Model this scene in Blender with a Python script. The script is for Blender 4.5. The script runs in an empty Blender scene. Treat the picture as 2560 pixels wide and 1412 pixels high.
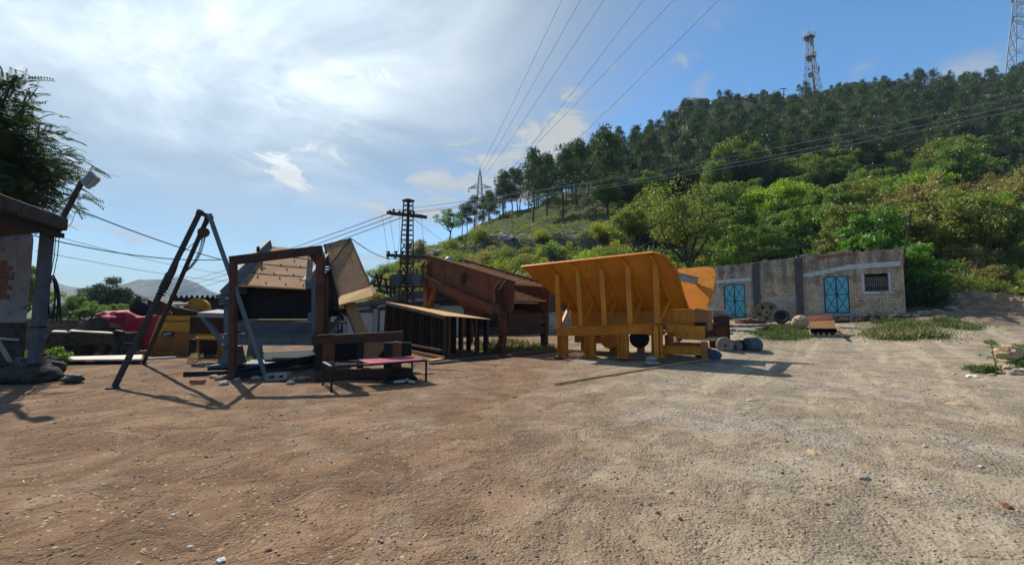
import bpy, bmesh, math, random
import numpy as np
from mathutils import Vector, Matrix, noise as mnoise
PI = math.pi
scene = bpy.context.scene
COL = scene.collection
FOC, CX, CY, HOR, EYE = 1050.0, 1280.0, 706.0, 775.0, 1.5     # camera in pixels of the 2560 wide photograph
PITCH = math.atan((HOR - CY) / FOC)
CP, SP = math.cos(PITCH), math.sin(PITCH)
Z = Vector((0, 0, 1))

def ray(px, py):
    a, b = (px - CX) / FOC, (CY - py) / FOC
    return Vector((a, CP - b * SP, SP + b * CP))
def P(px, py, Y):
    d = ray(px, py); t = Y / d.y
    return Vector((d.x * t, Y, EYE + d.z * t))
def G(px, py, z=0.0):
    d = ray(px, py); t = (z - EYE) / d.z
    return Vector((d.x * t, d.y * t, z))
def onplane(px, py, p0, n):
    d = ray(px, py); o = Vector((0, 0, EYE))
    t = (p0 - o).dot(n) / d.dot(n)
    return o + d * t
def plane3(a, b, c):
    n = (b - a).cross(c - a).normalized()
    return lambda px, py: onplane(px, py, a, n)
def zp(Y, py):
    b = (CY - py) / FOC
    return EYE + Y * (SP + b * CP) / (CP - b * SP)
def proj(p):
    x, y, z = p[0], p[1], p[2] - EYE
    f = y * CP + z * SP; v = -y * SP + z * CP
    return CX + FOC * x / f, CY - FOC * v / f
SUN_DIR = ray(437, -525).normalized()

# ---------------------------------------------------------------- mesh builder
class MB:
    def __init__(s): s.v = []; s.f = []
    def add(s, vs, fs):
        o = len(s.v); s.v += [tuple(v) for v in vs]; s.f += [tuple(i + o for i in f) for f in fs]; return s
    def poly(s, pts): return s.add(pts, [tuple(range(len(pts)))])
    def prism(s, pts, vec):
        n = len(pts); vec = Vector(vec); pts = [Vector(p) for p in pts]
        fs = [tuple(range(n - 1, -1, -1)), tuple(range(n, 2 * n))]
        fs += [(i, (i + 1) % n, n + (i + 1) % n, n + i) for i in range(n)]
        return s.add(pts + [p + vec for p in pts], fs)
    def plate(s, pts, th):
        pts = [Vector(p) for p in pts]; n = Vector((0, 0, 0))
        for i in range(len(pts)): n += pts[i].cross(pts[(i + 1) % len(pts)])
        n.normalize()
        return s.prism([p - n * th / 2 for p in pts], n * th)
    def box(s, c, sx, sy, sz, ax=None):
        c = Vector(c); X, Y, Zz = ax if ax else (Vector((1, 0, 0)), Vector((0, 1, 0)), Z)
        b = [c + X * (i * sx / 2) + Y * (j * sy / 2) + Zz * (k * sz / 2) for i in (-1, 1) for j in (-1, 1) for k in (-1, 1)]
        return s.add(b, [(0, 1, 3, 2), (4, 6, 7, 5), (0, 4, 5, 1), (2, 3, 7, 6), (0, 2, 6, 4), (1, 5, 7, 3)])
    def frame(s, p, q, up):
        d = (Vector(q) - Vector(p)); L = d.length; d = d / L
        side = d.cross(Vector(up))
        if side.length < 1e-4: side = d.cross(Vector((0, 1, 0)))
        side.normalize(); u = side.cross(d).normalized()
        return d, side, u, L
    def bar(s, p, q, w, h, up=Z):
        p, q = Vector(p), Vector(q); d, side, u, L = s.frame(p, q, up)
        return s.box((p + q) / 2, L, w, h, (d, side, u))
    def ibeam(s, p, q, w, h, t=.018, up=Z):
        p, q = Vector(p), Vector(q); d, side, u, L = s.frame(p, q, up); m = (p + q) / 2
        s.box(m + u * (h - t) / 2, L, w, t, (d, side, u)); s.box(m - u * (h - t) / 2, L, w, t, (d, side, u))
        return s.box(m, L - .002, t, h - 2 * t, (d, side, u))
    def tube(s, p, q, r, n=12, r2=None):
        return s.path([p, q], r, n, r2)
    def path(s, pts, r, n=6, r2=None):
        pts = [Vector(p) for p in pts]; m = len(pts); vs = []; fs = []; prev = None
        for i, p in enumerate(pts):
            d = (pts[min(i + 1, m - 1)] - pts[max(i - 1, 0)])
            d = d.normalized() if d.length > 1e-9 else Z
            if prev is None:
                a = d.cross(Z if abs(d.z) < .9 else Vector((1, 0, 0))).normalized()
            else:
                a = (prev - d * prev.dot(d)); a = a.normalized() if a.length > 1e-6 else d.orthogonal().normalized()
            prev = a; b = d.cross(a)
            rr = r if r2 is None else r + (r2 - r) * i / (m - 1)
            vs += [p + (a * math.cos(2 * PI * k / n) + b * math.sin(2 * PI * k / n)) * rr for k in range(n)]
        for i in range(m - 1):
            fs += [(i * n + k, i * n + (k + 1) % n, (i + 1) * n + (k + 1) % n, (i + 1) * n + k) for k in range(n)]
        fs += [tuple(range(n - 1, -1, -1)), tuple((m - 1) * n + k for k in range(n))]
        return s.add(vs, fs)
    def lathe(s, prof, o, axis=Z, n=24):
        o = Vector(o); axis = Vector(axis).normalized()
        a = axis.cross(Z if abs(axis.z) < .9 else Vector((1, 0, 0))).normalized(); b = axis.cross(a)
        vs = []; m = len(prof)
        for r, h in prof:
            vs += [o + axis * h + (a * math.cos(2 * PI * k / n) + b * math.sin(2 * PI * k / n)) * max(r, 1e-4) for k in range(n)]
        fs = [(i * n + k, i * n + (k + 1) % n, (i + 1) * n + (k + 1) % n, (i + 1) * n + k) for i in range(m - 1) for k in range(n)]
        fs += [tuple(range(n - 1, -1, -1)), tuple((m - 1) * n + k for k in range(n))]
        return s.add(vs, fs)
    def ring(s, o, axis, R, r, n=28, k=8):
        pts = []; o = Vector(o); axis = Vector(axis).normalized()
        a = axis.orthogonal().normalized(); b = axis.cross(a)
        return s.path([o + (a * math.cos(2 * PI * i / n) + b * math.sin(2 * PI * i / n)) * R for i in range(n + 1)], r, k)
    def spring(s, p, q, R, r, turns):
        p, q = Vector(p), Vector(q); ax = (q - p); a = ax.orthogonal().normalized(); b = ax.normalized().cross(a)
        m = int(turns * 14)
        return s.path([p + ax * (i / m) + (a * math.cos(2 * PI * turns * i / m) + b * math.sin(2 * PI * turns * i / m)) * R for i in range(m + 1)], r, 6)
    def rock(s, c, rx, ry, rz, seed=0, sub=2, rough=.28, rot=0, flat=True):
        bm = bmesh.new(); bmesh.ops.create_icosphere(bm, subdivisions=sub, radius=1)
        o = Vector((seed * 7.3, seed * 3.1, seed * 1.7)); c = Vector(c); cr, sr = math.cos(rot), math.sin(rot)
        idx = {}; vs = []
        for i, v in enumerate(bm.verts):
            idx[v] = i; q = v.co.copy()
            k = 1 + rough * (mnoise.noise(q * 1.1 + o) + .5 * mnoise.noise(q * 2.7 + o))
            cell = mnoise.cell(q * 1.3 + o) * .12
            q = Vector((q.x * rx, q.y * ry, q.z * rz)) * (k + cell * rough)
            vs.append(c + Vector((q.x * cr - q.y * sr, q.x * sr + q.y * cr, q.z)))
        fs = [tuple(idx[v] for v in f.verts) for f in bm.faces]; bm.free()
        return s.add(vs, fs)
    def build(s, name, mat, root=None, smooth=False, bevel=0, local=False, loc=None, recalc=True):
        me = bpy.data.meshes.new(name)
        base = Vector((0, 0, 0))
        if not local:
            if root is not None: base = ROOTLOC[root.name]
            elif loc is not None: base = Vector(loc)
            elif s.v:
                a = np.array(s.v); base = Vector((float(a[:, 0].mean()), float(a[:, 1].mean()), float(a[:, 2].min())))
        me.from_pydata([(v[0] - base.x, v[1] - base.y, v[2] - base.z) for v in s.v], [], s.f)
        if recalc:
            bm = bmesh.new(); bm.from_mesh(me); bmesh.ops.recalc_face_normals(bm, faces=bm.faces); bm.to_mesh(me); bm.free()
        if smooth:
            me.polygons.foreach_set('use_smooth', [True] * len(me.polygons))
            me.set_sharp_from_angle(angle=math.radians(40))
        o = bpy.data.objects.new(name, me); COL.objects.link(o)
        if mat: me.materials.append(mat)
        if root is not None:
            o.parent = root
        else: o.location = base
        ROOTLOC[o.name] = base.copy()
        if bevel:
            m = o.modifiers.new('b', 'BEVEL'); m.width = bevel; m.segments = 1; m.limit_method = 'ANGLE'; m.angle_limit = .6
        return o
ROOTLOC = {}
def tag(o, label=None, cat=None, group=None, kind=None):
    if label: o['label'] = label
    if cat: o['category'] = cat
    if group: o['group'] = group
    if kind: o['kind'] = kind
    return o
def thing(name, label, cat, loc, group=None, rotz=0):
    o = bpy.data.objects.new(name, None); COL.objects.link(o); o.empty_display_size = .2
    o.location = loc; o.rotation_euler = (0, 0, rotz); ROOTLOC[o.name] = Vector(loc)
    return tag(o, label, cat, group)
def copy_thing(o, loc, rz=0, sc=1, label=None, group=None, parent=None):
    c = o.copy(); COL.objects.link(c); c.parent = parent
    if parent is None:
        c.location = loc; c.rotation_euler = (0, 0, rz); c.scale = (sc, sc, sc) if not hasattr(sc, '__len__') else sc
        if label: c['label'] = label
        if group: c['group'] = group
        ROOTLOC[c.name] = Vector(loc)
    for ch in [x for x in o.children]: copy_thing(ch, None, parent=c)
    return c

# ---------------------------------------------------------------- materials
class NT:
    def __init__(s, nt): s.nt = nt
    def n(s, t, **kw):
        nd = s.nt.nodes.new(t)
        for k, v in kw.items():
            if k == 'ins':
                for kk, vv in v.items():
                    sock = nd.inputs[kk]
                    if hasattr(vv, 'is_output') or isinstance(vv, bpy.types.NodeSocket): s.nt.links.new(vv, sock)
                    else: sock.default_value = vv
            else: setattr(nd, k, v)
        return nd
    def m(s, op, a, b=0.0, c=None, clamp=False):
        nd = s.nt.nodes.new('ShaderNodeMath'); nd.operation = op; nd.use_clamp = clamp
        for i, x in enumerate((a, b, c)):
            if x is None: continue
            if isinstance(x, bpy.types.NodeSocket): s.nt.links.new(x, nd.inputs[i])
            else: nd.inputs[i].default_value = x
        return nd.outputs[0]
    def ss(s, x, lo, hi):
        nd = s.nt.nodes.new('ShaderNodeMapRange'); nd.interpolation_type = 'SMOOTHSTEP'
        s.nt.links.new(x, nd.inputs[0]); nd.inputs[1].default_value = lo; nd.inputs[2].default_value = hi
        return nd.outputs[0]
    def mix(s, f, a, b):
        nd = s.nt.nodes.new('ShaderNodeMix'); nd.data_type = 'RGBA'
        for sock, x in ((nd.inputs[0], f), (nd.inputs[6], a), (nd.inputs[7], b)):
            if isinstance(x, bpy.types.NodeSocket): s.nt.links.new(x, sock)
            elif hasattr(x, '__len__'): sock.default_value = (*x[:3], 1)
            else: sock.default_value = x
        return nd.outputs[2]
    def noise(s, vec, scale, detail=4, rough=.6, dist=0.0):
        nd = s.nt.nodes.new('ShaderNodeTexNoise'); nd.inputs['Scale'].default_value = scale; nd.inputs['Detail'].default_value = detail
        nd.inputs['Roughness'].default_value = rough; nd.inputs['Distortion'].default_value = dist
        if vec is not None: s.nt.links.new(vec, nd.inputs['Vector'])
        return nd.outputs['Fac']
    def vor(s, vec, scale, feature='F1', out='Distance'):
        nd = s.nt.nodes.new('ShaderNodeTexVoronoi'); nd.feature = feature; nd.inputs['Scale'].default_value = scale
        if vec is not None: s.nt.links.new(vec, nd.inputs['Vector'])
        return nd.outputs[out]
    def vmul(s, vec, xyz):
        nd = s.nt.nodes.new('ShaderNodeVectorMath'); nd.operation = 'MULTIPLY'; s.nt.links.new(vec, nd.inputs[0]); nd.inputs[1].default_value = xyz
        return nd.outputs[0]
def newmat(name):
    m = bpy.data.materials.new(name); m.use_nodes = True; nt = m.node_tree; nt.nodes.clear()
    out = nt.nodes.new('ShaderNodeOutputMaterial'); T = NT(nt)
    return m, T, out
def principled(T, out, col, rough=.6, metal=0.0, bump=None, bstr=.4, bdist=.01, spec=.4):
    b = T.n('ShaderNodeBsdfPrincipled')
    for k, x in (('Base Color', col), ('Roughness', rough), ('Metallic', metal), ('Specular IOR Level', spec)):
        if isinstance(x, bpy.types.NodeSocket): T.nt.links.new(x, b.inputs[k])
        else: b.inputs[k].default_value = (*x[:3], 1) if hasattr(x, '__len__') else x
    if bump is not None:
        bn = T.n('ShaderNodeBump'); bn.inputs['Strength'].default_value = bstr; bn.inputs['Distance'].default_value = bdist
        T.nt.links.new(bump, bn.inputs['Height']); T.nt.links.new(bn.outputs[0], b.inputs['Normal'])
    T.nt.links.new(b.outputs[0], out.inputs['Surface'])
    return b
def wornmat(name, c1, c2, wear=None, wt=(.58, .7), scale=3.0, rough=.55, metal=0.0, streak=True, bdist=.004, spec=.22):
    """painted or rusted metal / plaster: two tones, fine grain, runs down the face, and patches of wear"""
    m, T, out = newmat(name)
    co = T.n('ShaderNodeTexCoord').outputs['Object']
    n1 = T.noise(co, scale, 6, .65, .4); n2 = T.noise(co, scale * 14, 3, .7)
    f = T.ss(n1, .32, .68)
    if streak:
        st = T.noise(T.vmul(co, (1, 1, .12)), scale * 5, 4, .6)
        f = T.m('ADD', T.m('MULTIPLY', f, .65), T.m('MULTIPLY', T.ss(st, .35, .7), .35))
    col = T.mix(f, c1, c2)
    g = T.m('ADD', T.m('MULTIPLY', n2, .5), .75)
    mul = T.n('ShaderNodeMix', data_type='RGBA', blend_type='MULTIPLY'); mul.inputs[0].default_value = 1
    T.nt.links.new(col, mul.inputs[6]); T.nt.links.new(g, mul.inputs[7]); col = mul.outputs[2]
    r = T.m('ADD', T.m('MULTIPLY', n2, .25), rough - .12)
    if wear:
        w = T.m('MULTIPLY', T.ss(T.noise(co, scale * 1.7, 7, .72, .6), wt[0], wt[1]), .9)
        col = T.mix(w, col, wear); r = T.m('ADD', r, T.m('MULTIPLY', w, .2))
    principled(T, out, col, r, metal, T.m('ADD', n2, n1), .5, bdist, spec)
    return m
def leafmat(name, ca, cb, trans=.35, spread=.5):
    m, T, out = newmat(name)
    g = T.n('ShaderNodeNewGeometry'); oi = T.n('ShaderNodeObjectInfo')
    pos = T.n('ShaderNodeTexCoord').outputs['Object']
    f = T.m('ADD', T.m('MULTIPLY', g.outputs['Random Per Island'], spread), T.m('MULTIPLY', oi.outputs['Random'], 1 - spread))
    col = T.mix(f, ca, cb)
    d = T.n('ShaderNodeBsdfDiffuse', ins={'Color': col}); t = T.n('ShaderNodeBsdfTranslucent', ins={'Color': T.mix(.45, col, (cb[0] * 1.5, cb[1] * 1.6, cb[2] * .8))})
    gl = T.n('ShaderNodeBsdfGlossy', ins={'Roughness': .45, 'Color': (.8, .85, .8, 1)})
    ms = T.n('ShaderNodeMixShader', ins={0: trans, 1: d.outputs[0], 2: t.outputs[0]})
    ms2 = T.n('ShaderNodeMixShader', ins={0: .035, 1: ms.outputs[0], 2: gl.outputs[0]})
    T.nt.links.new(ms2.outputs[0], out.inputs['Surface'])
    return m

M = {}
M['rust_tan'] = wornmat('rust_tan', (.27, .138, .064), (.39, .215, .105), (.15, .07, .034), (.58, .72), 1.6, .85, spec=.15)
M['rust_tan_bright'] = wornmat('rust_tan_bright', (.46, .265, .11), (.54, .335, .15), (.33, .17, .07), (.60, .74), 2.5, .8, spec=.15)
M['rust_brown'] = wornmat('rust_brown', (.095, .033, .016), (.17, .062, .028), (.035, .018, .013), (.53, .68), 1.5, .8)
M['rust_mid'] = wornmat('rust_mid', (.062, .030, .020), (.115, .052, .030), (.028, .018, .014), (.54, .68), 2.2, .85)
M['rust_dark'] = wornmat('rust_dark', (.036, .022, .017), (.075, .039, .025), (.02, .015, .013), (.55, .7), 3, .8)
M['steel_black'] = wornmat('steel_black', (.010, .010, .011), (.022, .02, .019), (.04, .024, .016), (.6, .72), 3, .75)
M['grey_paint'] = wornmat('grey_paint', (.078, .104, .120), (.125, .152, .168), (.055, .035, .025), (.60, .73), 2.2, .6)
M['grey_light'] = wornmat('grey_light', (.20, .215, .22), (.29, .305, .31), (.12, .09, .07), (.6, .72), 3, .7, spec=.15)
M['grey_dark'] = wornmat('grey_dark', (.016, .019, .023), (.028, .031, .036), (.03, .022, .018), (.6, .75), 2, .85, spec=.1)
M['yellow'] = wornmat('yellow', (.52, .165, .006), (.66, .235, .012), (.20, .065, .016), (.59, .71), 1.3, .55, spec=.3)
def hopper_paint():
    m, T, out = newmat('yellow'); co = T.n('ShaderNodeTexCoord').outputs['Object']; n1 = T.noise(co, 1.1, 6, .65, .5); n2 = T.noise(co, 26, 4, .7); n3 = T.noise(co, 5.5, 6, .72, .8)
    col = T.mix(T.ss(n1, .32, .68), (.44, .138, .005), (.58, .212, .010)); run = T.ss(T.noise(T.vmul(co, (1, 1, .05)), 13, 4, .62), .50, .70)
    col = T.mix(T.m('MULTIPLY', T.m('MULTIPLY', run, T.ss(n1, .40, .62)), .75), col, (.20, .062, .014)); chip = T.m('MULTIPLY', T.ss(n3, .60, .65), T.ss(T.noise(co, .7, 3, .6), .52, .66))
    col = T.mix(T.m('MULTIPLY', chip, .85), col, (.11, .048, .026)); dust = T.m('MULTIPLY', T.ss(n2, .40, .68), T.ss(T.noise(co, .8, 4, .6), .40, .65)); col = T.mix(T.m('MULTIPLY', dust, .16), col, (.42, .25, .10))
    principled(T, out, col, T.m('ADD', .42, T.m('MULTIPLY', T.m('MAXIMUM', chip, dust), .4)), 0, T.m('ADD', T.m('MULTIPLY', n2, .5), T.m('SUBTRACT', n1, T.m('MULTIPLY', chip, .5))), .6, .006, .3); return m
M['yellow'] = hopper_paint()
M['yellow_rust'] = wornmat('yellow_rust', (.30, .10, .02), (.44, .17, .03), (.12, .045, .02), (.5, .7), 3, .65)
M['yellow_old'] = wornmat('yellow_old', (.46, .205, .028), (.56, .275, .045), (.22, .09, .025), (.57, .7), 2.5, .65)
M['orange_dull'] = wornmat('orange_dull', (.24, .095, .035), (.33, .14, .05), (.16, .07, .035), (.55, .7), 2.5, .65)
M['post_blue'] = wornmat('post_blue', (.060, .070, .088), (.095, .107, .125), (.05, .035, .026), (.58, .7), 4, .6)
M['concrete'] = wornmat('concrete', (.20, .18, .155), (.32, .30, .27), (.11, .10, .085), (.56, .7), 3, .9, bdist=.012)
M['concrete_dark'] = wornmat('concrete_dark', (.045, .039, .034), (.085, .074, .064), (.025, .021, .018), (.5, .66), 3, .95, bdist=.03)
M['plaster'] = wornmat('plaster', (.19, .175, .172), (.29, .27, .26), (.085, .068, .06), (.55, .65), 2.2, .95, bdist=.02)
M['slab_pale'] = wornmat('slab_pale', (.55, .50, .42), (.66, .61, .53), (.4, .35, .28), (.6, .72), 4, .85)
M['tin'] = wornmat('tin', (.16, .18, .20), (.24, .26, .28), (.13, .09, .07), (.6, .75), 2, .5, .3)
M['white_old'] = wornmat('white_old', (.62, .62, .60), (.74, .74, .72), (.4, .38, .34), (.6, .75), 3, .8)
M['stone_tan'] = wornmat('stone_tan', (.36, .23, .13), (.50, .36, .22), (.30, .15, .08), (.52, .64), 5, .9, streak=False, bdist=.02)
M['stone_grey'] = wornmat('stone_grey', (.24, .205, .165), (.35, .305, .25), (.13, .11, .09), (.55, .68), 6, .9, streak=False, bdist=.012)
M['red_brick'] = wornmat('red_brick', (.26, .10, .06), (.36, .16, .10), (.2, .15, .12), (.55, .7), 12, .9, streak=False)
M['soot_brick'] = wornmat('soot_brick', (.13, .058, .042), (.20, .10, .07), (.07, .055, .05), (.52, .66), 9, .95, streak=False)
M['rubber'] = wornmat('rubber', (.018, .018, .02), (.035, .034, .034), (.08, .07, .06), (.62, .75), 5, .8)
M['wire'] = wornmat('wire', (.03, .03, .034), (.06, .06, .065), None, scale=4, rough=.5)
M['alu_wire'] = wornmat('alu_wire', (.16, .165, .17), (.22, .225, .23), None, scale=4, rough=.6)
M['galv'] = wornmat('galv', (.27, .29, .31), (.37, .39, .41), (.2, .19, .18), (.62, .76), 2, .5, .3)
M['blue_steel'] = wornmat('blue_steel', (.055, .09, .14), (.08, .12, .18), (.05, .04, .035), (.6, .74), 6, .5)
M['transformer'] = wornmat('transformer', (.065, .095, .115), (.09, .125, .145), (.05, .035, .03), (.62, .75), 4, .5)
M['door_teal'] = wornmat('door_teal', (.085, .34, .43), (.13, .42, .50), (.12, .13, .12), (.63, .74), 2.5, .5)
M['frame_dark'] = wornmat('frame_dark', (.02, .045, .06), (.04, .07, .085), (.05, .03, .02), (.6, .74), 4, .6)
M['sign_blue'] = wornmat('sign_blue', (.035, .14, .28), (.06, .19, .34), (.16, .18, .2), (.58, .7), 5, .65)
M['sign_white'] = wornmat('sign_white', (.6, .64, .68), (.72, .75, .78), None, scale=6, rough=.7)
M['pink_web'] = wornmat('pink_web', (.40, .085, .13), (.52, .15, .20), (.6, .3, .33), (.55, .68), 6, .8)
M['tarp_red'] = wornmat('tarp_red', (.27, .016, .032), (.36, .034, .052), (.42, .09, .10), (.64, .76), 2, .65, spec=.12)
M['bark'] = wornmat('bark', (.045, .035, .026), (.085, .066, .05), (.03, .024, .02), (.55, .7), 6, .95, bdist=.02)
M['pine_bark'] = wornmat('pine_bark', (.06, .045, .035), (.10, .075, .058), None, scale=3, rough=.95)
M['dog_black'] = wornmat('dog_black', (.012, .011, .011), (.022, .02, .019), None, scale=20, rough=.9)
M['dog_pale'] = wornmat('dog_pale', (.42, .36, .33), (.5, .44, .40), None, scale=20, rough=.9)
M['pole_steel'] = wornmat('pole_steel', (.034, .031, .029), (.062, .056, .05), (.055, .032, .02), (.55, .70), 3, .75, spec=.12)
M['wheel_tan'] = wornmat('wheel_tan', (.14, .105, .055), (.22, .17, .095), (.07, .045, .03), (.55, .68), 4, .85)
M['light_grey'] = wornmat('light_grey', (.30, .32, .33), (.38, .40, .41), None, scale=4, rough=.45)
M['cast_grey'] = wornmat('cast_grey', (.17, .165, .155), (.26, .25, .235), (.15, .10, .07), (.52, .66), 8, .65)
M['lf_pine'] = leafmat('lf_pine', (0.02, 0.05, 0.03), (0.062, 0.108, 0.052), 0.22)
M['lf_pine2'] = leafmat('lf_pine2', (0.032, 0.066, 0.03), (0.092, 0.14, 0.055), 0.25)
M['lf_olive'] = leafmat('lf_olive', (0.085, 0.12, 0.024), (0.225, 0.25, 0.05), 0.48)
M['lf_mid'] = leafmat('lf_mid', (0.055, 0.115, 0.024), (0.16, 0.245, 0.048), 0.48)
M['lf_bright'] = leafmat('lf_bright', (0.115, 0.22, 0.018), (0.26, 0.38, 0.034), 0.52)
M['lf_yellow'] = leafmat('lf_yellow', (0.18, 0.21, 0.02), (0.3, 0.32, 0.03), 0.5)
M['lf_big'] = leafmat('lf_big', (0.04, 0.12, 0.014), (0.12, 0.25, 0.028), 0.44)
M['lf_dry'] = leafmat('lf_dry', (0.14, 0.13, 0.045), (0.31, 0.26, 0.09), 0.42)
M['lf_dark'] = leafmat('lf_dark', (0.024, 0.05, 0.022), (0.062, 0.1, 0.04), 0.25)
M['grass'] = leafmat('grass', (0.045, 0.075, 0.016), (0.13, 0.16, 0.04), 0.35)
M['straw'] = leafmat('straw', (.30, .22, .11), (.48, .38, .22), .2)
# ---------------------------------------------------------------- camera, sun, sky
cam = bpy.data.cameras.new('camera'); cam.sensor_width = 36; cam.lens = FOC / 2560 * 36; cam.clip_end = 12000; cam.clip_start = .05
co = bpy.data.objects.new('camera', cam); COL.objects.link(co); co.location = (0, 0, EYE); co.rotation_euler = (PI / 2 + PITCH, 0, 0); scene.camera = co
sun = bpy.data.lights.new('sun', 'SUN'); sun.energy = 4.3; sun.angle = math.radians(.55); sun.color = (1, .93, .82)
so = bpy.data.objects.new('sun', sun); COL.objects.link(so); so.rotation_euler = SUN_DIR.to_track_quat('Z', 'Y').to_euler(); so.location = (-30, 30, 60)
S_EL = math.asin(SUN_DIR.z); S_AZ = math.atan2(SUN_DIR.x, SUN_DIR.y)
scene.view_settings.view_transform = 'Standard'; scene.view_settings.look = 'None'; scene.view_settings.exposure = 0.58; scene.view_settings.gamma = 1
scene.cycles.use_denoising = True
scene.cycles.max_bounces = 6; scene.cycles.diffuse_bounces = 3; scene.cycles.glossy_bounces = 2; scene.cycles.transmission_bounces = 4
scene.cycles.volume_bounces = 0; scene.cycles.transparent_max_bounces = 6; scene.cycles.sample_clamp_indirect = 6

world = bpy.data.worlds.new('World'); scene.world = world; world.use_nodes = True
def make_sky():
    nt = world.node_tree; nt.nodes.clear(); T = NT(nt)
    out = T.n('ShaderNodeOutputWorld')
    sky = T.n('ShaderNodeTexSky', sky_type='NISHITA', sun_disc=False, sun_elevation=S_EL, sun_rotation=S_AZ, altitude=900, air_density=1.0, dust_density=.05, ozone_density=5.0)
    tint = T.n('ShaderNodeVectorMath', operation='MULTIPLY'); nt.links.new(sky.outputs[0], tint.inputs[0]); tint.inputs[1].default_value = (.66, .94, 1.0)
    bg1 = T.n('ShaderNodeBackground', ins={'Color': tint.outputs[0], 'Strength': SKY_STRENGTH})
    d = T.n('ShaderNodeTexCoord').outputs['Generated']
    sp = T.n('ShaderNodeSeparateXYZ', ins={0: d}); x, y, z = sp.outputs
    az = T.m('MULTIPLY', T.m('ARCTAN2', x, y), 180 / PI); el = T.m('MULTIPLY', T.m('ARCSINE', z), 180 / PI)
    dotn = T.n('ShaderNodeVectorMath', operation='DOT_PRODUCT'); nt.links.new(d, dotn.inputs[0]); dotn.inputs[1].default_value = SUN_DIR
    dot = dotn.outputs['Value']
    zz = T.m('ADD', T.m('MAXIMUM', z, 0.0), .16)
    cp = T.n('ShaderNodeCombineXYZ', ins={0: T.m('DIVIDE', x, zz), 1: T.m('DIVIDE', y, zz), 2: T.m('MULTIPLY', z, 1.5)}).outputs[0]
    n1 = T.noise(cp, 1.1, 9, .60, .5); n2 = T.noise(cp, 3.2, 8, .62, .6); n3 = T.noise(cp, .5, 5, .55, .4); n4 = T.noise(T.vmul(cp, (1, .8, 1)), 5.2, 9, .66, 1.1)
    def azel(px, py):
        r = ray(px, py).normalized(); return math.degrees(math.atan2(r.x, r.y)), math.degrees(math.asin(r.z))
    def blob(px, py, rx, ry, rot, k, nz, lo, hi):
        a0, e0 = azel(px, py); c, s = math.cos(rot), math.sin(rot)
        kk = math.cos(math.radians(a0)) ** 2; fx = 1 / (math.radians(1) * FOC / kk)  # pixels -> degrees near that point
        da = T.m('SUBTRACT', az, a0); de = T.m('SUBTRACT', el, e0)
        u = T.m('ADD', T.m('MULTIPLY', da, c / (rx * fx)), T.m('MULTIPLY', de, s / (rx * fx)))
        v = T.m('SUBTRACT', T.m('MULTIPLY', de, c / (ry * fx)), T.m('MULTIPLY', da, s / (ry * fx)))
        r2 = T.m('ADD', T.m('MULTIPLY', u, u), T.m('MULTIPLY', v, v))
        g = T.m('EXPONENT', T.m('MULTIPLY', r2, -1.0))
        if nz is None: return T.m('MULTIPLY', g, k)
        q = T.ss(T.m('ADD', T.m('MULTIPLY', T.m('SUBTRACT', g, 1.0), .42), nz), lo, hi)
        return T.m('MULTIPLY', q, k)
    haze = T.m('MULTIPLY', T.ss(dot, .57, .92), .85)
    low = T.m('MULTIPLY', T.ss(el, 24, -1), T.m('ADD', .40, T.m('MULTIPLY', T.ss(az, 25, -30), .30)))
    bl = [
        (660, 110, 420, 190, .1, .66, n1, .36, .66), (830, 200, 330, 110, -.3, .62, n2, .38, .66), (430, 90, 330, 170, 0, .45, n1, .36, .70), (760, 260, 330, 90, -.3, .5, n4, .36, .66),
        (722, 437, 105, 44, -.42, .95, n4, .30, .48), (825, 388, 130, 50, -.1, .70, n4, .36, .60), (1150, 450, 280, 120, .3, .9, n2, .30, .54), (640, 420, 150, 60, -.4, .35, n4, .40, .62),
        (1390, 345, 150, 95, .45, 1.0, n4, .26, .48), (1010, 520, 250, 66, .1, .80, n2, .36, .58), (1280, 430, 210, 120, .6, .95, n4, .28, .52),
        (1690, 158, 100, 44, .1, .90, n4, .34, .54), (1800, 30, 230, 80, .1, .60, n4, .40, .66), (2420, 160, 330, 90, .15, .62, n2, .34, .68), (2150, 175, 110, 50, .5, .40, n4, .38, .6),
        (1745, 235, 50, 110, -.5, .40, n4, .36, .6), (240, 330, 260, 50, -.62, .55, n1, .36, .70), (440, 480, 330, 36, -.62, .60, n1, .34, .64), (330, 600, 190, 40, 0, .75, n4, .36, .58),
        (560, 540, 330, 90, -.4, .35, n1, .34, .70), (930, 650, 150, 60, 0, .65, n2, .35, .58), (970, 195, 150, 44, -.2, .60, n4, .36, .58), (270, 575, 250, 24, -.12, .5, n4, .36, .56), (1500, 300, 240, 30, .6, .35, n4, .38, .62)]
    m = T.m('MAXIMUM', haze, low)
    tot = None
    for b in bl:
        q = blob(*b); tot = q if tot is None else T.m('MAXIMUM', tot, q)
    soft = T.m('MULTIPLY', T.m('MULTIPLY', T.ss(n1, .42, .72), T.ss(dot, .35, .85)), .30)
    m = T.m('SUBTRACT', 1.0, T.m('MULTIPLY', T.m('SUBTRACT', 1.0, m), T.m('MULTIPLY', T.m('SUBTRACT', 1.0, tot), T.m('SUBTRACT', 1.0, soft))))
    glow = T.m('MULTIPLY', T.m('POWER', T.ss(dot, .62, 1.0), 3.2), T.m('ADD', .45, T.m('MULTIPLY', T.ss(n1, .3, .7), .85)))
    thin = T.mix(T.ss(n3, .35, .65), (.40, .475, .525), (.48, .545, .58))
    col = T.mix(T.m('MAXIMUM', tot, T.m('MULTIPLY', soft, 1.5)), thin, (.74, .79, .81))
    br = T.m('ADD', .86, T.m('MULTIPLY', glow, 1.7))
    bg2 = T.n('ShaderNodeBackground', ins={'Color': col, 'Strength': T.m('MULTIPLY', br, CLOUD_STRENGTH)})
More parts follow.
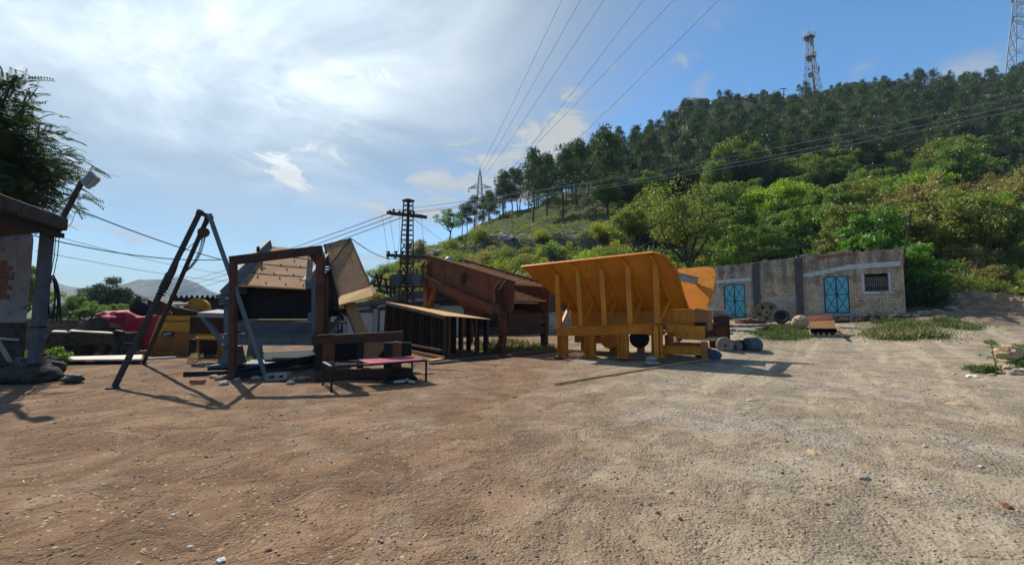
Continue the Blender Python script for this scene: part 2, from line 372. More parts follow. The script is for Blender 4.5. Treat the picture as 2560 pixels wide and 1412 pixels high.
    ms = T.n('ShaderNodeMixShader', ins={0: m, 1: bg1.outputs[0], 2: bg2.outputs[0]})
    nt.links.new(ms.outputs[0], out.inputs[0])
SKY_STRENGTH, CLOUD_STRENGTH = .128, .57
make_sky()

# ---------------------------------------------------------------- terrain
F0 = 'f'
HC = [  # photo column, then (distance, photo row or 'f'/height tuple) outwards; the last one is the crest
    (300,  [(12, (0,)), (18, (0,)), (24, (-.2,)), (30, (-.4,)), (45, (-.5,)), (70, (-.6,)), (120, (-.6,))]),
    (860,  [(12, (0,)), (18, (0,)), (24, (-.35,)), (32, (-.4,)), (45, (-.2,)), (55, (.6,)), (65, (1.5,))]),
    (900,  [(12, (0,)), (18, (0,)), (24, (-.35,)), (33, (-.4,)), (45, 757), (55, 735), (65, 716)]),
    (930,  [(12, (0,)), (18, (0,)), (25, (-.35,)), (34, (-.2,)), (45, 742), (55, 717), (65, 692)]),
    (1000, [(12, (0,)), (18, (0,)), (25, (-.3,)), (36, 752), (48, 717), (58, 682), (70, 650)]),
    (1070, [(12, (0,)), (18, (0,)), (25, (-.3,)), (37, 745), (49, 700), (61, 660), (75, 611)]),
    (1150, [(12, (0,)), (19, (0,)), (27, (-.1,)), (38, 735), (51, 668), (52.6, 628), (92, 586)]),
    (1220, [(12, (0,)), (20, (0,)), (29, (0,)), (38, 728), (52, 655), (53.6, 607), (105, 558)]),
    (1310, [(12, (0,)), (20, (0,)), (30, (.2,)), (38, 712), (52, 648), (53.8, 597), (118, 522)]),
    (1450, [(12, (0,)), (20, (.15,)), (30, (.6,)), (38, 700), (52, 640), (54, 585), (142, 468)]),
    (1560, [(13, (0,)), (21, (.3,)), (30, (.9,)), (38, 692), (54, 624), (56, 577), (162, 398)]),
    (1620, [(13, (0,)), (21, (.4,)), (30, (1.0,)), (38, 690), (55, 612), (68, 550), (172, 355)]),
    (1700, [(13, (0,)), (21, (.5,)), (30, (1.2,)), (37, 690), (56, 602), (80, 520), (186, 297)]),
    (1740, [(13, (0,)), (21, (.5,)), (30, (1.2,)), (37, 690), (56, 602), (80, 515), (188, 266)]),
    (1850, [(14, (0,)), (20, (.5,)), (26, (1.1,)), (34, 700), (56, 602), (90, 480), (196, 243)]),
    (2000, [(14, (0,)), (19, (.5,)), (24.5, (1.15,)), (31, 700), (55, 595), (90, 470), (206, 243)]),
    (2060, [(13.5, (0,)), (18.5, (.5,)), (23.5, (1.2,)), (30, 700), (53, 592), (90, 460), (209, 238)]),
    (2150, [(13, (0,)), (18, (.45,)), (22.5, (1.25,)), (29, 700), (50, 592), (90, 450), (212, 221)]),
    (2300, [(11, (0,)), (16, (.45,)), (20.5, (1.3,)), (28, 720), (48, 612), (90, 440), (215, 208)]),
    (2450, [(9, (0,)), (15, (.42,)), (20, (1.2,)), (27, 722), (48, 620), (90, 430), (215, 203)]),
    (2560, [(8.5, (0,)), (14, (.4,)), (19.5, (1.25,)), (26, 735), (46, 630), (90, 420), (212, 188)]),
]
HU = np.array([(c - CX) / FOC for c, _ in HC])
HY = np.array([[p[0] for p in pr] for _, pr in HC], float)
HZ = np.array([[p[1][0] if isinstance(p[1], tuple) else zp(p[0], p[1]) for p in pr] for _, pr in HC], float)
def _hash(ix, iy, seed):
    h = (ix * 374761393 + iy * 668265263 + seed * 1442695041) & 0x7fffffff
    h = ((h ^ (h >> 13)) * 1274126177) & 0x7fffffff
    return ((h ^ (h >> 16)) & 0xffff) / 65535.0
def vnoise(x, y, sc, seed=0):
    x = np.asarray(x, float) / sc + 1000.37; y = np.asarray(y, float) / sc + 1000.71
    ix = np.floor(x).astype(np.int64); iy = np.floor(y).astype(np.int64); fx = x - ix; fy = y - iy
    fx = fx * fx * (3 - 2 * fx); fy = fy * fy * (3 - 2 * fy)
    a = _hash(ix, iy, seed); b = _hash(ix + 1, iy, seed); c = _hash(ix, iy + 1, seed); d = _hash(ix + 1, iy + 1, seed)
    return (a + (b - a) * fx) * (1 - fy) + (c + (d - c) * fx) * fy - .5
def Hbase(x, y):
    x = np.asarray(x, float); y = np.asarray(y, float)
    yy = np.maximum(y, .5); u = np.clip(x / yy, HU[0], HU[-1])
    # beyond the right edge measure by slant distance so that the hill keeps wrapping round
    w = np.where(x / yy > HU[-1], np.hypot(x, y) / math.hypot(1, HU[-1]), yy)
    j = np.clip(np.searchsorted(HU, u) - 1, 0, len(HU) - 2); f = (u - HU[j]) / (HU[j + 1] - HU[j])
    Yk = HY[j] + (HY[j + 1] - HY[j]) * f[..., None]; Zk = HZ[j] + (HZ[j + 1] - HZ[j]) * f[..., None]
    z = np.zeros_like(w)
    K = Yk.shape[-1]
    for k in range(K - 1):
        t = (w - Yk[..., k]) / (Yk[..., k + 1] - Yk[..., k]); sel = (t >= 0) & (t < 1)
        z = np.where(sel, Zk[..., k] + (Zk[..., k + 1] - Zk[..., k]) * t, z)
    past = w >= Yk[..., -1]
    z = np.where(past, np.maximum(Zk[..., -1] - (w - Yk[..., -1]) * .45, np.minimum(Zk[..., -1], -.6)), z)
    z = np.where(w < Yk[..., 0], 0, z)
    return np.where(y < 1, 0, z)
def Hm(x, y):
    """the ground's height"""
    x = np.asarray(x, float); y = np.asarray(y, float)
    z = Hbase(x, y); r = np.hypot(x, y)
    k = np.clip((z - 1.4) / 4, 0, 1)
    z = z + k * (vnoise(x, y, 9, 1) * 2.2 + vnoise(x, y, 3.2, 2) * 1.0 + vnoise(x, y, 1.2, 3) * .45)
    z = z + (1 - k) * np.clip(30 / (r + 1), .0, 1) * (vnoise(x, y, 2.7, 4) * .05 + vnoise(x, y, .8, 5) * .026 + vnoise(x, y, .23, 6) * .013 + vnoise(x, y, .10, 11) * .006)
    z = z + np.clip((z - .25) / .5, 0, 1) * (1 - k) * (vnoise(x, y, 1.6, 7) * .16 + vnoise(x, y, .6, 8) * .07)
    return z
def HH(x, y): return float(Hm(np.array([x]), np.array([y]))[0])
def on(px, Y):
    """ground point in photo column px at distance Y"""
    z = 0.0
    for _ in range(6):
        d = ray(px, CY); x = (px - CX) / FOC * (Y * CP + (z - EYE) * SP); z = HH(x, Y)
    return Vector((x, Y, z))
_TT = 2 * 1.012 ** np.arange(400)
def gp(px, py):
    """first point of the real ground under photo pixel"""
    d = ray(px, py); hit = np.nonzero(EYE + d.z * _TT <= Hm(d.x * _TT, d.y * _TT))[0]
    if not len(hit): return P(px, py, 60)
    a, b = _TT[max(hit[0] - 1, 0)], _TT[hit[0]]
    for _ in range(2):
        tt = np.linspace(a, b, 24); h = np.nonzero(EYE + d.z * tt <= Hm(d.x * tt, d.y * tt))[0]; i = h[0] if len(h) else 23
        a, b = tt[max(i - 1, 0)], tt[i]
    return Vector((d.x * b, d.y * b, HH(d.x * b, d.y * b)))

def terrain():
    az = np.concatenate([np.arange(-180, -60, 4.0), np.arange(-60, 60, .36), np.arange(60, 180, 4.0)]) * PI / 180
    rr = [0.0, .4, .8]; r = 1.2
    while r < 9: rr.append(r); r *= 1.010
    while r < 260: rr.append(r); r *= 1.0185
    while r < 5200: rr.append(r); r *= 1.09
    rr = np.array(rr); A, R = np.meshgrid(az, rr)
    X = R * np.sin(A); Y = R * np.cos(A); Zh = Hm(X.ravel(), Y.ravel()).reshape(X.shape); Zb = Hbase(X.ravel(), Y.ravel()).reshape(X.shape)
    nr, na = X.shape
    i, j = np.meshgrid(np.arange(nr - 1), np.arange(na), indexing='ij'); j2 = (j + 1) % na
    quads = np.stack([i * na + j, i * na + j2, (i + 1) * na + j2, (i + 1) * na + j], -1).reshape(-1, 4)
    fz = Zb.ravel()[quads].mean(1); fy = Y.ravel()[quads].mean(1)
    hill = (fz > 1.75) | ((fy > 31) & (fz > .8))
    co_ = np.stack([X.ravel(), Y.ravel(), Zh.ravel()], -1)
    for name, sel, mat in (('ground', ~hill, M['ground']), ('hillside', hill, M['hill'])):
        q = quads[sel]; used, inv = np.unique(q, return_inverse=True); inv = inv.reshape(q.shape)
        me = bpy.data.meshes.new(name); me.vertices.add(len(used)); me.vertices.foreach_set('co', co_[used].astype(np.float32).ravel())
        me.loops.add(q.size); me.loops.foreach_set('vertex_index', inv[:, ::-1].astype(np.int32).ravel())
        me.polygons.add(len(q)); me.polygons.foreach_set('loop_start', np.arange(0, q.size, 4, dtype=np.int32)); me.polygons.foreach_set('loop_total', np.full(len(q), 4, np.int32))
        me.polygons.foreach_set('use_smooth', np.ones(len(q), bool)); me.update(); me.validate()
        o = bpy.data.objects.new(name, me); COL.objects.link(o); me.materials.append(mat)
        tag(o, kind='structure', label='bare brown and grey gravel yard' if name == 'ground' else 'steep grassy and rocky hillside behind the yard')
def ground_mats():
    m, T, out = newmat('ground'); co = T.n('ShaderNodeTexCoord').outputs['Object']
    sp = T.n('ShaderNodeSeparateXYZ', ins={0: co}); x, y, z = sp.outputs
    big = T.noise(co, .22, 5, .6, .8); mid = T.noise(co, 1.1, 6, .65, .5); fine = T.noise(co, 9, 5, .7); grit = T.noise(co, 55, 3, .75)
    # red-brown earth on the side of the machines, pale crushed stone on the track side
    side = T.ss(T.m('ADD', T.m('SUBTRACT', x, T.m('MULTIPLY', y, .16)), T.m('MULTIPLY', T.m('SUBTRACT', big, .5), 4.5)), -1.6, 1.9)
    earth = T.mix(T.ss(mid, .3, .7), (.160, .092, .052), (.255, .160, .095))
    pale = T.mix(T.ss(mid, .3, .7), (.255, .200, .136), (.345, .280, .198))
    col = T.mix(side, earth, pale)
    gv = T.m('MULTIPLY', T.ss(T.noise(co, .55, 5, .6, 1.2), .50, .66), T.m('ADD', .25, T.m('MULTIPLY', side, .6)))
    v = T.vor(co, 52, 'F1', 'Color'); vs = T.n('ShaderNodeSeparateColor', ins={0: v}).outputs[0]
    gravel = T.mix(vs, (.15, .125, .108), (.42, .365, .30))
    col = T.mix(gv, col, gravel)
    v2 = T.vor(co, 23, 'F1', 'Color'); vs2 = T.n('ShaderNodeSeparateColor', ins={0: v2}); 
    speck = T.m('MULTIPLY', T.ss(vs2.outputs[1], .80, .86), T.ss(T.vor(co, 23), .36, .22))
    col = T.mix(speck, col, T.mix(vs2.outputs[2], (.12, .085, .06), (.48, .40, .31)))
    col = T.mix(T.m('MULTIPLY', T.ss(fine, .54, .68), .5), col, (.12, .08, .052))
    col = T.mix(T.m('MULTIPLY', T.ss(grit, .58, .68), .6), col, T.mix(side, (.40, .29, .19), (.56, .47, .36)))
    col = T.mix(T.m('MULTIPLY', T.ss(grit, .44, .34), .7), col, (.085, .058, .04))
    # oily dark earth among the machines, weeds beyond
    ca, sa = math.cos(.9), math.sin(.9)
    rt = T.n('ShaderNodeCombineXYZ', ins={0: T.m('ADD', T.m('MULTIPLY', x, ca), T.m('MULTIPLY', y, sa)), 1: T.m('SUBTRACT', T.m('MULTIPLY', y, ca), T.m('MULTIPLY', x, sa)), 2: 0.0}).outputs[0]
    rut = T.noise(T.vmul(rt, (.13, 1.5, 1)), 1.0, 5, .6, .5)
    col = T.mix(T.m('MULTIPLY', T.m('MULTIPLY', T.ss(rut, .50, .62), side), .55), col, (.42, .345, .245))
    col = T.mix(T.m('MULTIPLY', T.ss(rut, .44, .34), .45), col, T.mix(side, (.13, .082, .05), (.21, .175, .14)))
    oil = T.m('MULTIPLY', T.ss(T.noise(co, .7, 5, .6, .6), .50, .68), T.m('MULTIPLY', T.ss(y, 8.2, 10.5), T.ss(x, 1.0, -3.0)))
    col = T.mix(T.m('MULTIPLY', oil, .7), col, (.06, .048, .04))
    gr = T.m('MULTIPLY', T.ss(T.noise(co, .5, 5, .65, .5), .46, .60), T.ss(T.m('ADD', z, T.m('MULTIPLY', T.m('SUBTRACT', y, 24.0), .05)), .25, .6))
    col = T.mix(T.m('MULTIPLY', gr, .8), col, T.mix(fine, (.06, .08, .025), (.13, .14, .05)))
    far = T.ss(T.m('POWER', T.m('ADD', T.m('MULTIPLY', x, x), T.m('MULTIPLY', y, y)), .5), 40, 90)
    col = T.mix(far, col, T.mix(big, (.055, .085, .03), (.12, .13, .055)))
    h = T.m('ADD', T.m('MULTIPLY', fine, .9), T.m('ADD', T.m('MULTIPLY', grit, .45), T.m('MULTIPLY', T.m('SUBTRACT', .5, T.vor(co, 40)), .35)))
    principled(T, out, col, .95, 0, T.m('MULTIPLY', h, T.m('ADD', .25, T.m('MULTIPLY', T.ss(T.noise(co, 1.6, 5, .65, .8), .36, .66), 1.1))), 1.0, .042, .12); M['ground'] = m
    m, T, out = newmat('hill'); co = T.n('ShaderNodeTexCoord').outputs['Object']
    nz = T.n('ShaderNodeSeparateXYZ', ins={0: T.n('ShaderNodeNewGeometry').outputs['Normal']}).outputs[2]
    a = T.noise(co, .09, 6, .65, .6); b = T.noise(co, .6, 6, .7, .4); c = T.noise(co, 3.5, 5, .7)
    grass = T.mix(T.ss(b, .3, .7), (.040, .058, .020), (.10, .115, .042)); grass = T.mix(T.m('MULTIPLY', T.ss(c, .5, .7), .6), grass, (.17, .16, .075))
    rock = T.mix(T.ss(c, .3, .7), (.11, .10, .09), (.30, .275, .24)); soil = T.mix(b, (.10, .07, .05), (.19, .13, .09))
    rk = T.m('MAXIMUM', T.ss(nz, .72, .52), T.m('MULTIPLY', T.ss(T.m('ADD', a, T.m('MULTIPLY', T.m('SUBTRACT', b, .5), .6)), .56, .66), .85))
    steep = T.ss(nz, .74, .50); col = T.mix(rk, T.mix(T.m('MULTIPLY', T.ss(b, .55, .7), .5), grass, soil), rock)
    col = T.mix(T.m('MULTIPLY', steep, .85), col, T.mix(T.ss(b, .4, .65), (.055, .042, .032), (.15, .125, .10)))
    principled(T, out, col, .95, 0, T.m('ADD', T.m('MULTIPLY', b, 1.5), c), 1.0, .35, .1); M['hill'] = m
    m, T, out = newmat('mountain'); co = T.n('ShaderNodeTexCoord').outputs['Object']
    a = T.noise(co, .006, 7, .68, .5); b = T.noise(T.vmul(co, (1, 1, .35)), .03, 6, .7)
    principled(T, out, T.mix(T.ss(T.m('ADD', a, T.m('MULTIPLY', T.m('SUBTRACT', b, .5), .7)), .35, .65), (.055, .07, .04), (.16, .145, .115)), .95, 0, b, 1, 20, .1); M['mountain'] = m
ground_mats(); terrain()

def mountain(name, label, ridge, Y, depth, seed):
    """a far ridge as a real hump: crest through the given photo points, sloping down before and behind"""
    ridge = [P(px, py, Y) for px, py in ridge]; xs = np.array([p.x for p in ridge]); zs = np.array([p.z for p in ridge])
    n, k = 140, 26; X = np.linspace(xs[0], xs[-1], n); zc = np.interp(X, xs, zs); vs = []; fs = []
    for i in range(n):
        for j in range(k):
            t = j / (k - 1) * 2 - 1; y = Y + t * depth; w = max(0, 1 - abs(t)) ** .85
            nn = float(vnoise([X[i]], [y], 90, seed)[0]) * 26 + float(vnoise([X[i]], [y], 28, seed + 1)[0]) * 11
            vs.append((X[i], y, -3 + (zc[i] + 3 + nn * (1 if abs(t) > .02 else .35)) * w))
    fs = [(i * k + j, (i + 1) * k + j, (i + 1) * k + j + 1, i * k + j + 1) for i in range(n - 1) for j in range(k - 1)]
    o = MB().add(vs, fs).build(name, M['mountain'], smooth=False, loc=(float(X.mean()), Y, 0)); o.data.polygons.foreach_set('use_smooth', [True] * len(o.data.polygons))
    tag(o, label, kind='structure')
mountain('mountain', 'far hazy rocky hill with a flat top and steep end', [(195, 770), (250, 742), (300, 712), (332, 704), (372, 697), (392, 692), (425, 697), (448, 694), (470, 702), (486, 712), (497, 732), (512, 748), (560, 762), (620, 772)], 1750, 420, 31)
mountain('mountain', 'far hazy hill behind the shed post', [(-260, 772), (-120, 735), (0, 702), (60, 692), (95, 693), (130, 702), (170, 714), (205, 726), (240, 738), (290, 752), (360, 766)], 1900, 480, 37)
# ---------------------------------------------------------------- plants
def leaf_mesh(name, clumps, L, W, seed, mat, root, up=.35, out=.5, droop=0.0, shell=.45, fold=.15):
    """clumps: (centre, (rx, ry, rz), how many). Diamond leaves spread through each clump"""
    rg = np.random.default_rng(seed); cs, ns = [], []
    for c, r, n in clumps:
        d = rg.normal(size=(n, 3)); d /= np.linalg.norm(d, axis=1)[:, None]
        rad = rg.random(n) ** shell
        cs.append(np.array(c) + d * rad[:, None] * np.array(r)); ns.append(d)
    c = np.concatenate(cs); d = np.concatenate(ns); n = len(c)
    a = rg.normal(size=(n, 3)) * (1 - out) + d * out * 1.6 + np.array([0, 0, -droop]); a /= np.linalg.norm(a, axis=1)[:, None] + 1e-9
    nn = rg.normal(size=(n, 3)) + np.array([0, 0, up * 3]); nn -= a * (nn * a).sum(1)[:, None]; nn /= np.linalg.norm(nn, axis=1)[:, None] + 1e-9
    b = np.cross(nn, a); s = (.65 + .7 * rg.random(n))[:, None]
    v = np.stack([c - a * s * L * .5, c + b * s * W * .5 + nn * s * W * fold, c + a * s * L * .5, c - b * s * W * .5 + nn * s * W * fold], 1).reshape(-1, 3)
    return raw_mesh(name, v, np.arange(n * 4).reshape(-1, 4), mat, root)
def raw_mesh(name, v, q, mat, root=None, loc=(0, 0, 0), smooth=False):
    me = bpy.data.meshes.new(name); me.vertices.add(len(v)); me.vertices.foreach_set('co', np.asarray(v, np.float32).ravel())
    k = q.shape[1]; me.loops.add(q.size); me.loops.foreach_set('vertex_index', q.astype(np.int32).ravel())
    me.polygons.add(len(q)); me.polygons.foreach_set('loop_start', np.arange(0, q.size, k, dtype=np.int32)); me.polygons.foreach_set('loop_total', np.full(len(q), k, np.int32))
    if smooth: me.polygons.foreach_set('use_smooth', np.ones(len(q), bool))
    me.update(); me.materials.append(mat)
    o = bpy.data.objects.new(name, me); COL.objects.link(o); o.parent = root; o.location = loc; ROOTLOC[o.name] = Vector((0, 0, 0))
    return o
def bent(rg, p, q, k=5, w=.08):
    p, q = Vector(p), Vector(q); L = (q - p).length
    return [p + (q - p) * (i / k) + Vector((rg.uniform(-1, 1), rg.uniform(-1, 1), rg.uniform(-.5, .5))) * (L * w * (0 if i in (0, k) else 1)) for i in range(k + 1)]
def pine(seed, mat, name='pine_tree', lean=.03, h=12.0, n_cl=30, bare=.36, wide=.2):
    rg = random.Random(seed); r = thing(name, '', 'tree', (0, 0, 0))
    t = MB(); top = Vector((rg.uniform(-1, 1) * lean * h, rg.uniform(-1, 1) * lean * h, h * .96)); tr = bent(rg, (0, 0, -.6), top, 6, .015)
    t.path(tr, .022 * h * .75, 7, .03); cl = []
    for i in range(n_cl):
        f = bare + (1 - bare) * ((i + rg.random()) / n_cl) ** .92; a = rg.random() * 6.283
        R = h * (wide * max(0, 1 - ((f - bare) / (1 - bare)) ** 1.6) + .035) * (.45 + .65 * rg.random())
        c = Vector((math.cos(a) * R + top.x * f, math.sin(a) * R + top.y * f, f * h)); s = h * (.055 + .04 * rg.random())
        cl.append((c, (s * 1.25, s * 1.25, s * .85), 70)); t.path([(top.x * f, top.y * f, f * h - R * .25), c], .035, 4, .015)
    t.build('trunk', M['pine_bark'], r, smooth=True)
    leaf_mesh('crown', cl, .052 * h * .75, .020 * h * .75, seed, mat, r, up=.5, out=.75, shell=.4)
    return r
def broadleaf(seed, mat, name='broadleaf_tree', h=7.0, wide=.42, trunk=.22, n_cl=34, per=190, L=.30, W=.18, flat=.8, hollow=.5, droop=0., clr=1.0):
    rg = random.Random(seed); r = thing(name, '', 'tree', (0, 0, 0)); t = MB()
    fork = Vector((rg.uniform(-.06, .06) * h, rg.uniform(-.06, .06) * h, trunk * h)); t.path(bent(rg, (0, 0, -.5), fork, 4, .06), .026 * h, 9, .019 * h)
    ax = h * wide; az_ = h * (1 - trunk) * .5; cz = h * (trunk + (1 - trunk) * .52); cl = []; limbs = []
    nl = 6
    for i in range(nl):
        a = 6.283 * (i + rg.random() * .7) / nl; e = rg.uniform(.25, 1.0)
        q = Vector((math.cos(a) * ax * .62 * (1.1 - e * .55), math.sin(a) * ax * .62 * (1.1 - e * .55), cz + az_ * (e - .55)))
        b = bent(rg, fork, q, 5, .07); t.path(b, .013 * h, 6, .005 * h); limbs.append(b)
    for i in range(n_cl):
        d = Vector((rg.gauss(0, 1), rg.gauss(0, 1), rg.gauss(0, 1))).normalized() * (hollow + (1 - hollow) * rg.random())
        if d.z < -.45: d.z *= .5
        c = Vector((d.x * ax, d.y * ax, cz + d.z * az_)); s = h * clr * (.075 + .055 * rg.random())
        cl.append((c, (s * 1.25, s * 1.25, s * flat), int(per * (.7 + .6 * rg.random()))))
        b = min(limbs, key=lambda l: min((p - c).length for p in l)); p = min(b[2:], key=lambda p: (p - c).length)
        t.path(bent(rg, p, c, 3, .08), .0045 * h, 4, .0018 * h)
    t.build('trunk', M['bark'], r, smooth=True)
    leaf_mesh('crown', cl, L, W, seed, mat, r, up=.4, out=.35, droop=droop, shell=.5)
    return r
def bush(seed, mat, name='shrub', h=1.6, wide=1.1, n_cl=16, per=150, L=.16, W=.08, up=.3):
    rg = random.Random(seed); r = thing(name, '', 'shrub', (0, 0, 0)); t = MB(); cl = []
    for i in range(n_cl):
        a = rg.random() * 6.283; R = wide * rg.random() ** .6; f = rg.uniform(.18, 1) * (1 - .45 * (R / wide) ** 2)
        c = Vector((math.cos(a) * R, math.sin(a) * R, h * f)); s = .24 * h * (.7 + .7 * rg.random())
        cl.append((c, (s * 1.2, s * 1.2, s), per)); t.path(bent(rg, (c.x * .2, c.y * .2, -.2), c, 3, .1), .016 * h, 4, .006 * h)
    t.build('stem', M['bark'], r, smooth=True)
    leaf_mesh('foliage', cl, L, W, seed, mat, r, up=up, out=.5, shell=.5)
    return r
PROTO = {}; USED = {}
def proto(key, fn, *a, **k):
    PROTO[key] = fn(*a, **k); USED[key] = False
def plant(key, loc, sc=1.0, label='', group=None, rz=None, cat=None, name=None):
    rz = random.random() * 6.283 if rz is None else rz; s = sc if hasattr(sc, '__len__') else (sc, sc, sc)
    if not USED[key]:
        o = PROTO[key]; o.location = loc; o.rotation_euler = (0, 0, rz); o.scale = s; o['label'] = label
        if group: o['group'] = group
        USED[key] = True
    else: o = copy_thing(PROTO[key], loc, rz, s, label, None)
    if not group and 'group' in o: del o['group']
    if group: o['group'] = group
    if cat: o['category'] = cat
    if name: o.name = name
    return o
random.seed(5)
for i in range(4): proto(('pine', i), pine, 11 + i, M['lf_pine'] if i % 2 else M['lf_pine2'], wide=.19 + .025 * i, bare=.30 + .05 * (i % 3), n_cl=34)
mats_b = [M['lf_mid'], M['lf_olive'], M['lf_mid'], M['lf_dark'], M['lf_olive'], M['lf_dry']]
for i in range(6): proto(('broad', i), broadleaf, 31 + i, mats_b[i], h=7, wide=.36 + .04 * (i % 3), trunk=.20 + .06 * (i % 2), n_cl=52, per=170, L=.25, W=.13, hollow=.32, clr=.86 + .1 * (i % 2), flat=.9)
mats_s = [M['lf_mid'], M['lf_olive'], M['lf_bright'], M['lf_dark'], M['lf_dry'], M['lf_yellow']]
for i in range(6): proto(('shrub', i), bush, 51 + i, mats_s[i], h=1.6, wide=1.15, n_cl=22, per=130, L=.15, W=.07)

# ---- the pine wood on the upper hill
def lim(px): return float(np.interp(px, [1130, 1220, 1310, 1450, 1600, 1750, 1900, 2100, 2300, 2560], [592, 578, 566, 552, 524, 510, 496, 470, 446, 420]))
rs = random.Random(77); spots = []
def far_enough(p, lst, d): return all((p.x - q.x) ** 2 + (p.y - q.y) ** 2 > d * d for q in lst)
tries = 0
while len(spots) < 272 and tries < 9000:
    tries += 1; px = rs.uniform(1215, 2600); u = (px - CX) / FOC
    yc = float(np.interp(u, HU, HY[:, -1])); Y = rs.uniform(66, yc + 2); p = on(px, Y)
    a, b = proj(p)
    if b > lim(px): continue
    crest = Y > yc - 26
    if crest and (1700 < px < 1995 or 2055 < px < 2230) and rs.random() < .86: continue
    if crest and px > 2230 and rs.random() < .3: continue
    if px < 1330 and Y < yc - 18: continue
    if not far_enough(p, spots, 5.0 if px > 1330 else 3.6): continue
    spots.append(p)
for k, (px, Y) in enumerate([(1168, 93), (1187, 95), (1206, 97), (1156, 92), (1222, 101), (1262, 108), (1280, 104), (1300, 109), (1342, 112)]):
    spots.append(on(px, Y - 1))
for k, p in enumerate(spots):
    a, b = proj(p); h = rs.uniform(10.2, 13.6) if a > 1330 else rs.uniform(9.5, 12)
    yq = float(np.interp((a - CX) / FOC, HU, HY[:, -1]))
    if a > 1560 and p.y > yq - 34: h *= rs.uniform(.38, .66)
    elif a > 1560 and p.y > yq - 60: h *= rs.uniform(.7, .95)
    if a < 1250: h = rs.uniform(7.0, 8.6)
    yc = float(np.interp((a - CX) / FOC, HU, HY[:, -1]))
    if a < 1250: lab, g = 'pine of the small bare-trunked row at the low end of the ridge', 'pines at the low end of the ridge'
    elif a < 1330: lab, g = 'pine between the small ridge row and the dense pine wood', 'pines between the ridge row and the wood'
    elif p.y > yc - 22: lab, g = 'dark pine on the skyline crest of the wooded hill', 'pines along the crest of the hill'
    elif b > lim(a) - 34: lab, g = 'pine with trunk showing along the lower edge of the hill wood', 'pines along the lower edge of the wood'
    else: lab, g = 'dark green pine in the middle of the dense hillside wood', 'pines inside the hillside wood'
    plant(('pine', rs.randrange(4)), p - Z * .2, h / 12 * rs.uniform(.95, 1.05), lab, g)
# ---- broadleaved trees on the slope under the pines
bs = []; tries = 0
while len(bs) < 128 and tries < 12000:
    tries += 1; px = rs.uniform(1480, 2640); Y = rs.uniform(33, 112) if rs.random() < .5 else rs.uniform(30, 62); p = on(px, Y); a, b = proj(p)
    if b < lim(px) - 6 or p.z < 2.0: continue
    if px < 1580 and Y < 64: continue
    if 1580 <= px < 1800 and Y < 46: continue
    if 1800 <= px < 2080 and Y < 46 and rs.random() < .6: continue
    if not far_enough(p, bs, 3.4 if Y < 60 else 4.4): continue
    bs.append(p)
for p in bs:
    a, b = proj(p); low = b > 535
    if a > 2230 and low: kinds, lab, g = [1, 4, 5, 1, 4, 0], 'olive-brown bushy tree on the slope beyond the brick hut', 'olive trees on the slope beyond the hut'
    elif low: kinds, lab, g = [0, 2, 1, 4, 0], 'mid-green bushy tree on the lower slope above the brick hut roof', 'bushy trees on the lower slope'
    else: kinds, lab, g = [3, 3, 0, 3, 1], 'rounded broadleaved tree on the slope just below the pine wood', 'broadleaved trees below the pines'
    s = rs.uniform(.70, 1.22) * (1.12 if p.y > 70 else .62 if p.y < 40 else .8); plant(('broad', rs.choice(kinds)), p - Z * (.15 + .5 * s), (s * rs.uniform(1, 1.25), s * rs.uniform(1, 1.25), s * rs.uniform(.95, 1.3)), lab, g)
# ---- shrubs over the lower slope
ss_ = []; tries = 0
while len(ss_) < 290 and tries < 12000:
    tries += 1; px = rs.uniform(935, 2660); Y = rs.uniform(29, 80) if px > 1350 else rs.uniform(35, 62)
    if px > 2290: Y = rs.uniform(24.5, 60)
    p = on(px, Y); a, b = proj(p)
    if p.z < 1.55: continue
    if px < 1500 and 575 < b < 640 and rs.random() < .8: continue
    if px < 1560 and b < 600: continue
    if not far_enough(p, ss_, 1.45 if px > 1400 else 1.7): continue
    ss_.append(p)
for p in ss_:
    a, b = proj(p)
    if a < 1340: kinds, lab, g = [0, 1, 4, 4], 'low shrub on the rocky foot of the hill behind the shop row', 'shrubs on the rocky foot of the hill'
    elif a < 1780: kinds, lab, g = [0, 1, 2, 3, 5], 'leafy shrub on the slope above the yellow hopper', 'shrubs above the yellow hopper'
    elif a < 2270: kinds, lab, g = [0, 1, 2, 3], 'green shrub on the slope above the hut roofline', 'shrubs above the hut roofline'
    else: kinds, lab, g = [4, 1, 1, 0, 3], 'dry olive shrub on the slope at the far end past the hut', 'dry shrubs past the hut'
    s = rs.uniform(.75, 1.6) * (.72 if p.y < 30 else 1); plant(('shrub', rs.choice(kinds)), p - Z * .1, (s, s, s * rs.uniform(.8, 1.25)), lab, g)
# ---- scrub and tufts that nobody could count
def scrub():
    rg = np.random.default_rng(4); n = 7500; vs = []
    px = rg.uniform(900, 2650, n); Y = 25 + 75 * rg.random(n) ** 1.5; u = (px - CX) / FOC
    x = u * Y * 1.0; y = Y; keep = Hbase(x, y) > 1.0; x, y = x[keep], y[keep]; z = Hm(x, y); cl = []
    for i in range(len(x)): s = float(rg.uniform(.16, .5)); cl.append(((x[i], y[i], z[i] + s * .35), (s * 1.3, s * 1.3, s * .7), 16))
    return cl
o = leaf_mesh('ground_cover', scrub(), .26, .12, 9, M['lf_olive'], None, up=.2, out=.5, shell=.6); tag(o, 'low scrub and tufts covering the hillside', kind='stuff')

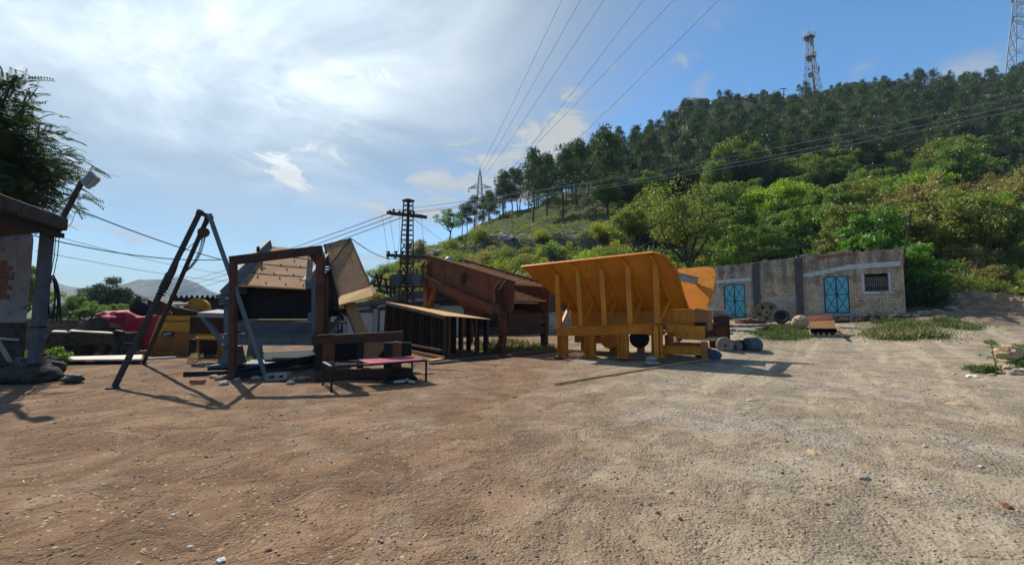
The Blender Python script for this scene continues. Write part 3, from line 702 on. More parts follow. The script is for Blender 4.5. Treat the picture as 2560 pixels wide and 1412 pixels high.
# ---- trees one can point to
proto('loose', broadleaf, 101, M['lf_olive'], h=9.6, wide=.44, trunk=.2, n_cl=62, per=150, L=.20, W=.11, hollow=.25, clr=.8)
p = on(1712, 35.5); plant('loose', (p.x, p.y, p.z - .4), (1, 1, 1.04), 'loose-crowned tree with dark forked trunk rising behind the yellow hopper', rz=1.0)
proto('lime', broadleaf, 107, M['lf_bright'], h=8.2, wide=.43, trunk=.2, n_cl=46, per=230, L=.24, W=.14, hollow=.35)
p = on(1950, 47); plant('lime', p - Z * .3, (1.06, 1.06, 1.0), 'bright lime-green tree on the slope above the hut', rz=.4)
proto('hut_tree', broadleaf, 113, M['lf_big'], h=4.6, wide=.44, trunk=.10, n_cl=40, per=150, L=.24, W=.11, hollow=.3, droop=.5, clr=1.15)
p = on(2288, 22.6); plant('hut_tree', p - Z * .2, (.82, .8, .78), 'big-leaved dark green tree against the end wall of the hut', rz=2.0)
p = on(2196, 25.2); plant('hut_tree', p - Z * .2, (1.0, 1.0, 1.22), 'tall fresh-green big-leaved tree rising over the hut roof', rz=.3)
proto('small_ridge', broadleaf, 119, M['lf_mid'], h=5.6, wide=.42, trunk=.34, n_cl=24, per=90, L=.24, W=.14, hollow=.4, clr=.9)
p = on(1122, 66); plant('small_ridge', p - Z * .3, (1, 1, 1), 'small open-crowned tree standing alone on the low rocky spur', rz=.2)
proto('lemon', bush, 131, M['lf_yellow'], h=2.2, wide=1.9, n_cl=26, per=160, L=.17, W=.09)
for px, Y, s, lab in ((1235, 40, 1.1, 'yellow-green flowering shrub just above the brown screen'), (1436, 34, 1.05, 'lime shrub with upright shoots over the hopper rim'), (1185, 50, .8, 'round pale green shrub on the spur below the ridge pines'), (1352, 53.5, .6, 'small light green shrub growing from the dark bank'), (1503, 54, 1.0, 'upright light green shrub against the earth bank'), (1610, 31, .9, 'fresh green shrub behind the rounded hopper corner'), (2440, 47, 1.2, 'yellowish bush high on the slope past the hut'), (2150, 27.5, .8, 'pale green shrub sprouting over the hut parapet')):
    p = on(px, Y); plant('lemon', p - Z * .1, s, lab)
for px, Y, s, lab in ((1310, 36, .9, 'light leafy shrub beside the hopper tip'), (1390, 33.5, 1.0, 'green shrub behind the hopper rim middle'), (1500, 32, 1.0, 'leafy shrub right behind the hopper rim top'), (1560, 33, 1.15, 'dense shrub behind the hopper near its curved corner')):
    p = on(px, Y); plant(('shrub', 2), p - Z * .1, s, lab)
for px, Y, s, lab in ((2278, 22.2, .95, 'dark shrub at the foot of the big-leaved tree by the hut end'), (2312, 22.6, 1.0, 'dark shrub filling under the outer side of the big-leaved tree'), (2250, 24.6, 1.2, 'dark shrub behind the hut end wall')):
    p = on(px, Y); plant(('shrub', 3), p - Z * .1, s, lab)
for k, Y, px, s, lab in (('lime', 50, 2290, 1.1, 'large bright green tree partway up the slope above the hut end'), (('broad', 1), 76, 1846, 1.7, 'large olive tree just under the pines over the lime-green tree'), (('broad', 0), 40, 2090, 1.0, 'round green tree directly over the hut parapet'), ('lime', 40, 2452, .72, 'bright yellow-green tree on the slope past the hut'), (('broad', 2), 58, 2405, 1.5, 'big rounded green tree high on the slope past the hut'), (('broad', 5), 44, 2545, 1.35, 'tall dry olive tree at the far end of the slope'), (('broad', 0), 50, 1800, 1.25, 'green tree between the loose-crowned and the lime-green trees'), (('broad', 3), 80, 2130, 1.5, 'broad dark tree just under the pine wood above the hut'), (('broad', 2), 70, 1620, 1.3, 'round green tree at the lower end of the wood above the hopper'), (('broad', 4), 34, 2370, .95, 'low spreading olive tree nearest the hut end'), ('loose', 70, 2010, .95, 'loose-crowned olive tree high above the hut roof')):
    p = on(px, Y); plant(k, p - Z * .3, s, lab)
# the valley trees seen past the shed
for px, Y, hh, key, lab in ((268, 56, 6.6, ('broad', 3), 'grey-green tree in the valley, tallest beyond the red tarp'), (318, 60, 5.2, ('broad', 3), 'slim grey-green tree in the valley below the flat hill'), (222, 60, 5.4, ('broad', 3), 'dark round tree in the valley left of the tallest one'), (178, 40, 3.6, ('broad', 0), 'bright green valley tree nearest the hanging hose'), (228, 38, 3.0, ('broad', 2), 'low green tree behind the handwheel machine'), (128, 36, 2.6, ('broad', 3), 'dark tree behind the hanging hose'), (300, 42, 2.9, ('broad', 0), 'green tree just over the red tarp')):
    p = on(px, Y); plant(key, p - Z * .3, hh / 7 * 1.0, lab)
for i in range(14):
    px, Y = rs.uniform(-900, 60), rs.uniform(36, 110); p = on(px, Y); plant(('broad', rs.choice([0, 3, 1])), p - Z * .3, rs.uniform(.5, .9), 'tree out in the valley beyond the plaster wall', 'trees in the valley beyond the plaster wall')
# feathery tree over the shed roof
def feathery():
    rg = random.Random(9); base = Vector((-17.2, 12.6, -.1)); r = thing('feathery_tree', 'dark feathery-leaved tree overhanging the shed roof', 'tree', base); t = MB()
    top = P(-120, 480, 12.6); t.path(bent(rg, base, top, 5, .03), .22, 10, .13)
    tips = [(-60, 200), (40, 195), (85, 235), (20, 270), (60, 320), (120, 330), (85, 380), (150, 390), (30, 400), (185, 430), (110, 440), (60, 460), (160, 475), (10, 480), (-60, 330), (-80, 420), (-120, 260), (-150, 360), (190, 400), (90, 300), (130, 505), (-30, 240), (40, 360), (0, 440), (100, 480), (-20, 500)]
    v = []; q = []; rgn = np.random.default_rng(3)
    def leaflet(c, a, nrm, L, W):
        b = nrm.cross(a).normalized(); o = len(v); v.extend([c, c + a * L * .5 + b * W * .5, c + a * L, c + a * L * .5 - b * W * .5]); q.append((o, o + 1, o + 2, o + 3))
    for px, py in tips:
        for w in range(3):
            tip = P(px + rg.uniform(-26, 18), py + rg.uniform(-22, 22), 12.2 + rg.uniform(-1.5, 1.6)); b = bent(rg, top + Vector((rg.uniform(-.2, .2), 0, rg.uniform(-1.2, .6))), tip, 6, .05); t.path(b, .05, 5, .012)
            for k in range(46):
                f = rg.uniform(.38, 1.0) * 6; i = min(int(f), 5); p = b[i].lerp(b[i + 1], f - i) + Vector((rg.gauss(0, .24), rg.gauss(0, .26), rg.gauss(0, .18)))
                d = (b[i + 1] - b[i]).normalized() + Vector((rg.gauss(0, .55), rg.gauss(0, .55), -.28 + rg.gauss(0, .25))); d.normalize(); n = Vector((rg.gauss(0, .3), rg.gauss(0, .3), 1)); side = n.cross(d).normalized(); Lr = rg.uniform(.32, .55)
                for m_ in range(9):
                    g = m_ / 8; c = p + d * Lr * g + Vector((0, 0, -.12 * g * g))
                    for sgn in (-1, 1): leaflet(c, (side * sgn + d * .55 + Vector((0, 0, -.25))).normalized(), n, .15 * (1 - .35 * g), .048)
    t.build('trunk', M['bark'], r, smooth=True)
    raw_mesh('crown', np.array([tuple(Vector(x) - base) for x in v]), np.array(q), M['lf_dark'], r)
feathery()
# ================================================================ the machines in the yard
def on_line(px, a, b):
    """parameter along the ground line a->b that shows at photo column px (same height assumed)"""
    r = (px - CX) / FOC; return (r * a.y - a.x) / ((b.x - a.x) - r * (b.y - a.y))
def bolts(mb, pts, n, r=.018, h=.014):
    for p in pts: mb.lathe([(r, -.002), (r, h), (r * .6, h + .004)], p, n, 6)

# ---------------------------------------------------------------- yellow feed hopper
def hopper():
    O = Vector((1.57, 13.7, 0)); d = Vector((2.69, -1.6, 0)).normalized(); m = Vector((.511, .859, 0))
    L = lambda s, t, z: O + d * s + m * t + Z * z
    r = thing('feed_hopper', 'big yellow flared feed hopper with ribbed side standing on short legs', 'hopper', L(1.5, .9, 0)); Yl = M['yellow']
    front = plane3(L(-1.316, -.2, 3.01), L(3.0, -.2, 3.19), L(.223, .95, 1.39)); n = (L(3, -.2, 3.19) - L(-1.316, -.2, 3.01)).cross(L(.223, .95, 1.39) - L(-1.316, -.2, 3.01)).normalized()
    if n.y > 0: n = -n          # towards the yard
    out = [(1304, 664), (1632, 628), (1652, 632), (1668, 641), (1682, 658), (1692, 682), (1704, 718), (1722, 767), (1516, 777), (1443, 783)]
    pts = [front(*p) for p in out]; pl = MB().plate(pts, .022); panel = pl.build('side_panel', Yl, r)
    fl = MB(); F = lambda i, j: (fl.plate([pts[i], pts[j], pts[j] + n * .10, pts[i] + n * .10], .016))
    for i in range(7): F(i, i + 1)
    fl.plate([pts[9], pts[0], pts[0] + n * .07, pts[9] + n * .07], .016); fl.plate([pts[7], pts[8], pts[8] + n * .07, pts[7] + n * .07], .016)
    fl.build('rim', Yl, panel)
    rl = MB(); a, b = front(1690, 664), front(1718, 764); rl.bar(a + n * .03, b + n * .03, .03, .06, n); rl.build('stiffener', Yl, panel)
    ribs = [((1379, 666), (1395, 687), (1429, 754), (1444, 781)), ((1434, 659), (1449, 680), (1485, 752), (1498, 774)), ((1493, 653), (1507, 675), (1542, 749), (1554, 771)), ((1558, 646), (1573, 668), (1606, 746), (1615, 768)), ((1627, 633), (1642, 662), (1675, 744), (1683, 763))]
    posts = [((1399, 816), (1393, 688)), ((1454, 813), (1446, 681)), ((1513, 811), (1505, 676)), ((1577, 808), (1570, 669)), ((1644, 806), (1639, 663))]
    vert = plane3(L(0, 0, 0), L(1, 0, 0), L(0, 0, 1))
    for rb, (pb, pt) in zip(ribs, posts):
        q = MB(); pp = [front(*p) for p in rb]
        for a, b in zip(pp, pp[1:]): q.bar(a + n * .06, b + n * .06, .09, .12, n)
        q.build('rib', Yl, r)
        bot = vert(*pb); bot.z -= .02; top = vert(*pt); q = MB(); kn = (front(*rb[1]) + n * .06)
        q.bar(bot, top, .15, .15, m); q.bar(top - Z * .02, kn + Z * .05, .11, .1, m); q.build('post', Yl, r, bevel=.006)
        q = MB(); k2 = front(*rb[2]) + n * .06; q.bar(bot + Z * .02 + m * .06, k2, .10, .07); q.build('brace', Yl, r)
    be = MB(); p0, p1 = L(-.12, 0, .79), L(3.02, 0, .975); be.ibeam(p0, p1, .24, .27, .026); be.build('beam', Yl, r)
    be = MB(); be.ibeam(L(-.12, 1.9, .80), L(3.02, 1.9, .985), .17, .24, .022); be.build('beam', Yl, r)
    for s in (0, 3.0):
        q = MB(); q.bar(L(s, .1, .8 + s * .06), L(s, 1.8, .8 + s * .06), .1, .18); q.build('cross_beam', Yl, r)
    for px, zb, zt in ((1406, .0, .69), (1475, .05, .75), (1556, .10, .81), (1640, .17, 1.07)):
        s = ((px - CX) / FOC * 13.7 - 1.57) / (.859 + .511 * (px - CX) / FOC); w = .3
        q = MB(); c = L(s, 0, 0)
        for u in (-1, 1): q.box(c + d * (u * w * .42) + Z * (zb + zt) / 2, .022, .26, zt - zb - .002, (d, m, Z))
        q.box(c + m * .02 + Z * (zb + zt) / 2, w * .82, .02, zt - zb, (d, m, Z)); q.box(c + Z * (zb - .006), w + .12, .34, .022, (d, m, Z))
        if zt > 1: q.box(c - m * .11 + Z * (zb + zt) / 2, w * .5, .02, zt - zb - .01, (d, m, Z))
        q.build('leg', Yl, r)
    for s in (.1, 1.15, 2.1, 3.0):
        q = MB(); q.box(L(s, 1.9, .33), .22, .2, .72, (d, m, Z)); q.box(L(s, 1.9, .0), .34, .3, .03, (d, m, Z)); q.build('leg', Yl, r)
    # far flared wall
    far = plane3(L(0, 1.85, 1.5), L(3.7, 1.85, 1.6), L(3, 3.0, 3.15))
    op = [(1420, 676), (1690, 673), (1766, 667), (1779, 669), (1787, 676), (1790, 688), (1787, 706), (1779, 738), (1768, 764), (1774, 781), (1746, 781), (1700, 755), (1500, 775)]
    fw = MB().plate([far(*p) for p in op], .022).build('far_panel', Yl, r)
    e = MB(); ep = [far(*p) for p in op[1:9]]
    fn = (far(1700, 700) - far(1500, 700)).cross(far(1700, 760) - far(1500, 700)).normalized()
    if fn.y < 0: fn = -fn
    for a, b in zip(ep, ep[1:]): e.plate([a, b, b + fn * .08, a + fn * .08], .016)
    e.build('rim', Yl, fw)
    cb = MB(); a, b = front(1690, 690), far(1746, 703); a = a + (b - a) * .02; cb.ibeam(a, b - (b - a) * .04, .12, .22, .02); cb.build('cross_tie', M['grey_light'], r)
    # feeder pan under the walls
    pan = MB(); pan.box(L(1.95, 1.4, 1.22), 4.0, .92, .62, (d, m, Z)); pan.build('feeder_pan', Yl, r, bevel=.01)
    nose = MB(); A, B = L(3.95, .93, 1.56), L(3.95, 1.87, 1.56); C, D = L(4.30, 1.95, 1.5), L(4.28, .95, 1.5)
    nose.prism([A, B, C, D], Vector((0, 0, -.6))); nose.build('feeder_nose', M['orange_dull'], r)
    skirt = plane3(L(0, .62, 0), L(1, .62, 0), L(0, .62, 1))
    sk = MB().plate([skirt(*p) for p in ((1662, 806), (1700, 812), (1763, 815), (1763, 850), (1700, 848), (1664, 832))], .03); sk.build('skirt_plate', Yl, r)
    fa = plane3(L(0, .9, 0), L(1, .9, 0), L(0, .9, 1)); f2 = MB().plate([fa(*p) for p in ((1600, 832), (1662, 826), (1663, 836), (1640, 842))], .03); f2.build('gusset_plate', Yl, r)
    # shaft housing and flywheels below
    q = MB(); c = L(1.35, .95, .55); q.lathe([(.30, -.10), (.30, .10), (.27, .12), (.08, .12), (.08, .18), (.02, .18)], c, -m, 28); q.build('flywheel', M['yellow'], r, smooth=True)
    q = MB(); q.lathe([(.30, -.08), (.30, .08), (.08, .10)], L(2.25, 1.1, .6), -m, 24); q.build('flywheel', M['steel_black'], r, smooth=True)
    q = MB(); q.box(L(1.45, 1.45, .32), .3, .3, .62, (d, m, Z)); q.build('bearing_stand', Yl, r)
    q = MB(); q.bar(L(.1, 1.2, .55), L(1.2, 1.2, .55), .5, .3); q.build('motor_bracket', M['yellow_rust'], r)
    # spring, lower rail and discharge shelf
    for s, t in ((3.33, .35), (3.33, 1.7)):
        z0, z1 = .50, .82; q = MB(); q.spring(L(s, t, z0), L(s, t, z1), .095, .02, 5); q.build('spring', M['yellow_rust'], r, smooth=True)
        q = MB(); q.box(L(s, t, z1 + .05), .26, .24, .05, (d, m, Z)); q.box(L(s, t + .08, z1 + .16), .2, .04, .2, (d, m, Z)); q.build('spring_seat', Yl, r)
    q = MB(); q.ibeam(L(3.05, .3, .36), L(4.18, .3, .36), .14, .24, .02); q.build('lower_rail', Yl, r)
    q = MB(); q.ibeam(L(3.05, 1.75, .36), L(4.18, 1.75, .36), .14, .24, .02); q.build('lower_rail', Yl, r)
    q = MB(); q.bar(L(4.22, .35, 0.12), L(4.22, .35, .62), .16, .12, m); q.build('post', M['orange_dull'], r)
    q = MB(); q.box(L(4.28, 1.1, .66), .42, 1.55, .025, (d, m, Z)); q.build('discharge_shelf', M['rust_tan_bright'], r)
    q = MB(); q.box(L(4.08, 1.35, .92), .3, 1.0, .44, (d, m, Z)); q.build('discharge_box', M['steel_black'], r)
    # blocks it rests on
    for s, t, a in ((.05, -.05, .16), (3.0, -.08, .2)):
        pass
    return L
HL = hopper()
def stone(name, label, p, rx, ry, rz, mat, seed, rot=0, sink=.25, rough=.3, group=None, sub=2):
    q = MB(); q.rock(Vector(p) + Z * (rz * (1 - sink)), rx, ry, rz, seed, sub, rough, rot); o = q.build(name, mat); return tag(o, label, 'stone', group)
p = G(1632, 912); stone('stone_block', 'upper grey stone wedged under the hopper leg', p + Z * .085 + Vector((.02, .14, 0)), .17, .14, .075, M['stone_grey'], 3, .3, .05)
stone('stone_block', 'lower grey stone under the near hopper leg, cracked across', p + Vector((0, .06, -.01)), .27, .17, .065, M['stone_grey'], 4, .1, .2)
p = G(1400, 897); stone('stone_block', 'rust-stained block under the hopper leg nearest the brown screen', p, .2, .15, .06, M['rust_brown'], 5, 0, .3)

# electric motors past the hopper
def motor(name, label, p, axis, R, Ln, mat, face, feet=True):
    r = thing(name, label, 'motor', p, 'electric motors on the ground'); ax = Vector(axis).normalized(); c = Vector(p) + Z * (R + .03)
    q = MB(); q.lathe([(R * .82, 0), (R, .02), (R, Ln - .02), (R * .85, Ln), (R * .5, Ln + R * .22), (R * .5, Ln + R * .25)], c - ax * Ln / 2, ax, 28)
    for i in range(20):
        a = 6.283 * i / 20; s = ax.cross(Z).normalized(); u = s * math.cos(a) + Z * math.sin(a); q.bar(c - ax * Ln * .40 + u * R * 1.0, c + ax * Ln * .38 + u * R * 1.0, .014, .05, u)
    q.build('body', mat, r, smooth=True)
    q = MB(); q.lathe([(R * .55, 0), (R * 1.06, .004), (R * 1.06, .05), (R * .75, .07), (R * .3, .085), (R * .28, .10)], c - ax * Ln / 2, -ax, 28); bolts(q, [c - ax * (Ln / 2 + .05) + (ax.cross(Z).normalized() * math.cos(a) + Z * math.sin(a)) * R * .94 for a in [6.283 * k / 8 for k in range(8)]], -ax, .022, .03); q.build('end_flange', face, r, smooth=True)
    q = MB(); q.lathe([(.035, 0), (.035, .12)], c + ax * (Ln / 2 + R * .2), ax, 12); q.lathe([(R * .14, 0), (R * .14, .06)], c - ax * (Ln / 2 + .10), -ax, 12); q.build('shaft', M['steel_black'], r, smooth=True)
    if feet:
        s = ax.cross(Z).normalized(); q = MB()
        for k in (-1, 1): q.bar(c - ax * Ln * .3 + s * (k * R * .7) - Z * (R - .01), c + ax * Ln * .3 + s * (k * R * .7) - Z * (R - .01), .1, .06)
        q.build('foot', M['steel_black'], r)
    return r
motor('electric_motor', 'electric motor showing its round grey flange, nearest the hopper', G(1812, 882), (.35, .93, 0), .255, .36, M['cast_grey'], M['cast_grey'])
motor('electric_motor', 'small dark rusty motor between the grey flange and the blue-grey motor', G(1848, 880), (.8, .6, 0), .19, .3, M['rust_dark'], M['cast_grey'], False)
motor('electric_motor', 'blue-grey ribbed motor lying side on, farthest from the hopper', G(1884, 881), (1, .18, 0), .235, .42, M['transformer'], M['transformer'])
r = thing('battery_case', 'dark blue box tipped on its edge by the hopper end', 'box', G(1784, 897)); c = G(1784, 897) + Z * .14; ax = (Vector((.86, -.3, -.42)).normalized(), Vector((.33, .94, 0)), None); ax = (ax[0], ax[0].cross(Vector((.3, .9, .1))).normalized(), None); ax = (ax[0], ax[1], ax[0].cross(ax[1]))
MB().box(c, .42, .24, .3, ax).build('case', M['blue_steel'], r, bevel=.02); MB().box(c + ax[0] * .05 + ax[1] * .135, .2, .015, .2, ax).build('lid', M['blue_steel'], r, bevel=.01)
q = MB(); q.rock(G(1757, 894) + Z * .1, .24, .2, .12, 8, 2, .2); o = q.build('sack', M['steel_black'], smooth=True); tag(o, 'dark slumped sack beside the blue box', 'sack')
# pipe on the ground
q = MB(); a, b = G(1386, 962), G(1772, 899); q.tube(a + Z * .022, b + Z * .022, .021, 8); o = q.build('steel_pipe', M['rust_tan_bright']); tag(o, 'long thin pale pipe lying on the ground in front of the hopper', 'pipe')
# rusty jaw crusher behind the hopper
def crusher():
    c = P(1797, 800, 15.6); base = on(1797, 15.6); r = thing('jaw_crusher', 'rusty crusher frame standing behind the end of the hopper', 'crusher', base); x = Vector((.9, -.43, 0)); y = Vector((.43, .9, 0)); ax = (x, y, Z)
    q = MB(); q.box(base + Z * .45, .62, .8, .9, ax); q.box(base + Z * 1.0 + x * .06, .45, .7, .3, ax); q.box(base + Z * .7 + x * .3, .16, .5, .9, ax); q.build('body', M['rust_dark'], r, bevel=.02)
    q = MB(); q.lathe([(.12, 0), (.30, .03), (.33, .2), (.27, .21), (.25, .08), (.05, .06)], base + Z * 1.17 + x * .02, Z + x * .1, 22); q.build('feed_bowl', M['cast_grey'], r, smooth=True)
    for k in (-1, 1):
        q = MB(); q.lathe([(.19, -.06), (.19, .06), (.05, .07)], base + Z * .62 + x * .1 + y * (-.45 * k), y, 18); q.build('bearing_cap', M['rust_brown'], r, smooth=True)
    q = MB()
    for i in range(4): q.tube(base + Z * (.25 + .27 * i) + x * .33 - y * .2, base + Z * (.25 + .27 * i) + x * .48 - y * .2, .035, 8)
    q.build('tie_bolt', M['rust_brown'], r)
crusher()

# ---------------------------------------------------------------- brown vibrating screen
def brown_screen():
    A, B = P(1067, 637, 17.5), P(1285, 703, 14.4); A0, B0 = Vector((A.x, A.y, 0)), Vector((B.x, B.y, 0)); l = (B0 - A0).normalized(); p = Vector((-l.y, l.x, 0)); W = 2.15; S = (B - A).normalized(); up = p.cross(S).normalized() if p.cross(S).z > 0 else -p.cross(S).normalized()
    r = thing('vibrating_screen', 'rust-brown sloping vibrating screen on tall legs beside the yellow hopper', 'screen machine', (A0 + B0) / 2 + p * .9); rb = M['rust_brown']; Ln = (B - A).length
    C = plane3(A, B, A + Z); side = [(1067, 637), (1285, 703), (1281, 778), (1275, 783), (1246, 768), (1077, 696), (1068, 690)]
    for off, nm in ((0, 'side_plate'), (W, 'far_side_plate')):
        pts = [C(*s) + p * off for s in side]; o = MB().plate(pts, .02).build(nm, rb, r)
        q = MB(); q.bar(pts[0], pts[1], .1, .03, up); q.bar(pts[1], pts[2] + Z * .02, .1, .03, S); q.build('edge_flange', rb, o)
    q = MB(); c = C(1160, 697) - p * .02; q.lathe([(.17, 0), (.17, .05), (.08, .05), (.08, .10)], c, -p, 20); bolts(q, [c - p * .05 + (S * math.cos(a) + up * math.sin(a)) * .14 for a in [.785 * k for k in range(8)]], -p, .022, .03); q.box(c + up * .17 - p * .02, .12, .04, .12, (S, p, up)); q.box(c - up * .17 - p * .02, .12, .04, .12, (S, p, up)); q.build('shaft_flange', M['rust_dark'], r)
    # decks
    for h, n0, n1, nm in ((-.10, .16, .995, 'upper_deck'), (-.66, .2, 1.0, 'lower_deck')):
        q = MB()
        N = 14
        for i in range(N):
            f = n0 + (n1 - n0) * i / (N - 1); a = A + S * Ln * f + up * h; q.bar(a + p * .02, a + p * (W - .02), .05, .07, up)
        q.bar(A + S * Ln * n0 + up * h + p * W * .5, A + S * Ln * n1 + up * h + p * W * .5, .05, .06, up); q.build(nm, M['rust_tan'], r)
    q = MB(); a = A + S * Ln * .14 + up * -.72; b = A + S * Ln * .97 + up * -.82; q.plate([a + p * .03, b + p * .03, b + p * (W - .03), a + p * (W - .03)], .015); q.build('bottom_tray', M['rust_dark'], r)
    # support channels, springs, brackets
    for off in (-.16, W + .16):
        a, b = C(1072, 703) + p * off, C(1243, 776) + p * off; q = MB(); q.ibeam(a, b, .16, .34, .025); q.build('support_beam', rb, r)
        for (x0, y0, x1, y1, nm) in ((1069, 697, 1069, 671, 0), (1253, 756, 1254, 727, 1)):
            q = MB(); s0, s1 = C(x0, y0) + p * (off * 1.0 - (.03 if off < 0 else -.03)), C(x1, y1) + p * (off - (.03 if off < 0 else -.03)); q.spring(s0, s1, .115, .022, 5.5); q.build('spring', M['rust_dark'], r, smooth=True)
            q = MB(); e = s1 + Z * .03
            q.box(e, .34, .26, .04, (l, p, Z)); sg = 1 if off < 0 else -1
            for k in (-1, 1): q.prism([e + l * (.14 * k) - p * (.12 * sg), e + l * (.14 * k) + p * (.12 * sg), e + l * (.14 * k) + p * (.12 * sg) + Z * .34 + l * .1], l * .02)
            q.build('spring_bracket', rb, r)
            q = MB(); q.prism([s0 + l * .22 - Z * .03 - p * .1, s0 - l * .2 - Z * .03 - p * .1, s0 - l * .1 - Z * .36 - p * .1, s0 + l * .24 - Z * .42 - p * .1], p * .2); q.build('spring_seat', M['rust_dark'], r)
    # under-hopper
    q = MB(); f = [C(*s) + p * .25 for s in ((1110, 722), (1236, 775), (1236, 800), (1170, 800), (1140, 765))]; q.prism(f, p * (W - .5)); q.build('under_chute', rb, r)
    q = MB(); f = [C(*s) + p * .1 for s in ((1172, 788), (1268, 785), (1268, 812), (1180, 822))]; q.prism(f, p * (W - .3)); q.build('discharge_tray', M['rust_dark'], r)
    fo = Vector((B.x, B.y, 0)) - p * .1
    q = MB(); a = C(1262, 776) - p * .12; foot = Vector((a.x, a.y, 0)); q.box((a + foot) / 2, .2, .2, a.z, (l, p, Z)); q.prism([foot + l * .02, foot - l * .5, foot - l * .06 + Z * .62], p * .03); q.box(foot + Z * .01, .4, .34, .03, (l, p, Z)); q.build('leg', M['rust_brown'], r)
    foot2 = foot + p * (W + .3); q = MB(); q.box(foot2 + Z * .62, .22, .2, 1.24, (l, p, Z)); q.box(foot2 + Z * .01, .4, .34, .03, (l, p, Z)); q.build('leg', M['rust_dark'], r)
    q = MB(); q.bar(foot + Z * 1.06, foot2 + Z * 1.06, .16, .22); q.build('cross_beam', M['rust_dark'], r); q = MB(); q.bar(foot + Z * .74 + l * .02, foot2 + Z * .74 + l * .02, .12, .26); q.build('cross_beam', M['rust_dark'], r)
    for off in (-.16, W + .16):
        a = C(1075, 712) + p * off; ft = Vector((a.x, a.y, -.1)); q = MB(); q.box((a + ft) / 2, .22, .2, a.z - ft.z, (l, p, Z)); q.build('leg', rb, r)
        q = MB(); q.bar(C(1100, 716) + p * off, C(1077, 772) + p * off, .14, .2, l); q.build('brace', rb, r)
    q = MB(); a = C(1077, 722); q.bar(a - p * .16, a + p * (W + .16), .12, .2); q.build('cross_beam', rb, r)
brown_screen()

# ---------------------------------------------------------------- rack of upright channels under a tan sheet
def rack():
    P1, P2, P3 = P(964, 755, 17.6), P(1113, 790, 12.9), P(1227, 799, 14.3); P4 = P1 + P3 - P2 - Z * .10
    r = thing('steel_rack', 'rack of dark upright channels topped by a sloping tan sheet', 'rack', Vector((P2.x, P2.y, 0))); q = MB(); q.prism([P1, P2, P3, P4], Z * .02); q.build('top_sheet', M['rust_tan_bright'], r)
    q = MB(); q.bar(P1 - Z * .06, P2 - Z * .06, .03, .09); q.build('edge_angle', M['rust_dark'], r); n = 19; w = (P3 - P2); w.z = 0; w.normalize(); e = (P1 - P2); e.z = 0; e.normalize()
    for i in range(n):
        f = .985 - .97 * (i / (n - 1)); t = P2 + (P1 - P2) * f; b = Vector((t.x, t.y, .03)) + e * (.25 * f) ; q = MB(); q.bar(b + w * .05, t - Z * .02 + w * .05, .03, .14, w); q.bar(b + w * .11 + e * .03, t - Z * .02 + w * .11 + e * .03, .09, .02, w); q.build('upright', M['steel_black'] if i % 3 else M['rust_dark'], r)
    for i in range(9):
        f = .9 - .86 * (i / 8); t = P3 + (P4 - P3) * f; b = Vector((t.x, t.y, .03)); q = MB(); q.bar(b - w * .06, t - Z * .02 - w * .06, .11, .14, w); q.build('upright', M['steel_black'], r)
    for i in range(5):
        f = .2 + .6 * i / 4; t = (P2 + P3) / 2 + (P1 - P2) * f; b = Vector((t.x, t.y, .03)); q = MB(); q.bar(b, t - Z * .02, .2, .14, w); q.build('upright', M['steel_black'], r)
    for f in (.09, .36, .66, .93):
        t = P2 + (P3 - P2) * f; b = Vector((t.x, t.y, .02)); q = MB(); q.bar(b, t - Z * .01, .035, .05, w); q.build('corner_bar', M['rust_brown'], r)
    for hh, off, mt in ((.06, -.05, 'rust_tan_bright'), (.28, .10, 'rust_dark')):
        a, b = Vector((P1.x, P1.y, hh)) + e * .2 - w * .1, Vector((P2.x, P2.y, hh)) - w * (.08 + off * .5); q = MB(); q.bar(a, b, .09, .06); q.build('bottom_rail', M[mt], r)
    q = MB(); q.bar(Vector((P2.x, P2.y, .04)), Vector((P3.x, P3.y, .04)), .06, .08); q.build('bottom_rail', M['rust_dark'], r)
rack()

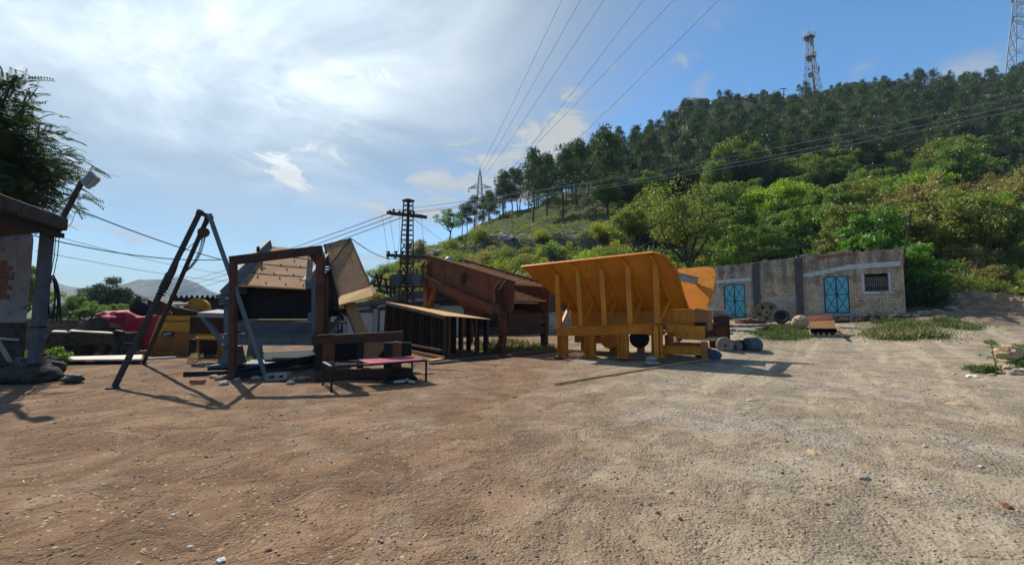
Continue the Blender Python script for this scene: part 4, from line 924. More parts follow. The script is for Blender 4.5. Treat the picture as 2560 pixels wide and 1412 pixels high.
# ---------------------------------------------------------------- grey screen machine
def grey_screen():
    r = thing('screen_machine', 'blue-grey screen machine with a tan sloping deck and dark open front', 'screen machine', Vector((-6.3, 11.2, 0))); g = M['grey_paint']
    d = [P(600, 713, 10.5), P(764, 723, 10.5), P(838, 632, 12.5), P(680, 617, 12.5)]; q = MB(); q.plate(d, .03); deck = q.build('deck', M['rust_tan'], r)
    n = (d[1] - d[0]).cross(d[3] - d[0]).normalized(); n = n if n.z > 0 else -n; q = MB(); uv = lambda u, v: (d[0] * (1 - u) + d[1] * u) * (1 - v) + (d[3] * (1 - u) + d[2] * u) * v + n * .015
    bolts(q, [uv(u, v) for v in (.07, .3, .52, .8) for u in (.06, .36, .66, .93)] + [uv(u, v) for v in (.2, .42, .66) for u in (.16, .5, .82)], n, .019, .022); q.build('bolt', M['rust_dark'], deck)
    q = MB()
    for v in (.27, .5, .74): q.plate([uv(.02, v) + n * .004, uv(.98, v) + n * .004, uv(.98, v + .012) + n * .004, uv(.02, v + .012) + n * .004], .008)
    q.build('seam', M['rust_dark'], deck)
    q = MB(); q.prism([P(597, 711, 10.42), P(764, 721, 10.42), P(764, 724.5, 10.42), P(597, 716, 10.42)], Vector((0, .05, 0))); q.build('front_lip', M['rust_tan_bright'], r)
    # cheeks beside the deck
    for c4, fl in (((P(586, 684, 10.4), P(675, 600, 12.6), P(680, 619, 12.6), P(600, 714, 10.5)), 0), ((P(764, 700, 10.4), P(842, 612, 12.6), P(838, 634, 12.6), P(766, 724, 10.5)), 1)):
        q = MB(); q.plate(list(c4), .03); o = q.build('cheek_plate', M['grey_paint'] if not fl else M['rust_tan'], r)
        q = MB(); q.bar(c4[0] - Vector((.04, 0, 0)), c4[1] - Vector((.04, 0, 0)), .10, .025); q.build('flange', M['grey_light'], o)  # paler grey puts the sunlit top edge into the paint
        if not fl:
            q = MB(); a = c4[0].lerp(c4[1], .62); q.box(a + Z * .06, .05, .08, .14); q.build('lifting_lug', M['grey_dark'], o)
    # box: dark front, sides, lower lip
    x0, x1 = P(594, 760, 10.6).x, P(786, 760, 10.6).x; za, zb = P(0, 800, 10.6).z, P(0, 717, 10.6).z
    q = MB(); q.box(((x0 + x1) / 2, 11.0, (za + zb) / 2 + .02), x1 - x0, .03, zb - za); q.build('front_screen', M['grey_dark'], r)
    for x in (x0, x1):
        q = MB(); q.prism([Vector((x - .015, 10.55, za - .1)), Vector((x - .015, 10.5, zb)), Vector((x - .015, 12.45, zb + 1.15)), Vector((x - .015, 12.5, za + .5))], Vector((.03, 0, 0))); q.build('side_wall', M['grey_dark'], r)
    q = MB(); q.box(((x0 + x1) / 2, 10.75, za - .015), x1 - x0, .42, .035); q.build('lower_lip', M['rust_brown'], r)
    z2, z3 = P(0, 835, 10.5).z, P(0, 805, 10.5).z; q = MB(); q.prism([Vector((x0, 10.5, z3)), Vector((x1, 10.5, z3)), Vector((x1, 10.62, z2)), Vector((x0 + .25, 10.62, z2)), Vector((x0, 10.5, z2 + .12))], Vector((0, 1.5, 0))); q.build('trough', M['grey_paint'], r)
    z4 = P(0, 862, 10.3).z; z5 = P(0, 834, 10.3).z; q = MB(); q.ibeam(Vector((x0 - .1, 10.3, (z4 + z5) / 2)), Vector((x1 + .2, 10.3, (z4 + z5) / 2)), .2, z5 - z4, .02); q.build('main_beam', g, r)
    q = MB(); q.ibeam(Vector((x0 - .1, 12.2, (z4 + z5) / 2 - .1)), Vector((x1 + .3, 12.2, (z4 + z5) / 2 - .1)), .2, z5 - z4, .02); q.build('main_beam', M['grey_dark'], r)
    # corner tabs of the open front
    for pts in (((763, 705), (787, 700), (790, 718), (766, 723)), ((770, 782), (783, 778), (790, 796), (770, 801))): MB().plate([P(x, y, 10.38) for x, y in pts], .03).build('corner_plate', g, r)
    # right hand posts
    for a, b, wd, mt in (((789, 700), (789, 862), .14, g), ((776, 650), (770, 720), .1, M['grey_light'])):
        q = MB(); q.bar(P(*b, 10.42), P(*a, 10.42), wd, wd, Vector((0, 1, 0))); q.build('post', mt, r)
    # left leg with flared foot
    foot = G(570, 915); yl = 10.9; q = MB(); q.bar(P(577, 870, yl), P(577, 764, yl), .2, .24, Vector((0, 1, 0))); q.prism([P(566, 866, yl - .12), P(588, 866, yl - .12), P(598, 910, yl - .12), P(540, 910, yl - .12)], Vector((0, .3, 0))); q.box(P(569, 913, yl), .66, .5, .05); q.build('leg', g, r)
    q = MB(); q.box(P(572, 921, yl - .05), .7, .55, .12); q.build('base_pad', M['steel_black'], r)
    q = MB(); q.bar(P(813, 905, 11.6), P(813, 735, 11.6), .22, .22, Vector((0, 1, 0))); q.build('leg', g, r)
    for x_, yq in ((637, 13.6), (800, 13.6)):
        q = MB(); b = on(x_, yq); q.prism([b + Vector((-.22, -.1, 0)), b + Vector((.22, -.1, 0)), b + Vector((.1, -.1, .9)), b + Vector((-.1, -.1, .9))], Vector((0, .2, 0))); q.build('leg', g, r)
    for s0, s1, R, mt in ((P(569, 763, 10.7), P(569, 731, 10.7), .165, g), (P(815, 683, 12.2), P(815, 655, 12.2), .17, M['grey_light'])):
        q = MB(); q.spring(s0, s1, R, .028, 4.2); q.build('spring', mt, r, smooth=True)
    q = MB(); q.prism([P(548, 728, 10.6), P(590, 687, 10.5), P(596, 700, 10.5), P(596, 734, 10.5), P(556, 736, 10.6)], Vector((0, .35, 0))); q.build('spring_bracket', g, r)
    q = MB(); q.prism([P(806, 640, 12.1), P(826, 612, 12.1), P(832, 660, 12.1), P(808, 662, 12.1)], Vector((0, .3, 0))); q.build('spring_bracket', M['grey_dark'], r)
    q = MB(); q.prism([P(804, 684, 12.1), P(828, 684, 12.1), P(822, 720, 12.1), P(806, 736, 12.1)], Vector((0, .3, 0))); q.bar(P(824, 690, 12.2), P(850, 760, 12.2), .07, .09); q.build('spring_seat', M['grey_dark'], r)
    q = MB(); q.bar(P(818, 832, 11.4), P(858, 786, 11.4), .12, .16, Vector((0, 1, 0))); q.build('brace', g, r)
    q = MB(); q.bar(P(806, 783, 11.6), P(868, 780, 11.6), .3, .2); q.build('side_rail', M['grey_dark'], r)
    # side shelf with diagonal strut
    q = MB(); q.prism([P(494, 781, 11.3), P(546, 773, 11.9), P(570, 776, 11.9), P(566, 783, 11.2)], Z * -.12); q.build('side_shelf', M['grey_light'], r)
    q = MB(); q.bar(P(507, 790, 11.4), P(566, 868, 11.2), .1, .12, Vector((0, 1, 0))); q.build('brace', g, r)
    q = MB(); q.box(P(545, 812, 12.4), 1.2, .6, .5); q.build('motor_mount', M['rust_dark'], r)
grey_screen()
for pts, lab, mt, h in (([(655, 893), (790, 886), (792, 912), (662, 913)], 'dark curved steel sheet lying under the grey machine', 'grey_dark', .16), ([(600, 907), (700, 909), (704, 917), (600, 919)], 'grey channel lying beside the rusty portal post', 'grey_paint', .1)):
    q = MB(); q.prism([G(*p) for p in pts], Z * h); o = q.build('steel_sheet', M[mt]); tag(o, lab, 'scrap steel')
q = MB(); q.bar(G(590, 944) + Z * .09, G(790, 908) + Z * .16, .14, .17); o = q.build('steel_beam', M['grey_dark']); tag(o, 'dark beam slanting across the ground behind the tripod foot', 'beam')
q = MB(); a, b = G(462, 939), G(584, 936); q.bar(a + Z * .05, b + Z * .05, .12, .008); q.bar(a + Z * .09, b + Z * .09, .14, .012); q.bar(a - Vector((0, .05, -.04)), b - Vector((0, .05, -.04)), .01, .1); o = q.build('steel_channel', M['rust_dark']); tag(o, 'dark channel with a bright top edge lying left of the portal post', 'beam')

# ---------------------------------------------------------------- rusty portal frame
def portal():
    y0, y1 = 9.3, 9.75; r = thing('portal_frame', 'rusty steel portal frame in front of the grey machine', 'frame', G(583, 945)); rb = M['rust_mid']
    b = P(582, 945, y0); b.z = .0; q = MB(); q.bar(b, P(583.5, 655, y0), .12, .13, Vector((0, 1, 0))); q.build('post', rb, r, bevel=.006)
    q = MB(); q.bar(P(576, 652, y0), P(806, 624, y1), .14, .19, Z); q.build('beam', M['rust_dark'], r, bevel=.006)
    q = MB(); a = P(801, 636, y1); q.bar(Vector((a.x + .06, y1, 0)), a, .15, .16, Vector((0, 1, 0))); q.build('post', rb, r, bevel=.006)
    q = MB(); a = P(815, 690, y1 + .12); q.bar(Vector((a.x + .02, y1 + .12, .9)), a, .09, .1, Vector((0, 1, 0))); q.build('post', M['rust_dark'], r)
    q = MB(); q.plate([P(771, 637, y1 - .02), P(800, 632, y1 - .02), P(803, 690, y1 - .02), P(790, 662, y1 - .02)], .02); q.build('gusset', M['rust_dark'], r)
    q = MB(); q.bar(P(578, 945, y0) + Z * .03, P(800, 914, 9.9), .1, .1); q.build('foot_rail', M['steel_black'], r)
portal()

# ---------------------------------------------------------------- leaning tan chute
def chute():
    r = thing('steel_chute', 'tan steel chute plate leaning high above the support frame', 'chute', Vector((-4.2, 11, 0))); A, B, C, D = P(811, 613, 12.2), P(877, 597, 12.2), P(928, 717, 10.9), P(845, 742, 10.9); q = MB(); q.plate([A, B, C, D], .02); pl = q.build('upper_plate', M['rust_tan'], r)
    n = (B - A).cross(D - A).normalized(); n = n if n.z > 0 else -n
    q = MB(); q.bar(A + n * .0, D, .03, .09, n); q.bar(B + n * .03, C + n * .03, .02, .07, n); q.bar(A, B, .02, .05, n); q.build('flange', M['rust_dark'], pl)
    q = MB(); q.bar(A.lerp(D, .45) + n * .03, B + n * .03, .03, .03, n); q.build('stay_rod', M['rust_dark'], pl)
    q = MB(); q.box(A.lerp(C, .42) + n * .014 + (B - A).normalized() * .25, .012, .012, .35, ((B - A).normalized(), n, (A - D).normalized())); q.build('weld_mark', M['rust_brown'], pl)
    q = MB(); q.plate([D, C, P(940, 738, 10.55), P(848, 763, 10.5)], .02); q.build('bright_flap', M['rust_tan_bright'], r)
    q = MB(); q.plate([P(924, 716, 10.75), P(930, 712, 10.75), P(943, 731, 10.5), P(936, 735, 10.5)], .02); q.build('corner_tab', M['rust_tan_bright'], r)
    q = MB(); q.bar(P(806, 690, 12.0), P(858, 800, 11.2), .06, .08, n); q.build('prop', M['rust_dark'], r)
    lo = [P(860, 760, 10.9), P(888, 755, 10.9), P(938, 872, 10.2), P(906, 884, 10.2)]; q = MB(); q.plate(lo, .02); o = q.build('lower_plate', M['rust_tan'], r)
    q = MB(); m2 = (lo[1] - lo[0]).cross(lo[3] - lo[0]).normalized(); q.bar(lo[0], lo[3], .025, .07, m2); q.build('flange', M['rust_dark'], o)
    yb = 10.15; q = MB(); q.prism([P(x, y, yb) for x, y in ((905, 846), (918, 844), (926, 860), (958, 843), (961, 870), (944, 893), (930, 903), (913, 902), (906, 890))], Vector((0, .03, 0))); q.build('foot_plate', M['rust_tan'], r)
    q = MB(); q.bar(P(926, 860, yb + .05), P(958, 843, yb + .05), .12, .02); q.build('foot_flange', M['rust_tan_bright'], r)
chute()

# ---------------------------------------------------------------- rusty support frame behind the charpoy
def support():
    y = 9.6; r = thing('support_frame', 'low rusty support frame with a heavy top beam behind the charpoy', 'frame', G(900, 935)); q = MB(); a, b = P(784, 851, y + .05), P(1008, 839, y + .1); q.bar(a, b, .16, .21); q.build('top_beam', M['rust_dark'], r, bevel=.006)
    q = MB(); q.box(P(815, 836, y), .26, .3, .012, ((b - a).normalized(), Vector((0, 1, 0)), Z)); q.build('pad_plate', M['rust_tan_bright'], r)
    for x0, x1, mt, t in ((806, 836, 'rust_brown', .06), (893, 905, 'steel_black', .12), (982, 1003, 'rust_brown', .06), (960, 982, 'steel_black', .2), (788, 804, 'steel_black', .14)):
        tp = P(x0, 858, y), P(x1, 858, y); q = MB(); q.prism([Vector((tp[0].x, y, 0)), Vector((tp[1].x, y, 0)), tp[1], tp[0]], Vector((0, t, 0))); q.build('leg', M[mt], r)
    q = MB(); q.bar(Vector((a.x + .3, y - .45, .1)), Vector((b.x + .25, y - .05, .12)), .18, .2); q.build('base_beam', M['rust_dark'], r)
    q = MB(); q.bar(Vector((a.x + .1, y + .9, .45)), Vector((b.x, y + .9, .45)), .1, .5); q.build('back_panel', M['steel_black'], r)
support()

# ---------------------------------------------------------------- charpoy with pink webbing
def charpoy():
    FLg, FR, BL = G(828, 978), G(1065, 953), G(807, 962); BR = FR + BL - FLg; h = .435; r = thing('charpoy', 'low steel charpoy bed with faded pink webbing', 'bed', (FLg + FR + BL + BR) / 4); st = M['steel_black']
    for p in (FLg, FR, BL, BR): MB().bar(p + Z * HH(p.x, p.y), p + Z * (h + .012), .035, .035, FR - FLg).build('leg', st, r)
    q = MB(); T = [p + Z * h for p in (FLg, FR, BR, BL)]
    for i in range(4): q.bar(T[i], T[(i + 1) % 4], .036, .036)
    q.bar(FLg + Z * .06, BL + Z * .06, .02, .025); q.build('frame', st, r)
    ln, wd = (FR - FLg), (BL - FLg)
    def at(u, v, s=0): return FLg + ln * u + wd * v + Z * (h + .022 - s * (.045 * math.sin(PI * min(max(v, 0), 1))) * 1.0)
    q = MB()
    for i in range(30):
        v = .06 + .88 * i / 29; k = 10; pts = [at(.36 + .62 * j / k, v, math.sin(PI * j / k)) for j in range(k + 1)]
        for a, b in zip(pts, pts[1:]): q.bar(a, b, .018, .004)
    for i in range(44):
        u = .37 + .60 * i / 43; k = 8; pts = [at(u, .02 + .96 * j / k, math.sin(PI * (u - .36) / .62)) + Z * .004 for j in range(k + 1)]
        for a, b in zip(pts, pts[1:]): q.bar(a, b, .016, .004)
    q.build('webbing', M['pink_web'], r, recalc=False)
    q = MB()
    for i in range(5): q.bar(at(.02, .12 + .19 * i), at(.37, .12 + .19 * i), .012, .008)
    for i in range(2): q.bar(at(.12 + .13 * i, .03), at(.12 + .13 * i, .97), .012, .008)
    q.build('cord', M['rubber'], r)
    q = MB(); q.bar(at(0, .0), at(0, 1.0), .05, .012); q.build('end_strap', M['grey_light'], r)
charpoy()
def skin(name, joints, edges, mat, root, sub=2):
    me = bpy.data.meshes.new(name); b = ROOTLOC[root.name]; me.from_pydata([tuple(Vector(p) - b) for p, _ in joints], edges, []); o = bpy.data.objects.new(name, me); COL.objects.link(o); o.parent = root; ROOTLOC[o.name] = b
    m = o.modifiers.new('skin', 'SKIN'); m.use_smooth_shade = True
    for i, (_, rr) in enumerate(joints): me.skin_vertices[0].data[i].radius = (rr if isinstance(rr, tuple) else (rr, rr))
    me.skin_vertices[0].data[0].use_root = True
    s = o.modifiers.new('sub', 'SUBSURF'); s.levels = s.render_levels = sub; me.materials.append(mat); return o
def dog():
    c = G(990, 954); x = Vector((.86, -.06, 0)); y = Vector((.06, .86, 0)); D = lambda a, b, z: c + x * a + y * b + Z * z
    r = thing('dog', 'black dog with pale legs lying asleep in the shade under the charpoy', 'dog', c)
    J = [(D(-.26, .10, .11), .115), (D(-.08, .10, .13), .12), (D(.10, .08, .13), .125), (D(.24, .04, .12), .10), (D(.33, .0, .115), .065), (D(.42, -.03, .10), .072), (D(.50, -.07, .075), .045), (D(.56, -.10, .06), .032),
         (D(-.30, .02, .06), .07), (D(-.12, -.10, .035), .045), (D(-.22, -.18, .03), .028), (D(-.08, -.22, .025), .025),
         (D(.18, -.06, .06), .05), (D(.28, -.16, .035), .032), (D(.14, -.20, .028), .026), (D(.05, -.22, .024), .026),
         (D(-.36, .16, .06), .03), (D(-.46, .10, .03), .022), (D(-.48, -.04, .022), .016), (D(.26, .02, .04), .045), (D(.38, -.17, .03), .03), (D(.50, -.20, .025), .024)]
    E = [(0, 1), (1, 2), (2, 3), (3, 4), (4, 5), (5, 6), (6, 7), (0, 8), (8, 9), (9, 10), (10, 11), (3, 12), (12, 13), (13, 14), (14, 15), (0, 16), (16, 17), (17, 18), (3, 19), (19, 20), (20, 21)]
    skin('body', J, E, M['dog_black'], r)
    for k in (-1, 1): MB().prism([D(.41, -.03 + .055 * k, .13), D(.45, -.04 + .055 * k, .15), D(.44, -.05 + .075 * k, .08)], y * .012).build('ear', M['dog_black'], r)
    for pts, rad in (([D(.28, -.165, .042), D(.14, -.205, .034), D(.03, -.225, .028)], .034), ([D(.38, -.175, .036), D(.45, -.195, .032), D(.53, -.205, .03)], .034), ([D(.24, -.01, .075), D(.32, -.06, .05), D(.3, -.14, .04)], .04)):
        MB().path(pts, rad, 8, rad * .8).build('pale_fur', M['dog_pale'], r, smooth=True)
dog()

# ---------------------------------------------------------------- tripod with chain hoist
def tripod():
    A, B, C = G(282, 972), G(357, 909), G(667, 944); top = P(503, 534, 9.25); r = thing('tripod_hoist_frame', 'tall tripod of dark steel pipes standing over the yard', 'tripod', (A + B + C) / 3)
    for f, tp, rad, mt in ((A, top + Vector((-.03, 0, .03)), .053, 'steel_black'), (B, top + Vector((.08, .1, -.06)), .048, 'steel_black'), (C, P(524, 540, 9.2), .047, 'grey_paint')):
        q = MB(); f = f - Z * .03; q.tube(f, tp, rad, 14); q.lathe([(rad * 1.25, 0), (rad * 1.25, .1)], tp - (tp - f).normalized() * .06, (tp - f), 12)
        if f.x < -7 and f.y < 9: q.lathe([(rad * 1.35, 0), (rad * 1.35, .35)], f.lerp(tp, .53), (tp - f), 12)
        q.lathe([(.12, -.01), (.11, .03), (rad, .05)], Vector((f.x, f.y, HH(f.x, f.y))), Z, 12)
        q.build('leg', M['pole_steel'] if mt == 'steel_black' else M[mt], r, smooth=True)
    q = MB(); q.bar(P(492, 530, 9.2), P(520, 540, 9.25), .06, .09); q.bar(P(494, 529, 9.2), P(507, 532, 9.2), .03, .03); q.bar(P(508, 536, 9.2), P(532, 545, 9.2), .05, .05); q.build('head_plate', M['rust_dark'], r)
    q = MB(); a = P(462, 620, 9.15); q.path([a, P(447, 640, 9.1), P(437, 675, 9.05), P(430, 690, 9.0), P(415, 720, 8.9), P(402, 735, 8.85)], .035, 6)
    for i in range(5): q.ring(A.lerp(top, .50 + .018 * i), top - A, .072, .014, 14, 5)
    q.build('rope_wrap', M['rubber'], r)
    h = thing('chain_hoist', 'chain hoist with hook hanging from the tripod head', 'hoist', P(507, 580, 9.2)); y = 9.2
    q = MB(); q.lathe([(.05, -.07), (.105, -.06), (.115, 0), (.105, .06), (.05, .07)], P(509, 581, y), Vector((.5, -.85, 0)), 20); q.build('body', M['rust_dark'], h, smooth=True)
    q = MB(); q.path([P(513, 545, y), P(515, 556, y), P(510, 566, y), P(507, 572, y)], .02, 6); q.path([P(519, 548, y), P(520, 558, y), P(516, 563, y)], .016, 6); q.build('hook', M['steel_black'], h)
    q = MB(); pts = [P(507, 592, y), P(504, 608, y), P(497, 632, y), P(487, 652, y), P(474, 668, y), P(459, 680, y + .2)]; K = 46
    def along(f):
        f *= len(pts) - 1; i = min(int(f), len(pts) - 2); return pts[i].lerp(pts[i + 1], f - i)
    for off in (0, .05):
        for i in range(K):
            a, b = along(i / K), along((i + 1) / K); dd = (b - a); s = dd.cross(Z if i % 2 else Vector((0, 1, 0))).normalized(); c = (a + b) / 2 + Vector((off, 0, off * .3)); L2 = dd.length * .62
            q.path([c + dd.normalized() * (L2 * math.cos(t)) + s * (.017 * math.sin(t)) for t in [6.283 * k / 8 for k in range(9)]], .006, 4)
    q.build('chain', M['pole_steel'], h)
    q = MB(); q.path([P(505, 590, y), P(480, 612, y), P(462, 626, y)], .008, 4); q.path([P(507, 592, y), P(482, 626, y), P(470, 650, y)], .008, 4); q.build('sling', M['rubber'], h)
tripod()
# ================================================================ buildings, poles, wires, small things
def brickmat(name, c1, c2, mort, sx=1.0, stain=True, tint=None):
    m, T, out = newmat(name); co = T.n('ShaderNodeTexCoord').outputs['Object']; sp = T.n('ShaderNodeSeparateXYZ', ins={0: co}); x, y, z = sp.outputs
    wob = T.noise(co, 3, 3, .6); v = T.n('ShaderNodeCombineXYZ', ins={0: T.m('ADD', x, y), 1: T.m('ADD', z, T.m('MULTIPLY', wob, .06)), 2: 0.0}).outputs[0]
    b = T.n('ShaderNodeTexBrick'); T.nt.links.new(v, b.inputs['Vector']); b.inputs['Scale'].default_value = 1.0 / sx
    for k, val in (('Brick Width', .24), ('Row Height', .083), ('Mortar Size', .016), ('Mortar Smooth', .4), ('Bias', 0.0)): b.inputs[k].default_value = val
    b.inputs['Color1'].default_value = (0, 0, 0, 1); b.inputs['Color2'].default_value = (1, 1, 1, 1); b.inputs['Mortar'].default_value = (.5, .5, .5, 1)
    n1 = T.noise(co, 1.3, 6, .65, .5); n2 = T.noise(co, 16, 5, .75); n3 = T.noise(T.vmul(co, (3.2, 3.2, 9)), 2.2, 5, .72)
    bc = T.mix(T.n('ShaderNodeSeparateColor', ins={0: b.outputs['Color']}).outputs[0], c1, c2)
    wash = T.ss(T.m('ADD', T.m('MULTIPLY', n1, .42), T.m('MULTIPLY', n3, .58)), .44, .53)          # limewash that has half worn off
    if tint is not None:
        lo, hi, zl, zh, tc = tint; bl = T.m('MULTIPLY', T.m('MULTIPLY', T.ss(x, lo - .15, lo + .15), T.ss(x, hi + .15, hi - .15)), T.m('MULTIPLY', T.ss(z, zl - .2, zl + .2), T.ss(z, zh + .25, zh - .25)))
        bc = T.mix(T.m('MULTIPLY', wash, .85), bc, T.mix(T.m('MULTIPLY', bl, .8), (.72, .61, .46), tc))
    else: bc = T.mix(T.m('MULTIPLY', wash, .75), bc, (.72, .61, .46))
    col = T.mix(T.m('MULTIPLY', b.outputs['Fac'], T.m('ADD', .45, T.m('MULTIPLY', n2, .6))), bc, mort)
    col = T.mix(T.m('MULTIPLY', T.ss(n2, .58, .70), .75), col, (.07, .055, .045))
    if stain:
        run = T.noise(T.vmul(co, (1, 1, .10)), 2.6, 5, .65); top = T.m('MULTIPLY', T.ss(z, 1.7, 2.9), T.ss(run, .38, .62))
        foot = T.m('MULTIPLY', T.ss(z, .7, .0), T.ss(n1, .35, .6)); col = T.mix(T.m('MULTIPLY', T.m('MAXIMUM', top, foot), .72), col, (.075, .075, .075))
    pat = T.ss(T.noise(co, .95, 7, .68, .9), .52, .60); col = T.mix(T.m('MULTIPLY', pat, .72), col, T.mix(n2, (.20, .19, .175), (.40, .375, .33))); grime = T.ss(T.noise(co, 2.1, 7, .72, .7), .56, .70); col = T.mix(T.m('MULTIPLY', grime, .6), col, (.085, .07, .055))
    h = T.m('ADD', T.m('MULTIPLY', T.m('MULTIPLY', b.outputs['Fac'], T.m('SUBTRACT', 1.0, T.m('MULTIPLY', pat, .8))), -.8), T.m('MULTIPLY', n2, .8)); principled(T, out, col, .95, 0, h, 1.0, .03, .15); return m
def S_(px):
    a, b = Vector((13.4, 25.3, 0)), Vector((17.1, 22.1, 0)); u = (b - a).normalized(); l = a - u * 4.6; r_ = (px - CX) / FOC; return (r_ * l.y - l.x) / (u.x - r_ * u.y)
M['hut_brick'] = brickmat('hut_brick', (.28, .14, .07), (.56, .36, .19), (.11, .085, .055), tint=(S_(1904), S_(1990), .3, 1.5, (.26, .37, .52)))
M['old_brick'] = brickmat('old_brick', (.25, .10, .065), (.38, .18, .12), (.30, .27, .24))
M['soot_wall'] = wornmat('soot_wall', (.05, .05, .052), (.10, .098, .095), (.17, .16, .15), (.6, .74), 2.2, .95, bdist=.02)
M['lime_band'] = wornmat('lime_band', (.36, .40, .43), (.52, .54, .54), (.14, .12, .10), (.54, .64), 3.5, .95, bdist=.01)
M['dark_void'] = wornmat('dark_void', (.012, .011, .010), (.022, .02, .018), None, scale=3, rough=.95)
M['shutter'] = wornmat('shutter', (.36, .37, .35), (.46, .46, .44), (.22, .19, .16), (.6, .74), 1.5, .6)
M['moss_red'] = wornmat('moss_red', (.22, .075, .06), (.30, .12, .09), (.09, .08, .075), (.5, .62), 4, .95)

# ---------------------------------------------------------------- brick hut, built in its own frame: x along the front, y into the hill
def hut():
    Aw, Bw = Vector((13.4, 25.3, 0)), Vector((17.1, 22.1, 0)); u = (Bw - Aw).normalized(); right = Aw + u * 7.55; left = Aw - u * 4.6; rot = math.atan2(u.y, u.x); Ln = (right - left).length
    n = Vector((-u.y, u.x, 0))                                  # into the hill
    def s_at(px): r_ = (px - CX) / FOC; return (r_ * left.y - left.x) / (u.x - r_ * u.y)
    Ln = s_at(2263); z0 = .55; org = Vector((left.x, left.y, z0))
    r = thing('brick_hut', 'long low whitewashed brick hut with two teal doors and a barred window', 'hut', org, rotz=rot)
    def zat(px, py):
        s = s_at(px); w = left + u * s; return P(px, py, w.y).z - z0
    d1, d2 = (s_at(1810), s_at(1863)), (s_at(2060), s_at(2124)); w1 = (s_at(2164), s_at(2222))
    d1z, d2z = (zat(1836, 793), zat(1836, 711)), (zat(2092, 782), zat(2092, 690)); wz = (zat(2193, 728), zat(2193, 684)); B = lambda: MB(); T_ = .28
    roof = lambda s: float(np.interp(s, [0, s_at(1785), s_at(1883), s_at(1887), s_at(1988), s_at(1994), s_at(2120), s_at(2256), Ln + 1], [zat(1700, 674), zat(1785, 666), zat(1883, 658), zat(1887, 654), zat(1988, 645), zat(1994, 640), zat(2120, 630), zat(2256, 622), zat(2256, 622)]))
    q = B(); cuts = sorted([0, *d1, *d2, *w1, Ln] + [Ln * i / 22 for i in range(1, 22)])
    rg = random.Random(6)
    def wallpiece(a, b, za, zb0, zb1): q.prism([(a, 0, za), (b, 0, za), (b, 0, zb1), (a, 0, zb0)], (0, T_, 0))
    jag = {c: rg.uniform(-.05, .04) for c in cuts}
    for a, b in zip(cuts, cuts[1:]):
        m_ = (a + b) / 2; t0, t1 = roof(a) + jag[a], roof(b) + jag[b]
        if d1[0] <= m_ <= d1[1]: wallpiece(a, b, d1z[1], t0, t1); wallpiece(a, b, -1.4, d1z[0], d1z[0])
        elif d2[0] <= m_ <= d2[1]: wallpiece(a, b, d2z[1], t0, t1); wallpiece(a, b, -1.4, d2z[0], d2z[0])
        elif w1[0] <= m_ <= w1[1]: wallpiece(a, b, wz[1], t0, t1); wallpiece(a, b, -1.4, wz[0], wz[0])
        else: wallpiece(a, b, -1.4, t0, t1)
    q.prism([(0, T_, -1.4), (0, 3.6, -1.4), (0, 3.6, roof(0)), (0, T_, roof(0))], (.25, 0, 0))
    q.prism([(0.25, 3.35, -1.4), (Ln, 3.35, -1.4), (Ln, 3.35, roof(Ln)), (.25, 3.35, roof(0))], (0, .25, 0)); q.build('wall', M['hut_brick'], r, local=True)
    q = B(); q.prism([(Ln - .25, T_, -1.4), (Ln - .25, 3.3, -1.4), (Ln - .25, 3.3, roof(Ln)), (Ln - .25, T_, roof(Ln))], (.25, 0, 0)); q.build('end_wall', M['soot_wall'], r, local=True)
    q = B(); q.prism([(.25, T_, roof(0) - .35), (Ln - .25, T_, roof(Ln) - .35), (Ln - .25, 3.35, roof(Ln) - .3), (.25, 3.35, roof(0) - .3)], (0, 0, .12)); q.build('roof', M['concrete_dark'], r, local=True)
    # pilasters, lintel band, red patch at the parapet
    for a, b in ((1884, 1901), (1991, 2008)):
        q = B(); sa, sb = s_at(a), s_at(b); q.prism([(sa, -.14, -1.2), (sb, -.14, -1.2), (sb, -.14, roof(sb) - .12), (sa, -.14, roof(sa) - .12)], (0, .137, 0)); q.build('pilaster', M['soot_wall'], r, local=True)
    for (a, ya), (b, yb), hh in (((2010, 695), (2120, 674), .22), ((2120, 674), (2258, 664), .24), ((1790, 709), (1880, 702), .2)):
        q = B(); sa, sb = s_at(a), s_at(b); za, zb = zat(a, ya), zat(b, yb); q.prism([(sa, -.02, za), (sb, -.02, zb), (sb, -.02, zb + hh), (sa, -.02, za + hh)], (0, .017, 0)); q.build('lintel_band', M['lime_band'], r, local=True)
    q = B(); sa, sb = s_at(2045), s_at(2150); q.prism([(sa, -.012, roof(sa) - .30), (sb, -.012, roof(sb) - .14), (sb, -.012, roof(sb) - .06), (sa, -.012, roof(sa) - .07)], (0, .01, 0)); q.build('red_patch', M['moss_red'], r, local=True)
    for c in range(46):
        a = rg.uniform(.1, Ln - .3); q = None
    q = B()
    for c in range(34):
        a = Ln * c / 34 + rg.uniform(0, .1); w_ = rg.uniform(.12, .3)
        if rg.random() < .7: q.box((a + w_ / 2, .10 + rg.uniform(0, .08), roof(a) + .025), w_, rg.uniform(.11, .2), rg.uniform(.05, .09))
    q.build('coping', M['stone_grey'], r, local=True)
    # doors
    for (a, b), (za, zb) in ((d1, d1z), (d2, d2z)):
        dr = B(); w_ = (b - a); g = .05
        for i in range(2): dr.box((a + g + (w_ - 2 * g) * (.25 + .5 * i), .06, (za + zb) / 2), (w_ - 2 * g) / 2 - .012, .03, zb - za - 2 * g)
        do = dr.build('door', M['door_teal'], r, local=True); fr = B()
        for x in (a + g / 2, b - g / 2): fr.box((x, .045, (za + zb) / 2), g, .07, zb - za)
        fr.box(((a + b) / 2, .045, zb - g / 2), w_ - 2 * g - .002, .07, g); fr.box(((a + b) / 2, .045, za + g / 2), w_ - 2 * g - .002, .07, g); fr.build('frame', M['frame_dark'], do, local=True)
        br = B(); m_ = (a + b) / 2
